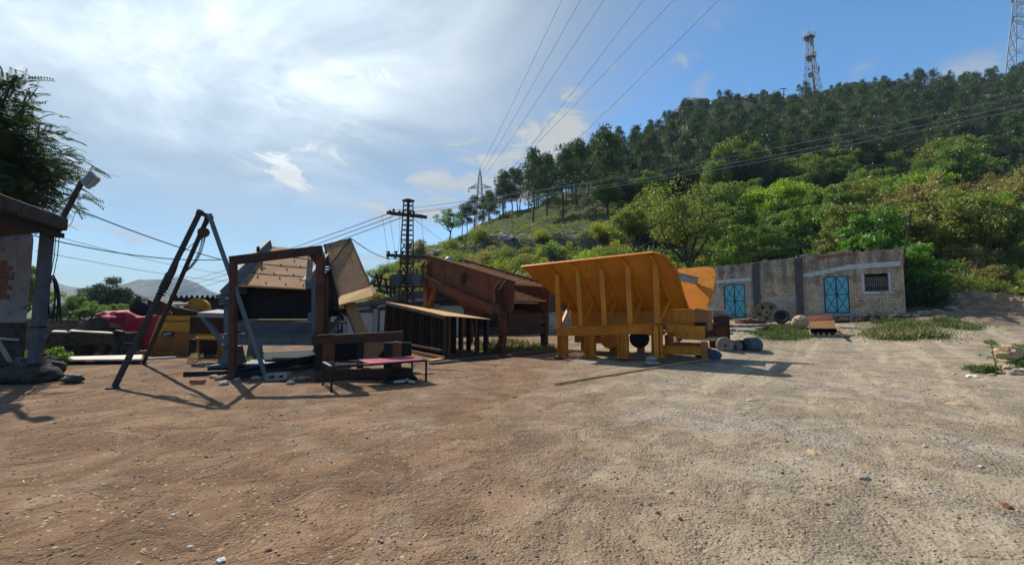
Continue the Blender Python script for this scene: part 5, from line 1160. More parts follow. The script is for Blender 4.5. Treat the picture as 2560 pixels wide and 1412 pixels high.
        br.box((m_, .032, (za + zb) / 2), .05, .02, zb - za - 2 * g - .01)
        br.box((m_ - w_ * .245, .034, (za + zb) / 2), w_ * .43, .016, .045); br.box((m_ + w_ * .245, .034, (za + zb) / 2), w_ * .43, .016, .045)
        for i in range(2):
            for k in range(2):
                x0 = a + g + (w_ / 2 - g) * i + .03; x1 = x0 + w_ / 2 - g - .06; y0 = za + g + (zb - za - 2 * g) * k / 2 + .04; y1 = y0 + (zb - za - 2 * g) / 2 - .08
                br.bar((x0, .038, y0), (x1, .038, y1), .03, .008, (0, 1, 0)); br.bar((x0, .036, y1), (x1, .036, y0), .03, .008, (0, 1, 0))
        br.build('cross_bracing', M['frame_dark'], do, local=True)
        h_ = B(); h_.box((m_, .01, za + (zb - za) * .66), .07, .03, .16); h_.box((m_ + .04, .012, za + (zb - za) * .47), .05, .03, .12); h_.build('latch', M['steel_black'], do, local=True)
        st = B(); st.box(((a + b) / 2, -.14, za - .09), w_ + .3, .27, .16); st.build('step', M['concrete'], r, local=True)
    wn = B(); wn.box(((w1[0] + w1[1]) / 2, .2, (wz[0] + wz[1]) / 2), w1[1] - w1[0], .05, wz[1] - wz[0]); wo = wn.build('window', M['dark_void'], r, local=True)
    gr = B()
    for i in range(11): x = w1[0] + (w1[1] - w1[0]) * (i + .5) / 11; gr.tube((x, .08, wz[0]), (x, .08, wz[0] + (wz[1] - wz[0]) * .80), .009, 6)
    for k in (.05, .3, .55, .8): gr.box(((w1[0] + w1[1]) / 2, .08, wz[0] + (wz[1] - wz[0]) * k), w1[1] - w1[0], .02, .016)
    for i in range(10):
        x = w1[0] + (w1[1] - w1[0]) * (i + 1) / 11
        for k in (.42, .67): gr.ring((x, .075, wz[0] + (wz[1] - wz[0]) * k), (0, 1, 0), .035, .008, 10, 4)
    gr.build('grille', M['cast_grey'], wo, local=True)
    sl = B(); sl.box(((w1[0] + w1[1]) / 2, -.03, wz[0] - .06), w1[1] - w1[0] + .3, .1, .1); sl.build('sill', M['lime_band'], wo, local=True)
    for x in (w1[0] - .07, w1[1] + .07): B().box((x * 1.0, -.012, (wz[0] + wz[1]) / 2), .08, .02, wz[1] - wz[0] + .05).build('jamb', M['lime_band'], wo, local=True)
    return left, u, right
hut_left, hut_u, hut_right = hut()
# brick wall that runs on behind the machines
def back_wall():
    a, b = P(1372, 800, 23.6), P(1500, 800, 25.6); a.z = b.z = 0; r = thing('brick_wall', 'rough pale brick wall seen under the hopper and brown screen', 'wall', (a + b) / 2); q = MB(); e = hut_left.copy(); e.z = 0
    q.prism([a - Z * .5, e - Z * .5, e + Z * 2.2, a + Z * 1.35], Vector((.1, .3, 0))); q.build('brickwork', M['old_brick'], r)
    q = MB(); q.prism([a + Z * 1.36 - Vector((.03, .05, 0)), e + Z * 2.21 - Vector((.03, .05, 0)), e + Z * 2.29 - Vector((.03, .05, 0)), a + Z * 1.44 - Vector((.03, .05, 0))], Vector((.12, .38, 0))); q.build('coping', M['concrete_dark'], r)
back_wall()

# ---------------------------------------------------------------- shop row
def shops():
    S0, S1 = P(780, 775, 31.5), P(1345, 775, 24.2); S0.z = S1.z = 0; C = plane3(S0, S1, S0 + Z); u = (S1 - S0).normalized(); n = Vector((u.y, -u.x, 0)); n = n if n.y < 0 else -n
    r = thing('shop_row', 'low concrete shop row with roller shutters under blue painted signs', 'shops', (S0 + S1) / 2); f = lambda x, y, o=0: C(x, y) + n * o
    g = lambda x: Vector((f(x, 775).x, f(x, 775).y, -1.0))
    top = [(780, 766), (900, 757), (946, 751), (1000, 738), (1085, 722), (1200, 706), (1345, 694)]
    q = MB(); q.prism([g(780)] + [g(1345)] + [f(*t) for t in reversed(top)], -n * 3.2); q.build('wall', M['concrete_dark'], r)
    q = MB(); low = [(780, 778), (900, 769), (960, 759), (1040, 745), (1100, 733), (1345, 712)]
    q.prism([f(*t, .35) for t in top] + [f(*t, .35) for t in reversed(low)], -n * .348); q.build('parapet', M['soot_wall'], r)
    shut = [(820, 893), (895 - 30, 933), (951, 1006), (1016, 1080), (1092, 1150)]; shut = [(806, 854), (868, 933), (951, 1006), (1022, 1082), (1098, 1160)]
    for a, b in shut:
        yt = float(np.interp((a + b) / 2, [800, 900, 980, 1050, 1130], [792, 780, 774, 767, 762])); q = MB(); tp = [f(a, yt + 2, .03), f(b, yt, .03)]; N = 26; hh = tp[0].z + .45
        prof = []
        for i in range(N * 2 + 1): prof.append((hh * i / (N * 2), .03 if i % 2 else .0))
        A, Bb = g(a), g(b)
        vs = []; fs = []
        for i, (dz, o_) in enumerate(prof): vs += [Vector((A.x, A.y, -.45 + dz)) + n * (.02 + o_), Vector((Bb.x, Bb.y, -.45 + dz)) + n * (.02 + o_)]
        fs = [(2 * i, 2 * i + 1, 2 * i + 3, 2 * i + 2) for i in range(len(prof) - 1)]; q.add(vs, fs); q.build('shutter', M['shutter'], r, recalc=False)
    for a in (938, 1012, 860, 1090):
        q = MB(); yt = float(np.interp(a, [800, 900, 980, 1050, 1130], [788, 776, 769, 762, 757])); q.prism([g(a - 2), g(a + 9), f(a + 9, yt, 0), f(a - 2, yt, 0)], n * .12); q.build('pillar', M['concrete'], r)
    rg = random.Random(21)
    for a, b, ya, yb, h_ in ((876, 929, 776, 770, 11), (944, 987, 768, 762, 12), (1018, 1078, 757, 747, 13)):
        q = MB(); q.prism([f(a, ya + 2, .05), f(b, yb + 2, .05), f(b, yb - h_ + 2, .05), f(a, ya - h_ + 2, .05)], n * .03); s = q.build('sign', M['sign_blue'], r)
        q = MB(); x = b - 4                                     # cursive lettering, written from the far end backwards
        L = lambda X, h: f(X, ya + (yb - ya) * (X - a) / (b - a) + 2 - h_ * h, .10)
        while x > a + 5:
            w = rg.uniform(4, 8); k = rg.choice('bowl tooth tall loop tail'.split())
            if k == 'bowl': pts = [(x, .62), (x - .5, .36), (x - w * .5, .24), (x - w + .5, .36), (x - w, .66)]
            elif k == 'tooth': pts = [(x, .36), (x - w * .25, .56), (x - w * .4, .36), (x - w * .65, .54), (x - w, .34)]
            elif k == 'tall': pts = [(x, .84), (x - .4, .36), (x - w * .6, .34), (x - w, .42)]
            elif k == 'loop': pts = [(x, .36), (x - w * .4, .36), (x - w * .6, .6), (x - w * .8, .56), (x - w * .6, .4), (x - w, .36)]
            else: pts = [(x, .56), (x - w * .4, .46), (x - w * .8, .26), (x - w, .16)]
            q.path([L(*p) for p in pts], .028, 4)
            if rg.random() < .7: c = L(x - w * .5, .8 if rg.random() < .5 else .12); q.box(c, .07, .03, .06)
            x -= w + rg.uniform(.2, 1.6)
        q.build('lettering', M['sign_white'], s, recalc=False)
    q = MB(); q.prism([f(1082, 756, .9), f(1160, 744, .9), f(1160, 740, 0), f(1082, 752, 0)], Z * -.06); q.build('awning', M['steel_black'], r)
    return f
shopf = shops()
def scrap_frame():
    b = on(955, 30.6); r = thing('welded_scrap', 'dark tangle of welded bars standing above the shop roof', 'scrap steel', b); q = MB(); y = 29.5
    for a, c in (((925, 690), (985, 702)), ((925, 708), (985, 722)), ((930, 725), (985, 732)), ((976, 690), (977, 745)), ((940, 684), (952, 728)), ((955, 684), (948, 722)), ((962, 694), (970, 735)), ((932, 715), (975, 715)), ((986, 700), (986, 738))): q.bar(P(*a, y), P(*c, y + .4), .12, .12, Vector((0, 1, 0)))
    q.build('bars', M['steel_black'], r)
scrap_frame()

# ---------------------------------------------------------------- transformer pole
def lattice(mb, base, top, wb, wt, n, t, ax=(Vector((1, 0, 0)), Vector((0, 1, 0))), diag=True, horiz=True):
    base, top = Vector(base), Vector(top); cor = [(-1, -1), (1, -1), (1, 1), (-1, 1)]
    lv = [[base.lerp(top, i / n) + ax[0] * (a * (wb + (wt - wb) * i / n) / 2) + ax[1] * (b * (wb + (wt - wb) * i / n) / 2) for a, b in cor] for i in range(n + 1)]
    for k in range(4): mb.bar(lv[0][k], lv[n][k], t, t)
    for i in range(n):
        for k in range(4):
            k2 = (k + 1) % 4
            if horiz: mb.bar(lv[i + 1][k], lv[i + 1][k2], t * .7, t * .7)
            if diag: mb.bar(lv[i][k], lv[i + 1][k2], t * .6, t * .6, ax[0] + ax[1]); mb.bar(lv[i][k2], lv[i + 1][k], t * .6, t * .6, ax[0] + ax[1])
    return lv
def transformer_pole():
    y = 24.0; tp = P(1021, 502, y); b = Vector((P(1016, 760, y).x, y, -.6)); r = thing('transformer_pole', 'steel lattice power pole with cross-arms behind the tan chute', 'power pole', b); ps = M['pole_steel']; ax = (Vector((.8, -.6, 0)), Vector((.6, .8, 0)))
    q = MB(); mid = P(1018, 600, y); lattice(q, b, mid, .62, .48, 9, .06, ax, True, True); lattice(q, mid, tp, .48, .36, 8, .065, ax, False, True); q.build('lattice', ps, r)
    q = MB(); q.bar(b, tp, .11, .12, ax[1]); q.box(tp, .5, .5, .1, (ax[0], ax[1], Z)); q.build('core_channel', ps, r)
    arms = []
    for (x0, y0), (x1, y1), off, nm in (((973, 533), (1062, 542), 0, 'cross_arm'), ((972, 638), (1062, 644), 0, 'cross_arm')):
        q = MB(); a, c = P(x0, y0, y + .35), P(x1, y1, y - .45); q.bar(a - ax[1] * .16, c - ax[1] * .16, .06, .18); q.bar(a + ax[1] * .16 + (c - a) * .0, c + ax[1] * .16, .06, .18); o = q.build(nm, M['rust_dark'] if y0 < 600 else ps, r); arms.append((a, c))
    for px, py in ((975, 528), (984, 525), (999, 529), (1008, 528), (1026, 531), (1034, 530)):
        q = MB(); c = P(px, py + 4, y - .05); q.lathe([(.03, -.12), (.03, 0), (.085, .02), (.05, .06), (.09, .10), (.05, .15), (.02, .17)], c, Z, 10); q.build('insulator', M['rust_dark'], r, smooth=True)
    for px in (971, 990, 1006):
        q = MB(); c = P(px, 636, y + .1); q.lathe([(.03, -.28), (.07, -.24), (.04, -.2), (.07, -.16), (.04, -.1), (.07, -.02), (.04, .04), (.07, .1), (.03, .16)], c, Vector((.25, -.1, 1)), 10); q.bar(c - ax[0] * .18 + Z * .14, c + ax[0] * .12 + Z * .16, .05, .07); q.bar(c - ax[0] * .2 - Z * .2, c + ax[0] * .1 - Z * .26, .05, .06); q.build('fuse_cutout', M['steel_black'], r)
    q = MB(); c = P(1020, 716, y); q.box(c, 1.7, .9, .09, (ax[0], ax[1], Z)); q.bar(c + ax[0] * .7, c + ax[0] * .0 - Z * .6, .06, .06); q.build('platform', ps, r)
    for px, w, d_, lab in ((997, .62, .55, 1), (1034, .78, .62, 2)):
        t = thing('transformer', 'grey finned transformer with bushings, ' + ('smaller one' if lab == 1 else 'larger box one') + ' on the pole platform', 'transformer', P(px, 714, y), 'transformers on the pole platform'); q = MB(); c = P(px, 699, y); hh = .52; q.box(c, w, d_, hh, (ax[0], ax[1], Z)); q.box(c + Z * (hh / 2 + .02), w + .08, d_ + .08, .04, (ax[0], ax[1], Z)); q.build('tank', M['transformer'], t)
        q = MB()
        for i in range(8):
            f = -.5 + (i + .5) / 8
            q.box(c + ax[0] * (w * f) - ax[1] * (d_ / 2 + .05), .025, .10, hh * .8, (ax[0], ax[1], Z)); q.box(c + ax[1] * (d_ * f) - ax[0] * (w / 2 + .05), .10, .025, hh * .8, (ax[0], ax[1], Z))
        q.build('cooling_fin', M['transformer'], t)
        for i in range(3):
            q = MB(); q.lathe([(.05, 0), (.05, .05), (.03, .08), (.05, .12), (.03, .16), (.04, .2), (.015, .28)], c + Z * (hh / 2 + .04) + ax[0] * (w * (.3 * i - .3)), Z, 8); q.build('bushing', M['rust_dark'], t, smooth=True)
    for x, nm in ((1006, 0), (1012, 0)):
        pass
    return y
PY = transformer_pole()
def sag(a, b, s, k=14): return [a.lerp(b, i / k) - Z * (4 * s * (i / k) * (1 - i / k)) for i in range(k + 1)]
def wire(name, label, pts, rad, mat, group=None, cat='wire', n=5, r2=None):
    q = MB(); q.path(pts, rad, n, r2); o = q.build(name, mat, smooth=True); tag(o, label, cat, group); return o
y = PY
for k, ((x0, y0), (x1, y1), lab) in enumerate((((984, 526), (2600, 229), 'highest of the three distribution wires crossing before the wood'), ((1034, 529), (2600, 250), 'middle one of the three distribution wires crossing before the wood'), ((1036, 532), (2600, 264), 'lowest of the three distribution wires crossing before the wood'))):
    wire('power_line', lab, sag(P(x0, y0, y), P(x1, y1, 15.5), .42), .0125, M['alu_wire'], 'distribution wires over the yard')
for (x0, y0), (x1, y1), lab in (((975, 533), (430, 712), 'upper of three wires running from the pole down behind the grey machine'), ((983, 541), (430, 724), 'middle of three wires running from the pole down behind the grey machine'), ((1004, 544), (430, 738), 'lower of three wires running from the pole down behind the grey machine')):
    wire('power_line', lab, sag(P(x0, y0, y), P(x1, y1, 62), .3), .022, M['wire'], 'wires from the pole to the valley')
for pts, lab in (([(955, 538), (962, 580), (969, 632)], 'leftmost thin lead hanging from the wires to the pole fuses'), ([(975, 543), (980, 585), (988, 630)], 'second thin lead hanging to the pole fuses'), ([(999, 540), (1000, 590), (996, 628)], 'thin lead hanging nearest the pole shaft'), ([(1053, 541), (1056, 580), (1061, 615)], 'thin lead hanging from the far end of the upper cross-arm'), ([(971, 645), (978, 662), (984, 685)], 'thin lead from the fuses down to the smaller transformer')):
    wire('lead_wire', lab, [P(a, b, y - .1) for a, b in pts], .009, M['wire'], 'thin leads on the transformer pole')
wire('stay_wire', 'stay wire slanting from the pole head to the hill foot', [P(1024, 540, y), P(1104, 600, 33)], .012, M['wire'])
wire('cable', 'black cable sagging from the tan chute top to the pole', sag(P(879, 597, 12.2), P(1014, 640, y), .35), .014, M['wire'])

# ---------------------------------------------------------------- service wires over the left of the yard
for pts, rad, s, lab in ((((165, 512, 9.3), (600, 660, 16)), .016, .12, 'thick black wire from the shed roof dropping behind the tripod'), (((40, 578, 9.5), (600, 646, 15)), .014, .28, 'black wire from below the shed roof to the portal frame'), (((90, 627, 14), (620, 706, 30)), .010, .2, 'thin grey wire crossing low behind the tripod'), (((130, 588, 12), (620, 690, 26)), .008, .2, 'thinnest wire between the two black wires')):
    wire('service_wire', lab, sag(P(*pts[0]), P(*pts[1]), s), rad, M['wire'], 'service wires behind the tripod')
# leaning post and cable at the hut corner
r = thing('cable_post', 'thin leaning post carrying the black cable at the hut corner', 'post', on(2262, 20.0)); q = MB(); q.path([P(2260, 660, 20.2), P(2262, 625, 20.1), P(2271, 575, 20.0), P(2278, 526, 20.0)], .04, 8); q.build('post', M['rust_dark'], r)
q = MB(); q.lathe([(.02, -.06), (.045, -.04), (.045, .05), (.02, .08)], P(2271, 560, 19.95), Z, 10); q.build('insulator', M['cast_grey'], r, smooth=True)
wire('cable', 'black cable sagging across the hut front to the leaning post', sag(P(1635, 599, 27), P(2278, 528, 20), 1.35, 24), .026, M['rubber'])
wire('cable', 'black cable running from the leaning post out past the hut', sag(P(2278, 528, 20), P(2760, 531, 15), .1), .022, M['rubber'])
wire('cable', 'short cable end dropping behind the hopper', [P(1635, 599, 27), P(1610, 614, 26), P(1583, 634, 25)], .022, M['rubber'])
r = thing('cable_prop', 'slim pole in the shrubs holding up the sagging cable', 'post', on(1636, 27.2)); q = MB(); b = on(1636, 27.2); q.path([b - Z * .3, P(1635, 597, 27.2)], .035, 6); q.build('pole', M['bark'], r)

# ---------------------------------------------------------------- high voltage line, telecom tower
def pylon(name, label, base, H, wb, rot, arms, mat, t=.32):
    r = thing(name, label, 'pylon', base, rotz=rot); q = MB(); ax = (Vector((1, 0, 0)), Vector((0, 1, 0))); w1 = wb * .40
    lattice(q, (0, 0, -2), (0, 0, H * .62), wb, w1, 5, t, ax, True, False); lattice(q, (0, 0, H * .62), (0, 0, H * .88), w1, w1 * .5, 4, t * .8, ax, True, False); lattice(q, (0, 0, H * .88), (0, 0, H), w1 * .62, .15, 3, t * .6, ax); q.build('lattice', mat, r, local=True); tips = []
    for f, a in arms:
        for s in (-1, 1):
            q = MB(); z = H * f; tip = Vector((s * a, 0, z)); w2 = w1 * .45
            for k in (-1, 1):
                q.bar((s * w2, k * w2, z), tip, t * .8, t * .8); q.bar((s * w2, k * w2, z + a * .28), tip, t * .7, t * .7)
                for g in (.33, .66): p0 = Vector((s * w2, k * w2, z)).lerp(tip, g); p1 = Vector((s * w2, k * w2, z + a * .28)).lerp(tip, g); q.bar(p0, p1, t * .35, t * .35)
            q.build('arm', mat, r, local=True); q = MB(); q.lathe([(.1, 0), (.28, .1), (.15, .6), (.28, 1.2), (.15, 1.9), (.28, 2.6), (.08, 2.8)], tip - Z * 2.8, Z, 7); q.build('insulator', M['pole_steel'], r, local=True); tips.append(Matrix.Rotation(rot, 4, 'Z') @ (tip - Z * 2.8) + Vector(base))
    return tips
b1 = P(1199, 600, 262); H1 = P(1195, 422, 262).z - b1.z
tips = pylon('pylon', 'slender lattice pylon standing beyond the low end of the ridge', b1, H1, 8.0, -.12, ((.58, 7.2), (.73, 7.2)), M['galv'], .44)
b2 = P(2566, 215, 222); pylon('pylon', 'tall lattice pylon on the crest at the picture edge', b2, 62, 13.0, .35, ((.60, 8.5), (.78, 7.5)), M['galv'], .42)
ends = [((1424, -40), 'leftmost'), ((1474, -40), 'second'), ((1536, -40), 'third'), ((1640, -40), 'fourth'), ((1722, -40), 'fifth'), ((1838, -40), 'rightmost')]
starts = [Vector(b1) + Z * H1, tips[2], tips[3], tips[1], P(1290, 440, 262), P(1312, 470, 262)]
src = [P(1196, 424, 262), tips[2], P(1204, 446, 262), tips[3], P(1226, 470, 262), P(1312, 462, 200)]
for (e, nm), s in zip(ends, src): wire('high_voltage_line', nm + ' of the six high voltage wires climbing out over the yard', sag(s, P(*e, 34), 1.2, 30), .075, M['wire'], 'high voltage wires overhead', r2=.014)
def telecom():
    base = P(2033, 250, 205); top = P(2019, 92, 205); H = top.z - base.z; r = thing('telecom_tower', 'steel telecom mast with dish antennas on the hill crest', 'telecom tower', base, rotz=.5); q = MB(); ax = (Vector((1, 0, 0)), Vector((0, 1, 0))); tx = -1.2
    lattice(q, (0, 0, -1), (tx * .6, 0, H * .62), 7.2, 3.0, 6, .22, ax); lattice(q, (tx * .6, 0, H * .62), (tx, 0, H), 3.0, 2.4, 4, .2, ax); q.build('lattice', M['galv'], r, local=True)
    q = MB(); q.bar((.2, -.9, 0), (tx, -.9, H), 1.0, .4); q.build('cable_ladder', M['pole_steel'], r, local=True)
    for f, w, nm in ((.66, 4.8, 0), (.97, 5.4, 1)):
        q = MB(); c = Vector((tx * f, 0, H * f)); q.lathe([(w * .25, -1.6), (w * .5, -.1), (w * .5, .1), (w * .2, .12)], c, Z, 5); q.build('platform', M['pole_steel'], r, local=True); q = MB(); q.ring(c + Z * 1.3, Z, w * .5, .09, 16, 4); q.ring(c + Z * .7, Z, w * .5, .07, 16, 4)
        for i in range(8): q.bar(c + Vector((math.cos(i * .785) * w * .5, math.sin(i * .785) * w * .5, .1)), c + Vector((math.cos(i * .785) * w * .5, math.sin(i * .785) * w * .5, 1.35)), .09, .09)
        q.build('railing', M['galv'], r, local=True)
    for p, h_ in (((tx + 3.2, -.5, H * .99), 4.4), ((tx - 3.0, -.6, H * .98), 1.8), ((tx - 2.2, 1.2, H * .985), 2.6), ((-2.4, -1.6, H * .66), 4.4), ((1.6, -1.4, H * .68), 3.6), ((-2.1, -2.0, H * .50), 3.0)):
        q = MB(); q.box(Vector(p) + Z * h_ / 2, .6, .4, h_); q.build('panel_antenna', M['white_old'], r, local=True)
    for p, R, d in (((3.5, -1.6, H * .50), 1.55, (.35, -1, 0)), ((-4.2, -1.4, H * .335), 1.35, (-.75, -.7, 0))):
        q = MB(); q.lathe([(R * .3, .5), (R * .9, .32), (R, .1), (R, -.2), (R * .97, -.24)], p, -Vector(d), 22); q.bar(p, (p[0] * .45, 0, p[2]), .2, .2); q.build('dish', M['cast_grey'], r, local=True, smooth=True)
    q = MB(); q.tube((tx, 0, H), (tx, 0, H + 5), .07, 5); q.build('whip_antenna', M['galv'], r, local=True)
telecom()
b = P(1957, 252, 203); r = thing('crest_pole', 'small double power pole with flat cross-arm on the crest beside the mast', 'power pole', b); q = MB(); q.tube(b - Z, P(1960, 222, 203), .22, 6); q.tube(P(1949, 250, 203), P(1952, 236, 203), .14, 6); q.build('pole', M['pole_steel'], r); q = MB(); q.bar(P(1949, 222.5, 203), P(1967, 221.5, 203), .3, .3); q.bar(P(1952, 237, 203), P(1964, 237, 203), .25, .25); q.build('cross_arm', M['pole_steel'], r)
b = on(1122, 47); r = thing('domed_tank', 'small white domed tank half hidden on the rocky spur', 'tank', b); q = MB(); c = P(1122, 652, 47); q.lathe([(.48, -1.2), (.48, -.1), (.45, .15), (.34, .36), (.16, .46), (.02, .5)], c, Z, 20); q.build('shell', M['galv'], r, smooth=True); q = MB(); q.ring(c - Z * .12, Z, .49, .04, 20, 5); q.build('rim', M['concrete'], r)
# boulders of the crest and the spur
rb = random.Random(8); k = 0
for px, dy, s, n_ in ((1728, 0, 5.5, 3), (1745, 4, 5, 3), (1600, 0, 2.6, 2), (1580, 0, 2.2, 1), (1800, 0, 3.4, 3), (1870, 0, 4.2, 3), (1900, 2, 3, 2), (1940, 0, 2.5, 2), (2085, 0, 3, 2), (2110, 0, 5, 3), (2160, 0, 5, 3), (2195, 2, 5, 2), (2225, 0, 3, 2), (1715, 12, 4.5, 2)):
    for i in range(n_):
        u = (px - CX) / FOC; Yc = float(np.interp(u, HU, HY[:, -1])); p = on(px + rb.uniform(-14, 14), Yc - rb.uniform(-1, 5) - dy * .8); q = MB(); q.rock(p + Z * .1 * s, s * rb.uniform(.7, 1.1), s * .7, s * rb.uniform(.30, .5), 40 + k, 2, .5, rb.uniform(-.4, .4)); o = q.build('crest_rock', M['stone_grey']); tag(o, 'bare grey rock outcrop on the crest of the wooded hill', 'rock', 'bare rocks along the hill crest'); k += 1
for i in range(42):
    px, Y = rb.uniform(930, 1330), rb.uniform(38, 62); p = on(px, Y)
    if p.z < 1.2: continue
    s = rb.uniform(.35, 1.2); q = MB(); q.rock(p + Z * .05, s, s * .8, s * rb.uniform(.35, .6), 90 + i, 2, .5, rb.uniform(0, 3)); o = q.build('spur_rock', M['stone_grey']); tag(o, 'weathered pale rock on the low spur behind the shops', 'rock', 'rocks on the low spur behind the shops')

# ---------------------------------------------------------------- things round the hut
def wheels():
    p = on(1917, 22.0); b = hut_u; fw = Vector((-b.y, b.x, 0)); fw = fw if fw.y < 0 else -fw
    c = P(1917, 781, 22.3); ax = (fw + Z * .25).normalized(); r = thing('belt_wheel', 'tan iron wheel with round holes leaning on the hut wall', 'wheel', Vector((c.x, c.y, c.z - .55))); q = MB(); q.lathe([(.54, -.09), (.57, -.09), (.57, .09), (.53, .09), (.52, .03), (.16, .03), (.15, .10), (.07, .10), (.07, 0)], c, ax, 36); s = ax.cross(Z).normalized(); t = ax.cross(s)
    q.build('wheel_disc', M['wheel_tan'], r, smooth=True); q = MB()
    for k in range(5): a = 6.283 * k / 5 + .3; q.lathe([(.085, 0), (.085, .012)], c + ax * .032 + (s * math.cos(a) + t * math.sin(a)) * .33, ax, 14)
    q.lathe([(.07, 0), (.07, .01)], c + ax * .10, ax, 14); q.build('hole', M['dark_void'], r)
    c = P(1952, 791, 21.3); ax = (fw + Z * .4 + b * .2).normalized(); r = thing('wheel_with_tyre', 'black tyred wheel leaning against the tan wheel', 'wheel', Vector((c.x, c.y, c.z - .35))); q = MB(); q.ring(c, ax, .30, .085, 32, 12); q.build('tyre', M['rubber'], r, smooth=True); q = MB(); q.lathe([(.24, -.04), (.25, .05), (.2, .02), (.08, .0), (.07, .05), (.02, .06)], c, ax, 24); q.build('rim', M['grey_dark'], r, smooth=True)
    c = P(1875, 804, 20.6); r = thing('flat_flywheel', 'rusty flywheel lying flat on the ledge before the near teal door', 'wheel', c - Z * .08); q = MB(); q.lathe([(.64, -.09), (.66, -.09), (.66, .09), (.58, .09), (.57, .0), (.14, .0), (.13, .12), (.05, .13)], c, Z, 36); q.build('rim', M['rust_brown'], r, smooth=True); q = MB(); q.lathe([(.09, .1), (.09, .18), (.03, .2)], c, Z, 14); q.build('hub', M['rust_tan'], r)
wheels()
stone('boulder', 'tan boulder beside the rusty crusher grate below the hut', gp(2002, 822), .42, .34, .34, M['stone_tan'], 61, .3, .15, .35)
def grate_box():
    p = gp(2056, 842); y = p.y; r = thing('crusher_grate', 'rusty ribbed grate box with four holes in its pale front edge', 'grate', p); f = [P(2027, 842, y), P(2090, 842, y), P(2092, 823, y), P(2026, 823, y)]
    b = [P(2020, 793, y + 1.15), P(2078, 788, y + 1.15)]; w = (f[1] - f[0]).normalized()
    q = MB(); q.prism([f[3], f[2], b[1], b[0]], Z * -.14); top = q.build('grate_top', M['rust_dark'], r); q = MB()
    n = 18
    for i in range(n):
        a = f[3].lerp(f[2], (i + .5) / n); c = a.lerp(b[0].lerp(b[1], (i + .5) / n), .56); q.bar(a + Z * .03, c + Z * .03, .03, .04)
    q.build('rib', M['rust_tan'], top); q = MB(); q.plate([f[3].lerp(b[0], .58) + Z * .04, f[2].lerp(b[1], .58) + Z * .04, b[1] + Z * .04, b[0] + Z * .04], .05); q.build('cover_plate', M['rust_brown'], top)
    fr = MB(); fr.prism(f, Vector((0, .06, 0))); fo = fr.build('front_edge', M['stone_tan'], r); q = MB()
    for i in range(4): c = f[3].lerp(f[2], .17 + .215 * i) - Z * .17; q.lathe([(.075, 0), (.075, .012)], c - Vector((0, .004, 0)), Vector((0, -1, 0)), 16)
    q.build('hole', M['dark_void'], fo); q = MB(); q.prism([f[0] + Vector((0, .07, 0)), f[1] + Vector((0, .07, 0)), P(2082, 815, y + 1.1), P(2022, 815, y + 1.1)], Z * .12); q.build('body', M['rust_dark'], r)
grate_box()
a = P(2086, 803, 19.6); q = MB(); q.tube(a, P(2122, 802, 19.3), .09, 12); o = q.build('black_pipe', M['rubber'], smooth=True); tag(o, 'short fat black pipe lying beside the crusher grate', 'pipe')
q = MB(); q.bar(P(2094, 826, 17.4) - Z * .02, P(2112, 842, 16.4), .12, .04); o = q.build('scrap_board', M['rust_dark']); tag(o, 'dark scrap board leaning by the grate box', 'board')
# low stone steps below the near door
for i, (pts, lab) in enumerate(((((1806, 812), (1868, 812), (1990, 806)), 'upper broken stone ledge along the hut front'), (((1806, 824), (1850, 823), (1885, 825)), 'lower short stone ledge below the near teal door'))):
    q = MB()
    for j in range(len(pts) - 1):
        for k in range(5):
            f = (k + .5) / 5; px = pts[j][0] + (pts[j + 1][0] - pts[j][0]) * f; py = pts[j][1] + (pts[j + 1][1] - pts[j][1]) * f; p = gp(px, py + 4); q.rock(p + Z * .04, .34, .2, .09, 130 + i * 20 + j * 5 + k, 2, .3, rb.uniform(-.2, .2))
    o = q.build('stone_ledge', M['concrete']); tag(o, lab, 'ledge')
r = thing('stone_plinth', 'crumbling stone plinth under the hut wall below the window', 'plinth', on(2180, 21.2)); q = MB()
for i in range(26): px = 2010 + 255 * i / 25; s_ = ((px - CX) / FOC * hut_left.y - hut_left.x) / (hut_u.x - (px - CX) / FOC * hut_u.y); w = hut_left + hut_u * s_ + Vector((-.25, -.28, 0)); q.rock((w.x, w.y, HH(w.x, w.y) + .06), rb.uniform(.16, .3), .2, rb.uniform(.10, .2), 160 + i, 2, .4, rb.uniform(0, 2))
q.build('rubble_stones', M['concrete_dark'], r)

# ---------------------------------------------------------------- right hand edge: earth bank, boulder, plants
def heap(name, label, pts, hgt, mat, seed, wid=1.0):
    """a mound of loose earth: one lumpy sheet over the given photo points, with clods on it"""
    c = [gp(px, py) for px, py, s in pts]; S = [s for _, _, s in pts]; rg = random.Random(seed)
    x0, x1 = min(p.x for p in c) - 2.2, max(p.x for p in c) + 2.2; y0, y1 = min(p.y for p in c) - 1.6, max(p.y for p in c) + 1.8; nx, ny = int((x1 - x0) / .085), int((y1 - y0) / .085)
    X, Y = np.meshgrid(np.linspace(x0, x1, nx), np.linspace(y0, y1, ny), indexing='ij'); B = Hm(X.ravel(), Y.ravel()).reshape(X.shape); h = np.zeros_like(X)
    for p, s in zip(c, S): h = np.maximum(h, s * hgt * 1.5 * np.exp(-(((X - p.x) / (s * 1.25 * wid)) ** 2 + ((Y - p.y) / (s * .85)) ** 2)))
    h = h * (1 + 1.1 * vnoise(X, Y, .8, seed) + .7 * vnoise(X, Y, .33, seed + 1)) + np.clip(h * 6, 0, 1) * (vnoise(X, Y, .22, seed + 2) * .09 + vnoise(X, Y, .1, seed + 3) * .05) - .05
    i, j = np.meshgrid(np.arange(nx - 1), np.arange(ny - 1), indexing='ij'); qd = np.stack([i * ny + j, (i + 1) * ny + j, (i + 1) * ny + j + 1, i * ny + j + 1], -1).reshape(-1, 4)
    o = raw_mesh(name, np.stack([X, Y, B + h], -1).reshape(-1, 3), qd, mat, None, smooth=True); tag(o, label, 'earth heap'); return o
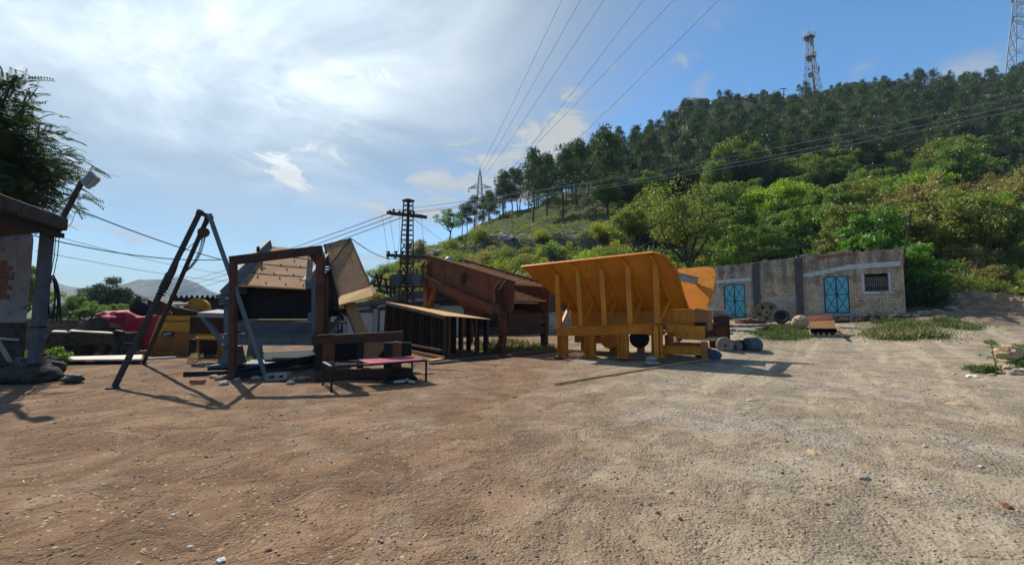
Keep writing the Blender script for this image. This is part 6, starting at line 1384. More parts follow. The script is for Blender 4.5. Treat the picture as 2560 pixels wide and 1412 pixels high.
M['red_earth'] = wornmat('red_earth', (.24, .135, .078), (.36, .235, .14), (.15, .10, .065), (.5, .62), 2.2, .98, streak=False, bdist=.05)
M['grey_earth'] = wornmat('grey_earth', (.17, .125, .085), (.27, .205, .145), (.10, .085, .06), (.52, .64), 4, .98, streak=False, bdist=.12)
heap('earth_heap', 'pinkish heap of dug earth at the foot of the slope past the hut', ((2420, 764, .9), (2450, 766, 1.0), (2490, 768, 1.1), (2530, 772, 1.2), (2570, 776, 1.2), (2410, 772, .6)), .42, M['red_earth'], 201, 1.3)
heap('earth_heap', 'long low grey-brown bank of spoil in front of the pink heap', ((2370, 790, .6), (2400, 796, .7), (2430, 800, .75), (2465, 804, .75), (2500, 806, .7), (2535, 804, .6)), .30, M['grey_earth'], 231, 1.4)
for i, (px, py, s) in enumerate(((2345, 782, .26), (2375, 775, .3), (2398, 783, .22), (2420, 790, .2), (2440, 800, .18), (2480, 798, .3), (2310, 786, .3), (2290, 792, .22), (2500, 788, .22), (2530, 790, .26), (2545, 800, .2))):
    p = gp(px, py); q = MB(); q.rock(p + Z * s * .2, s, s * .8, s * .55, 260 + i, 2, .5, i); o = q.build('rubble_stone', M['stone_grey'] if i % 3 else M['stone_tan']); tag(o, 'rough stone on the spoil bank past the hut corner', 'stone', 'stones on the spoil bank')
p = gp(2522, 905); q = MB(); q.rock(p + Z * .24, .34, .26, .20, 301, 3, .3, .2); o = q.build('boulder', M['stone_tan']); tag(o, 'orange-tan boulder by the small sapling at the track edge', 'boulder')
for i, (px, py, s, mt, lab) in enumerate(((2540, 936, .17, 'stone_grey', 'grey stone in front of the orange-tan boulder'), (2516, 922, .12, 'stone_tan', 'small tan stone beneath the orange-tan boulder'), (2432, 944, .11, 'slab_pale', 'flat white stone just before the low green clump'), (2480, 939, .07, 'stone_tan', 'pebble-sized tan stone between clump and boulder'), (2558, 930, .13, 'stone_grey', 'grey stone at the very edge by the boulder'))):
    p = gp(px, py); q = MB(); q.rock(p + Z * s * .2, s, s * .7, s * .5, 310 + i, 2, .5, i); tag(q.build('stone', M[mt]), lab, 'stone')
p = gp(2490, 915); r = thing('sapling', 'thin young sapling in front of the orange-tan boulder', 'sapling', p); t = MB(); st = bent(random.Random(4), p - Z * .05, P(2476, 850, p.y), 6, .05); t.path(st, .012, 6, .004); cl = []; rg = random.Random(5)
for i in range(22):
    f = rg.uniform(.28, 1); c = st[0].lerp(st[-1], f) + Vector((rg.gauss(0, .13), rg.gauss(0, .12), rg.gauss(0, .03))) * (1.25 - f * .7); t.path([st[0].lerp(st[-1], f * .95), c], .004, 4, .002); cl.append((tuple(c - p), (.075, .075, .035), 26))
t.build('stem', M['bark'], r); leaf_mesh('foliage', cl, .05, .018, 3, M['lf_mid'], r, up=.4, out=.4)
def tufts(name, label, cat, spots, hgt, mat, n, seed, L=.05, W=.02):
    p0 = gp(*spots[0][:2]); r = thing(name, label, cat, p0); rg = random.Random(seed); cl = []
    for px, py, s in spots:
        c = gp(px, py)
        for i in range(n): q = c + Vector((rg.gauss(0, s * .45), rg.gauss(0, s * .4), hgt * rg.random())); cl.append((tuple(q - p0), (.10, .10, .07), 22))
    leaf_mesh('foliage', cl, L, W, seed, mat, r, up=.2, out=.5); return r
tufts('green_clump', 'low bright green weed clump left of the sapling', 'weed clump', [(2440, 930, .22), (2462, 932, .26), (2478, 932, .22)], .14, M['grass'], 16, 3, .07, .02)
tufts('green_clump', 'weed clump behind the orange-tan boulder at the edge', 'weed clump', [(2555, 905, .2), (2560, 918, .22), (2550, 880, .2)], .2, M['lf_mid'], 16, 4, .07, .025)
def grass_patch(name, label, poly, n, hgt, seed, mat=None):
    rg = random.Random(seed); v = []; xs = [p[0] for p in poly]; ys = [p[1] for p in poly]; q = MB(); N = 0; vs = []
    def inside(x, y):
        c = False; j = len(poly) - 1
        for i in range(len(poly)):
            if (poly[i][1] > y) != (poly[j][1] > y) and x < (poly[j][0] - poly[i][0]) * (y - poly[i][1]) / (poly[j][1] - poly[i][1]) + poly[i][0]: c = not c
            j = i
        return c
    gps = [gp(rg.uniform(min(xs), max(xs)), rg.uniform(min(ys), max(ys))) for _ in range(260)]; gps = [g for g in gps if inside(*proj(g)[:2])]
    for _ in range(n):
        g = rg.choice(gps[:int(len(gps) * (.25 + .75 * rg.random()))]); k_ = .16 if rg.random() < .7 else .6; x, y_ = g.x + rg.gauss(0, k_), g.y + rg.gauss(0, k_); z = HH(x, y_) if k_ > .3 else g.z
        a = rg.random() * 6.283; h = hgt * rg.uniform(.3, 1.25) * (1 if k_ < .3 else .5); w = rg.uniform(.008, .016); dx, dy = math.cos(a), math.sin(a); ln = rg.uniform(.1, .7) * h; b = Vector((x, y_, z - .03)); s = Vector((-dy, dx, 0)) * w
        vs += [b - s, b + s, b + Vector((dx * ln * .4, dy * ln * .4, h * .65)) + s * .7, b + Vector((dx * ln, dy * ln, h))]
    o = raw_mesh(name, np.array([tuple(p) for p in vs]), np.arange(len(vs)).reshape(-1, 4), mat or M['grass']); tag(o, label, kind='stuff')
grass_patch('grass', 'green grass patch in front of the barred window', [(2170, 838), (2210, 818), (2270, 812), (2330, 830), (2350, 842), (2290, 850), (2200, 850)], 8000, .24, 1)
grass_patch('grass', 'dry straw stalks in the grass patch before the barred window', [(2170, 838), (2210, 822), (2330, 830), (2350, 842), (2200, 850)], 1600, .26, 11, M['straw'])
grass_patch('grass', 'weeds at the foot of the spoil bank', [(2330, 790), (2370, 800), (2420, 815), (2450, 822), (2400, 825), (2340, 806)], 2400, .22, 12)
tufts('leafy_weed', 'leafy green weed sprouting beside the canopy post footing', 'weed clump', [(140, 905, .18), (150, 912, .2), (132, 898, .16)], .38, M['lf_mid'], 8, 5, .11, .05)
tufts('dry_weed', 'small dry brown weed on the bare ground before the orange housing', 'weed clump', [(482, 908, .16), (490, 905, .14)], .22, M['straw'], 8, 6, .10, .012)
grass_patch('grass', 'weedy grass below the tan boulder', [(1880, 835), (1930, 815), (1990, 815), (2020, 835), (2010, 850), (1920, 850)], 5500, .18, 2)
grass_patch('grass', 'thin grass along the hut front', [(2120, 800), (2265, 795), (2300, 800), (2380, 820), (2300, 815), (2150, 808)], 3000, .16, 5)
grass_patch('grass', 'weeds behind the shed post', [(20, 880), (70, 870), (150, 872), (165, 895), (40, 898)], 2200, .22, 3, M['grass'])
grass_patch('grass', 'weeds growing under the brown screen', [(1180, 858), (1270, 850), (1385, 868), (1380, 876), (1200, 880)], 2600, .2, 4)
grass_patch('grass', 'weeds in the earth under the grey machine', [(590, 896), (655, 892), (660, 906), (600, 908)], 500, .14, 6)

# ================================================================ left of the yard
def shed():
    r = thing('shed_roof', 'dark concrete canopy roof on one blue-grey steel post', 'canopy', G(88, 935)); zt = 3.47; th = .27
    c0 = P(172, 546, 9.0); k = (c0.z)
    R1 = c0; Y2 = (k - EYE) / ((zp(10, 483) - EYE) / 10); R2 = P(0, 483, Y2); d = (R2 - R1); R2 = R1 + d * 2.2; L1 = R1 + Vector((-5, 1.6, 0)); L2 = R2 + Vector((-5, 1.6, 0))
    q = MB(); q.prism([R1, R2, L2, L1], Z * -th); q.build('roof_slab', M['concrete_dark'], r, bevel=.02)
    q = MB(); e = (R2 - R1).normalized()
    q.bar(R1 + Vector((-.2, .05, -th - .1)), R2 + Vector((-.2, .05, -th - .1)), .12, .10); q.build('edge_beam', M['steel_black'], r)
    b = P(87, 908, 9.0); pt = P(120, 566, 9.0); q = MB(); q.bar(b, pt, .17, .17, Vector((0, 1, 0))); q.build('post', M['post_blue'], r, bevel=.012)
    q = MB(); m = b.lerp(pt, .26); q.box(m, .19, .19, .03); q.build('clamp_band', M['steel_black'], r)
    q = MB(); y = 8.6
    for a, c in (((10, 560), (128, 581)), ((60, 535), (118, 568)), ((36, 545), (36, 562)), ((0, 566), (60, 568))): q.bar(P(*a, y), P(*c, 9.0), .035, .035, Vector((0, 1, 0)))
    q.bar(P(126, 592, 9), P(150, 575, 9.0), .06, .06, Vector((0, 1, 0))); q.build('bracket', M['rust_dark'], r)
    f = thing('footing', 'rough dark stone footing under the canopy post', 'footing', G(60, 960)); q = MB()
    for i, (px, py, s) in enumerate(((20, 945, .42), (55, 952, .5), (95, 952, .45), (130, 935, .3), (-20, 945, .5), (75, 935, .5), (30, 925, .5), (110, 925, .36))): q.rock(G(px, py) + Z * .13, s, s * .8, .2, 330 + i, 2, .35, i)
    rg = random.Random(31)
    for i in range(46): px, py = rg.uniform(-20, 138), rg.uniform(918, 958); s = rg.uniform(.07, .17); q.rock(G(px, py) + Z * rg.uniform(.05, .30), s * 1.2, s, s * .7, 340 + i, 2, .6, i)
    q.build('stones', M['concrete_dark'], f)
shed()
def floodlight():
    r = thing('floodlight', 'floodlight on a slanting rusty pipe above the canopy corner', 'floodlight', P(150, 560, 9.0)); q = MB(); q.tube(P(148, 562, 9.0), P(206, 452, 9.0), 0.05, 10); q.build('pipe', M['pole_steel'], r, smooth=True)
    c = P(226, 450, 9.0); u = (P(240, 437, 9) - P(212, 464, 9)).normalized(); v = Vector((.25, -.9, .38)).normalized(); v = (v - u * v.dot(u)).normalized(); w = u.cross(v)
    q = MB(); q.box(c, .34, .09, .24, (u, v, w)); q.box(c - v * .07, .22, .08, .16, (u, v, w)); h = q.build('housing', M['light_grey'], r, bevel=.012); q = MB(); q.box(c + v * .05, .28, .012, .19, (u, v, w)); q.build('glass', M['cast_grey'], h)
    q = MB(); q.bar(P(204, 452, 9), P(216, 458, 9), .05, .05); q.build('bracket', M['steel_black'], r)
    wire('lamp_flex', 'thin grey flex dangling from the floodlight', [P(198, 470, 9), P(193, 520, 8.95), P(178, 560, 8.95), P(160, 575, 9)], .006, M['light_grey'])
floodlight()
def old_wall():
    yb = 10.3; r = thing('plaster_wall', 'weathered plaster wall with brick showing through beside the canopy post', 'wall', Vector((-13, yb, 0))); o = [(-260, 900), (62, 884), (66, 800), (76, 700), (84, 600), (82, 587), (66, 573), (40, 563), (0, 553), (-80, 540), (-260, 520)]
    q = MB(); q.prism([P(x, y, yb) if y < 880 else Vector((P(x, y, yb).x, yb, -.1)) for x, y in o], Vector((-.40, .32, 0))); q.build('plaster', M['plaster'], r)
    q = MB()
    for (x0, y0, x1, y1) in ((-80, 652, 18, 664), (-80, 664, 31, 676), (-80, 676, 22, 688), (-80, 688, 34, 700), (-80, 700, 20, 712), (-80, 712, 30, 724), (-80, 724, 16, 736), (-80, 736, 24, 748)): q.prism([P(x0, y0, yb - .004), P(x1, y0 + 1, yb - .004), P(x1, y1, yb - .004), P(x0, y1 - 1, yb - .004)], Vector((0, -.012, 0)))
    q.build('exposed_brick', M['soot_brick'], r, bevel=.004)
    q = MB(); q.prism([P(-260, 806, yb - .02), P(68, 806, yb - .02), P(60, 890, yb - .02), P(-260, 905, yb - .02)], Vector((0, -.05, 0))); q.build('dado', M['concrete_dark'], r)
    r = thing('low_brick_wall', 'low soot-stained brick wall behind the machine bed', 'wall', P(150, 830, 15)); a, b = P(60, 800, 14.6), P(300, 806, 17.5); q = MB(); q.prism([Vector((a.x, a.y, -.1)), Vector((b.x, b.y, -.2)), b, a], Vector((0, .24, 0))); q.build('brickwork', M['old_brick'], r); q = MB(); q.bar(a + Vector((0, .12, .03)), b + Vector((0, .12, .03)), .3, .06); q.build('coping', M['concrete'], r)
    q = MB(); a, b = P(-10, 845, 9.6), P(26, 905, 9.3); q.bar(a, b, .06, .06); o = q.build('timber_prop', M['concrete']); tag(o, 'short grey timber prop leaning in front of the plaster wall', 'timber')
    q = MB(); q.bar(P(-30, 843, 10.0), P(46, 849, 10.1), .06, .05); o = q.build('wall_pipe', M['galv']); tag(o, 'thin grey pipe along the plaster wall', 'pipe')
old_wall()
def hose():
    y = 9.2; r = thing('hose_bundle', 'bundle of dark hoses hanging in loops beside the canopy post', 'hose', P(128, 830, y)); rg = random.Random(3)
    for i in range(6):
        w = rg.uniform(-13, 13); dy = rg.uniform(-4, 12); top = (130 + rg.uniform(-4, 4), 692 + dy); ptsl = [(108 + w * 1.6, 800 + rg.uniform(-20, 12)), (112 + w, 750), (119 + w * .6, 708 + dy), top, (138 + w * .4, 706 + dy), (142 + w * .8, 750), (139 + w * 1.4, 800 + rg.uniform(-25, 10))]
        q = MB(); pp = [P(a, b, y + rg.uniform(-.08, .08)) for a, b in ptsl]; sm = []
        for j in range(len(pp) - 1):
            p0, p1, p2, p3 = pp[max(j - 1, 0)], pp[j], pp[j + 1], pp[min(j + 2, len(pp) - 1)]
            for t in [k / 5 for k in range(5)]: sm.append(.5 * ((2 * p1) + (p2 - p0) * t + (2 * p0 - 5 * p1 + 4 * p2 - p3) * t * t + (3 * p1 - p0 - 3 * p2 + p3) * t ** 3))
        sm.append(pp[-1]); q.path(sm, .0125, 6); q.build('hose', M['rubber'], r, smooth=True)
    for a, b, lab in ((150, 133, 'outer thin cord holding the hose bundle'), (141, 126, 'inner thin cord holding the hose bundle')): wire('cord', lab, [P(a, 570, 9.05), P((a + b) / 2 + 2, 640, 9.1), P(b, 692, 9.2)], .008, M['wire'])
hose()
def machine_bed():
    y = 13.4; r = thing('machine_bed', 'long dark cast-iron machine bed with arched openings', 'machine bed', G(200, 893)); q = MB(); o = [(140, 888), (140, 862), (118, 872), (102, 864), (122, 838), (130, 832), (300, 833), (300, 850), (302, 888), (285, 888), (278, 862), (264, 860), (258, 888), (250, 888), (246, 866), (236, 860), (208, 860), (201, 868), (200, 888)]
    pts = [P(a, b, y) for a, b in o]
    for p in pts:
        if p.z < .12: p.z = 0
    q.prism(pts, Vector((0, .75, 0))); q.build('casting', M['concrete_dark'], r)
    q = MB(); q.prism([P(152, 872, y - .012), P(180, 872, y - .012), P(182, 862, y - .012), P(152, 864, y - .012)], Vector((0, .01, 0))); q.build('recess', M['dark_void'], r)
    for a, b, h in (((128, 831), (170, 832), .04), ((172, 829), (284, 835), .035)):
        q = MB(); q.prism([P(*a, y - .1), P(*b, y - .1), P(b[0] - 6, b[1] - 3, y + .9), P(a[0] + 8, a[1] - 3, y + .9)], Z * h); q.build('top_plate', M['slab_pale'], r)
    q = MB(); q.bar(P(286, 832, y), P(299, 860, y - .2), .1, .12); q.bar(P(290, 828, y), P(308, 832, y), .14, .1); q.tube(P(297, 860, y - .2), P(296, 892, y - .2), .03, 8); q.bar(P(296, 858, y - .1), P(345, 858, y), .05, .03); q.build('crank_arm', M['steel_black'], r)
    h = thing('handwheel_pump', 'grey drum with a spoked handwheel behind the machine bed', 'pump', P(235, 835, 14.6)); yy = 14.6; q = MB(); c = P(228, 816, yy); q.lathe([(.33, -.25), (.35, -.2), (.35, .22), (.3, .26)], c + Vector((.08, 0, -.02)), Vector((.95, -.3, 0)), 24); q.build('drum', M['pole_steel'], h, smooth=True)
    q = MB(); c = P(214, 790, yy - .3); ax = Vector((.35, -.93, 0)); q.ring(c, ax, .17, .026, 26, 6); s = ax.cross(Z).normalized(); t = ax.cross(s).normalized()
    for i in range(5): a = 6.283 * i / 5; q.tube(c, c + (s * math.cos(a) + t * math.sin(a)) * .17, .014, 6)
    q.lathe([(.04, -.05), (.04, .05)], c, ax, 10); q.build('handwheel', M['steel_black'], h, smooth=True)
machine_bed()
def slab_etc():
    r = thing('pale_slab', 'long pale slab lying low on stones before the machine bed', 'slab', G(260, 912)); q = MB(); a, b, c, d = G(165, 912), G(352, 910), G(356, 898), G(172, 903); q.prism([p + Z * .10 for p in (a, b, c, d)], Z * .045); q.build('slab', M['slab_pale'], r)
    for px in (190, 255, 335):
        q = MB(); p = G(px, 908); q.box(p + Z * .045, .22, .25, .1); q.build('support_stone', M['concrete_dark'], r)
    q = MB(); q.tube(G(238, 893) + Z * .09, G(375, 889) + Z * .11, .085, 14); o = q.build('fat_pipe', M['rust_tan'], smooth=True); tag(o, 'fat rusty pipe on the ground under the red tarp', 'pipe')
    p = G(182, 957); stone('grey_block', 'brown lower block beside the canopy footing', p, .22, .16, .08, M['concrete_dark'], 371, .1, .1); stone('grey_block', 'pale flat stone lying on the brown block', p + Z * .12 + Vector((.01, .05, 0)), .17, .12, .04, M['stone_grey'], 372, .1, .1)
    q = MB(); c = G(494, 958); q.box(c + Z * .04, .26, .11, .075, (Vector((.99, .12, 0)), Vector((-.12, .99, 0)), Z)); o = q.build('brick', M['red_brick'], bevel=.006); tag(o, 'single red brick lying before the dark channel', 'brick')
    # hollow concrete block by the tripod foot
    r = thing('hollow_block', 'grey hollow concrete block with two slots at the tripod foot', 'concrete block', G(694, 950)); y = G(694, 950).y; o = [P(x, yy, y) for x, yy in ((670, 949), (718, 946), (720, 932), (674, 934))]
    q = MB(); w = (o[1] - o[0]).normalized(); c = (o[0] + o[1] + o[2] + o[3]) / 4; c.z = .085; W_, H_, D_ = .46, .15, .2; ax = (w, Vector((-w.y, w.x, 0)), Z)
    q.box(c + Z * .052, W_, D_, .045, ax); q.box(c - Z * .052, W_, D_, .045, ax)
    for f in (-.5, -.02, .5): q.box(c + w * (W_ * f - math.copysign(.03, f) if f else 0), .09, D_ - .004, .065, ax)
    q.build('block', M['concrete'], r)
    q = MB(); c = c + ax[1] * .12; q.box(c, W_ * .9, .02, .06, ax); q.build('slot', M['dark_void'], r)
    rg = random.Random(12)
    for i, (px, py) in enumerate(((535, 944), (548, 948), (556, 946), (563, 941), (571, 937), (592, 951), (520, 918), (512, 916), (560, 962), (640, 948), (735, 950), (755, 948), (770, 946), (728, 958))):
        p = G(px, py); s = rg.uniform(.05, .13); q = MB(); q.rock(p + Z * s * .25, s, s * .8, s * .5, 380 + i, 2, .5, i); tag(q.build('broken_stone', M['stone_grey']), 'broken stone lying round the portal post foot and grey machine', 'stone', 'broken stones round the portal foot')
    for (a, b, w, lab, mt) in (((1075, 912), (1240, 897), .13, 'brown timber lying along the ground beyond the charpoy', 'rust_dark'), ((1250, 893), (1395, 880), .16, 'rusty bar on the ground under the brown screen', 'rust_brown'), ((1070, 924), (1160, 929), .03, 'thin dark rod lying beyond the charpoy foot', 'steel_black'), ((1055, 936), (1085, 934), .03, 'short pale rod by the charpoy foot', 'stone_grey'), ((1072, 905), (1105, 900), .2, 'small bright board among the scrap beyond the charpoy', 'rust_tan_bright'), ((365, 900), (440, 895), .12, 'pale strip on the ground beside the yellow machine', 'slab_pale')):
        q = MB(); p0, p1 = G(*a), G(*b); hgt = .06 if w > .05 else .025; q.bar(p0 + Z * hgt / 2, p1 + Z * hgt / 2, w, hgt); o = q.build('scrap_bar', M[mt]); tag(o, lab, 'scrap bar')
slab_etc()
def tarp():
    y0 = 15.6; r = thing('tarpaulin', 'crumpled red tarpaulin thrown over a machine beside the yellow box', 'tarpaulin', G(330, 885)); outline = [(243, 785), (262, 780), (300, 777), (322, 776), (340, 784), (356, 790), (372, 788), (395, 781), (420, 795)]
    nx, ny = 46, 26; vs = []; fs = []
    for i in range(nx):
        px = 243 + (422 - 243) * i / (nx - 1); yt = float(np.interp(px, [a for a, _ in outline], [b for _, b in outline])); yb_ = float(np.interp(px, [243, 262, 285, 300, 330, 350, 400, 422], [800, 806, 808, 822, 862, 876, 884, 878]))
        for j in range(ny):
            t = j / (ny - 1)
            if t < .3: k = t / .3; Y = y0 + 1.1 - 1.0 * k; py = yt + 2 * k * k
            else: k = (t - .3) / .7; Y = y0 + .1 - .45 * k; py = yt + 2 + (yb_ - yt - 2) * k
            fold = .10 * math.sin(px * .11 + t * 5) * t + .22 * float(vnoise([px], [t * 90], 26, 5)[0]) + .12 * float(vnoise([px + t * 40], [t * 120], 9, 6)[0])
            p = P(px, py, Y); vs.append(p + Vector((0, -fold, .06 * float(vnoise([px], [t * 60], 14, 8)[0]))))
    fs = [(i * ny + j, (i + 1) * ny + j, (i + 1) * ny + j + 1, i * ny + j + 1) for i in range(nx - 1) for j in range(ny - 1)]
    q = MB(); q.add(vs, fs); o = q.build('sheet', M['tarp_red'], r, smooth=False, recalc=False); o.data.polygons.foreach_set('use_smooth', [True] * len(o.data.polygons)); sm = o.modifiers.new('s', 'SOLIDIFY'); sm.thickness = .006
    m = thing('covered_engine', 'dark engine showing below the hem of the red tarpaulin', 'engine', G(320, 885)); q = MB(); q.box(P(300, 850, y0 + .75), 1.3, .8, .7); q.box(P(372, 868, y0 + .55), .8, .7, .6); q.build('block', M['steel_black'], m, bevel=.02); q = MB(); q.lathe([(.22, -.1), (.22, .1), (.06, .12)], P(285, 832, y0 + .3), Vector((0, -1, 0)), 20); q.build('pulley', M['rust_dark'], m, smooth=True); q = MB(); q.box(P(376, 878, y0), .5, .5, .3); q.build('base', M['rust_dark'], m)
tarp()
def yellow_machine():
    y = 14.3; r = thing('crusher_housing', 'old orange-yellow machine housing with a ragged hole beside the red tarp', 'machine', G(430, 886)); f = [(372, 884), (372, 852), (398, 788), (497, 790), (500, 884)]; pts = [P(a, b, y) for a, b in f]
    for p in pts:
        if p.z < .2: p.z = 0
    q = MB(); q.prism(pts, Vector((0, 1.1, 0))); q.build('housing', M['yellow_old'], r, bevel=.015)
    q = MB(); q.prism([P(384, 839, y - .01), P(432, 838, y - .01), P(432, 880, y - .01), P(373, 880, y - .01)], Vector((0, -.02, 0))); q.build('lower_panel', M['orange_dull'], r)
    q = MB(); q.prism([P(434, 829, y - .01), P(499, 827, y - .01), P(500, 884, y - .01), P(436, 884, y - .01)], Vector((0, -.02, 0))); q.build('lower_panel', M['orange_dull'], r)
    q = MB(); q.prism([P(396, 802, y - .02), P(497, 801, y - .02), P(497, 803, y - .02), P(395, 804, y - .02)], Vector((0, -.02, 0))); q.build('seam', M['rust_dark'], r)
    q = MB(); q.plate([P(x, yy, y - .04) for x, yy in ((404, 838), (405, 832), (412, 828), (434, 829), (436, 834), (430, 840), (414, 840))], .02); q.build('ragged_hole', M['dark_void'], r)
    q = MB(); q.tube(P(410, 836, y - .1), P(428, 833, y - .1), .05, 8); q.build('pipe_stub', M['galv'], r)
    q = MB(); q.prism([P(x, yy, y + .1) for x, yy in ((372, 786), (372, 760), (400, 752), (440, 768), (500, 780), (500, 790))], Vector((0, .9, 0))); q.build('top_casting', M['rust_dark'], r)
    q = MB(); c = P(423, 786, y - .02); q.path([c + Vector((math.cos(t) * .10, 0, math.sin(t) * .10)) for t in [PI * k / 8 for k in range(9)]], .025, 6); q.build('lifting_eye', M['yellow_old'], r)
    q = MB(); c = P(492, 777, y + .5); ax = Vector((.1, -1, .15)).normalized(); q.lathe([(.40, .12), (.44, .1), (.44, -.08), (.40, -.1), (.36, -.04), (.14, -.04), (.12, -.12), (.03, -.12)], c, -ax, 32); q.build('flywheel', M['yellow_old'], r, smooth=True)
    q = MB(); c = P(361, 774, y + 2.2); q.lathe([(.30, -.3), (.32, -.28), (.32, .28), (.29, .3)], c - Z * .02, Vector((.2, -1, 0)), 28); q.build('drum', M['grey_dark'], r, smooth=True)
    q = MB(); q.prism([P(368, 748, y + 1), P(384, 754, y + 1), P(384, 768, y + 1), P(369, 764, y + 1)], Vector((0, .1, 0))); q.build('fin', M['steel_black'], r)
    q = MB(); q.path([P(427, 765, y + .3), P(432, 762, y + .3), P(450, 761, y + .3), P(470, 760, y + .4)], .05, 8); q.build('polished_rod', M['white_old'], r, smooth=True)
    m = thing('channel_trestle', 'dull yellow channel trestle between the orange housing and grey machine', 'trestle', G(530, 880)); y = 13.2; q = MB(); q.bar(P(494, 836, y), P(562, 838, y), .12, .07); q.bar(P(490, 845, y), P(562, 847, y), .12, .07); q.build('rail', M['yellow_old'], m)
    for x in (497, 549, 556):
        q = MB(); a = P(x, 848, y); q.bar(Vector((a.x, y, 0)), a, .07, .07, Vector((0, 1, 0))); q.build('leg', M['orange_dull'], m)
    q = MB(); q.box(P(522, 866, y + .5), .9, .5, .5); q.build('box', M['steel_black'], m)
yellow_machine()
def tin_shed():
    y = 26; r = thing('tin_shed', 'distant dark shed with a wavy corrugated roof edge behind the orange housing', 'shed', P(485, 790, y)); q = MB(); q.prism([P(425, 800, y), P(541, 800, y), P(539, 744, y), P(428, 744, y)], Vector((0, 3, 0))); q.build('wall', M['grey_dark'], r); vs = []; fs = []; n = 100
    for i in range(n + 1):
        px = 424 + 118 * i / n; w = .10 * math.sin(i / n * 6.283 * 9)
        vs += [P(px, 741, y - .3) + Z * w, P(px, 750, y + 3.2) + Z * w]
    fs = [(2 * i, 2 * i + 2, 2 * i + 3, 2 * i + 1) for i in range(n)]; q = MB(); q.add(vs, fs); o = q.build('roof', M['grey_dark'], r, recalc=False); sm = o.modifiers.new('s', 'SOLIDIFY'); sm.thickness = .03
    r = thing('far_hut', 'pale far building corner between shed and grey machine', 'building', P(548, 790, 40)); q = MB(); q.prism([P(530, 800, 40), P(600, 800, 40), P(600, 733, 40), P(541, 742, 40)], Vector((0, 3, 0))); q.build('wall', M['concrete'], r); q = MB(); q.prism([P(538, 742, 39.8), P(602, 733, 39.8), P(602, 729, 39.8), P(538, 738, 39.8)], Vector((0, 3.4, 0))); q.build('roof', M['concrete_dark'], r)
    r = thing('parked_truck', 'blue-topped yellow truck glimpsed behind the tan chute', 'truck', P(825, 780, 24)); y = 24; q = MB(); q.prism([P(812, 775, y), P(842, 775, y), P(842, 722, y), P(812, 724, y)], Vector((0, 2.2, 0))); q.build('cab', M['yellow_old'], r); q = MB(); q.prism([P(811, 724, y - .1), P(838, 722, y - .1), P(832, 710, y), P(815, 711, y)], Vector((0, 2.3, 0))); q.build('roof', M['sign_blue'], r); q = MB(); q.prism([P(815, 742, y - .03), P(838, 741, y - .03), P(838, 730, y - .03), P(815, 731, y - .03)], Vector((0, .02, 0))); q.build('windscreen', M['dark_void'], r)
    for x in (815, 838):
        q = MB(); q.lathe([(.45, -.12), (.45, .12), (.2, .13)], Vector((P(x, 800, y).x, y, .05)), Vector((0, -1, 0)), 18); q.build('wheel', M['rubber'], r)
    q = MB(); q.box(P(827, 784, y + 1), 1.2, 2, .3); q.build('chassis', M['steel_black'], r)
tin_shed()
def bench():
    y = 14.5; r = thing('steel_bench', 'small dark steel table seen behind the lower tan chute', 'table', P(850, 870, y)); q = MB(); q.bar(P(806, 812, y), P(860, 808, y), .5, .05); q.build('top', M['steel_black'], r)
    for x, yy in ((812, y), (846, y), (855, y + .4)):
        q = MB(); a = P(x, 811, yy); q.bar(Vector((a.x, yy, 0)), a, .05, .05, Vector((0, 1, 0))); q.build('leg', M['steel_black'], r)
    q = MB(); q.bar(P(808, 830, y), P(850, 832, y), .05, .05); q.build('rail', M['steel_black'], r)
bench()

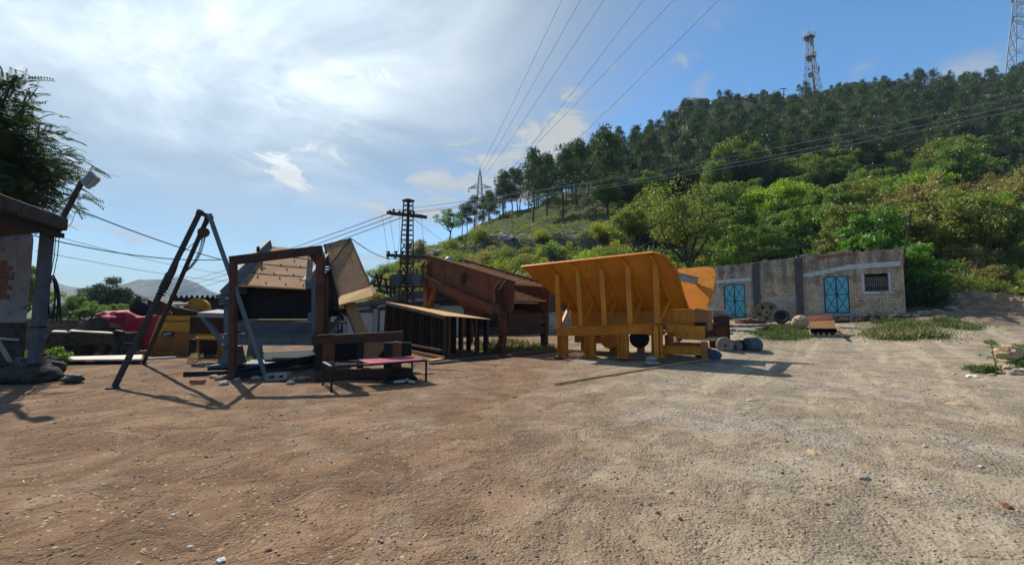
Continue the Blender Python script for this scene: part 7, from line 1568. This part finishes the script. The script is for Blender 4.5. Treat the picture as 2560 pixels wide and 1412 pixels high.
# ================================================================ loose stones, gravel, straw
def gravel():
    rg = np.random.default_rng(17); n = 26000; r = 1.9 + 13 * rg.random(n) ** 1.6; a = (rg.random(n) - .5) * 2 * 1.0; x = r * np.sin(a); y = r * np.cos(a)
    dens = .45 + .75 * (vnoise(x, y, 1.3, 51) + .5) + .5 * (vnoise(x, y, .45, 52)) + np.clip(x * .05, -.2, .3); k = rg.random(n) < dens; x, y = x[k], y[k]; z = Hm(x, y); n = len(x)
    s = .0035 + .010 * rg.random(n) ** 2.6; s *= np.where(rg.random(n) < .012, 2.2, 1); s *= .75 + .04 * np.hypot(x, y)
    base = np.array([(1, 0, 0), (-1, 0, 0), (0, 1, 0), (0, -1, 0), (0, 0, 1), (0, 0, -1)], float); F = np.array([(0, 2, 4), (2, 1, 4), (1, 3, 4), (3, 0, 4), (2, 0, 5), (1, 2, 5), (3, 1, 5), (0, 3, 5)])
    t = rg.random(n) * 6.283; c, sn = np.cos(t), np.sin(t); v = base[None] * (1 + .45 * (rg.random((n, 6, 1)) - .5)) * np.stack([s * (1 + .6 * rg.random(n)), s, s * (.5 + .35 * rg.random(n))], -1)[:, None, :] + rg.normal(size=(n, 6, 3)) * (s * .22)[:, None, None]
    X = v[..., 0] * c[:, None] - v[..., 1] * sn[:, None] + x[:, None]; Y = v[..., 0] * sn[:, None] + v[..., 1] * c[:, None] + y[:, None]; Zz = v[..., 2] + (z + s * .18)[:, None]
    m, T, out = newmat('gravel_stone'); g = T.n('ShaderNodeNewGeometry').outputs['Random Per Island']; cr = T.n('ShaderNodeValToRGB'); T.nt.links.new(g, cr.inputs[0]); e = cr.color_ramp.elements; e[0].color = (.10, .075, .058, 1); e[1].color = (.50, .43, .34, 1); e.new(.35).color = (.22, .155, .105, 1); e.new(.7).color = (.32, .255, .19, 1); principled(T, out, cr.outputs[0], .9, spec=.2)
    o = raw_mesh('gravel', np.stack([X, Y, Zz], -1).reshape(-1, 3), (np.arange(n)[:, None, None] * 6 + F[None]).reshape(-1, 3), m); tag(o, 'small loose gravel scattered over the yard', kind='stuff')
    n = 900; r = 2 + 9 * rg.random(n) ** 1.4; a = (rg.random(n) - .62) * 1.7; x = r * np.sin(a); y = r * np.cos(a); z = Hm(x, y) + .006; t = rg.random(n) * 6.283; L = .006 + .02 * rg.random(n); w = .0016 + .004 * rg.random(n) ** 3; dx, dy = np.cos(t), np.sin(t); tz = rg.random(n) * .012
    v = np.stack([np.stack([x - dx * L - dy * w, y - dy * L + dx * w, z], -1), np.stack([x - dx * L + dy * w, y - dy * L - dx * w, z], -1), np.stack([x + dx * L + dy * w, y + dy * L - dx * w, z + tz], -1), np.stack([x + dx * L - dy * w, y + dy * L + dx * w, z + tz], -1)], 1)
    o = raw_mesh('straw_litter', v.reshape(-1, 3), np.arange(n * 4).reshape(-1, 4), M['straw']); tag(o, 'dry straw and leaf litter on the brown earth', kind='stuff')
gravel()
for i, (px, py, s, mt, lab) in enumerate((
    (2160, 1196, .085, 'stone_grey', 'largest grey stone in the gravel of the open yard'), (2077, 1256, .042, 'stone_grey', 'grey stone beside a smaller one in the open gravel'), (2068, 1262, .025, 'rust_dark', 'dark chip touching the grey stone in the open gravel'),
    (1756, 1303, .036, 'stone_grey', 'pale pebble in the near gravel beside a dark one'), (1701, 1298, .036, 'rust_dark', 'dark pebble left of the pale one in the near gravel'), (1644, 1282, .032, 'rust_dark', 'dark pebble at the near end of a short pebble row'), (1626, 1263, .026, 'rust_dark', 'dark pebble in the middle of the short pebble row'), (1604, 1261, .022, 'rust_dark', 'smallest dark pebble of the short pebble row'), (1632, 1226, .038, 'stone_grey', 'grey pebble above the short row of dark pebbles'), (1541, 1196, .034, 'rust_dark', 'lone dark stone where the brown earth meets the gravel'), (1461, 1212, .025, 'rust_dark', 'dark pebble left of the lone stone'),
    (480, 1284, .042, 'stone_tan', 'tan stone in the middle of the brown earth'), (432, 1287, .026, 'slab_pale', 'pale chip left of the tan stone'), (1880, 1000, .16, 'stone_grey', 'flat half-buried grey stone in front of the hopper shadow'), (2400, 1010, .2, 'stone_tan', 'flat half-buried pale stone on the track'), (2034, 1130, .13, 'stone_tan', 'flat buried stone in the middle of the pale gravel'), (2388, 1292, .045, 'stone_grey', 'grey stone near the corner of the yard'), (475, 1367, .03, 'slab_pale', 'white chip near the front of the brown earth'), (2520, 1268, .06, 'rust_brown', 'reddish stone at the edge of the near gravel'), (553, 1402, .05, 'slab_pale', 'pale angular stone at the very front of the earth'), (1305, 1215, .022, 'rust_dark', 'dark chip in the brown earth before the charpoy'))):
    s *= .62 if s < .1 else .85; p = gp(px, py); q = MB(); q.rock(p + Z * s * (.12 if s < .1 else -.1), s, s * .75, s * (.55 if s < .1 else .3), 500 + i, 2, .5, i * 1.3); tag(q.build('loose_stone', M[mt]), lab, 'stone')
# ---------------------------------------------------------------- air
def haze():
    m, T, out = newmat('haze_air'); v = T.n('ShaderNodeVolumePrincipled'); v.inputs['Color'].default_value = (.66, .80, .95, 1); v.inputs['Density'].default_value = .0002; v.inputs['Anisotropy'].default_value = .1
    T.nt.links.new(v.outputs[0], out.inputs['Volume'])
    o = MB().box((0, 0, 120), 5600, 5600, 262).build('haze', m, local=True); tag(o, 'thin summer haze in the air', kind='stuff')
haze()
bad = [k for k, u in USED.items() if not u]
for k in bad:
    for c in list(PROTO[k].children): bpy.data.objects.remove(c)
    bpy.data.objects.remove(PROTO[k])
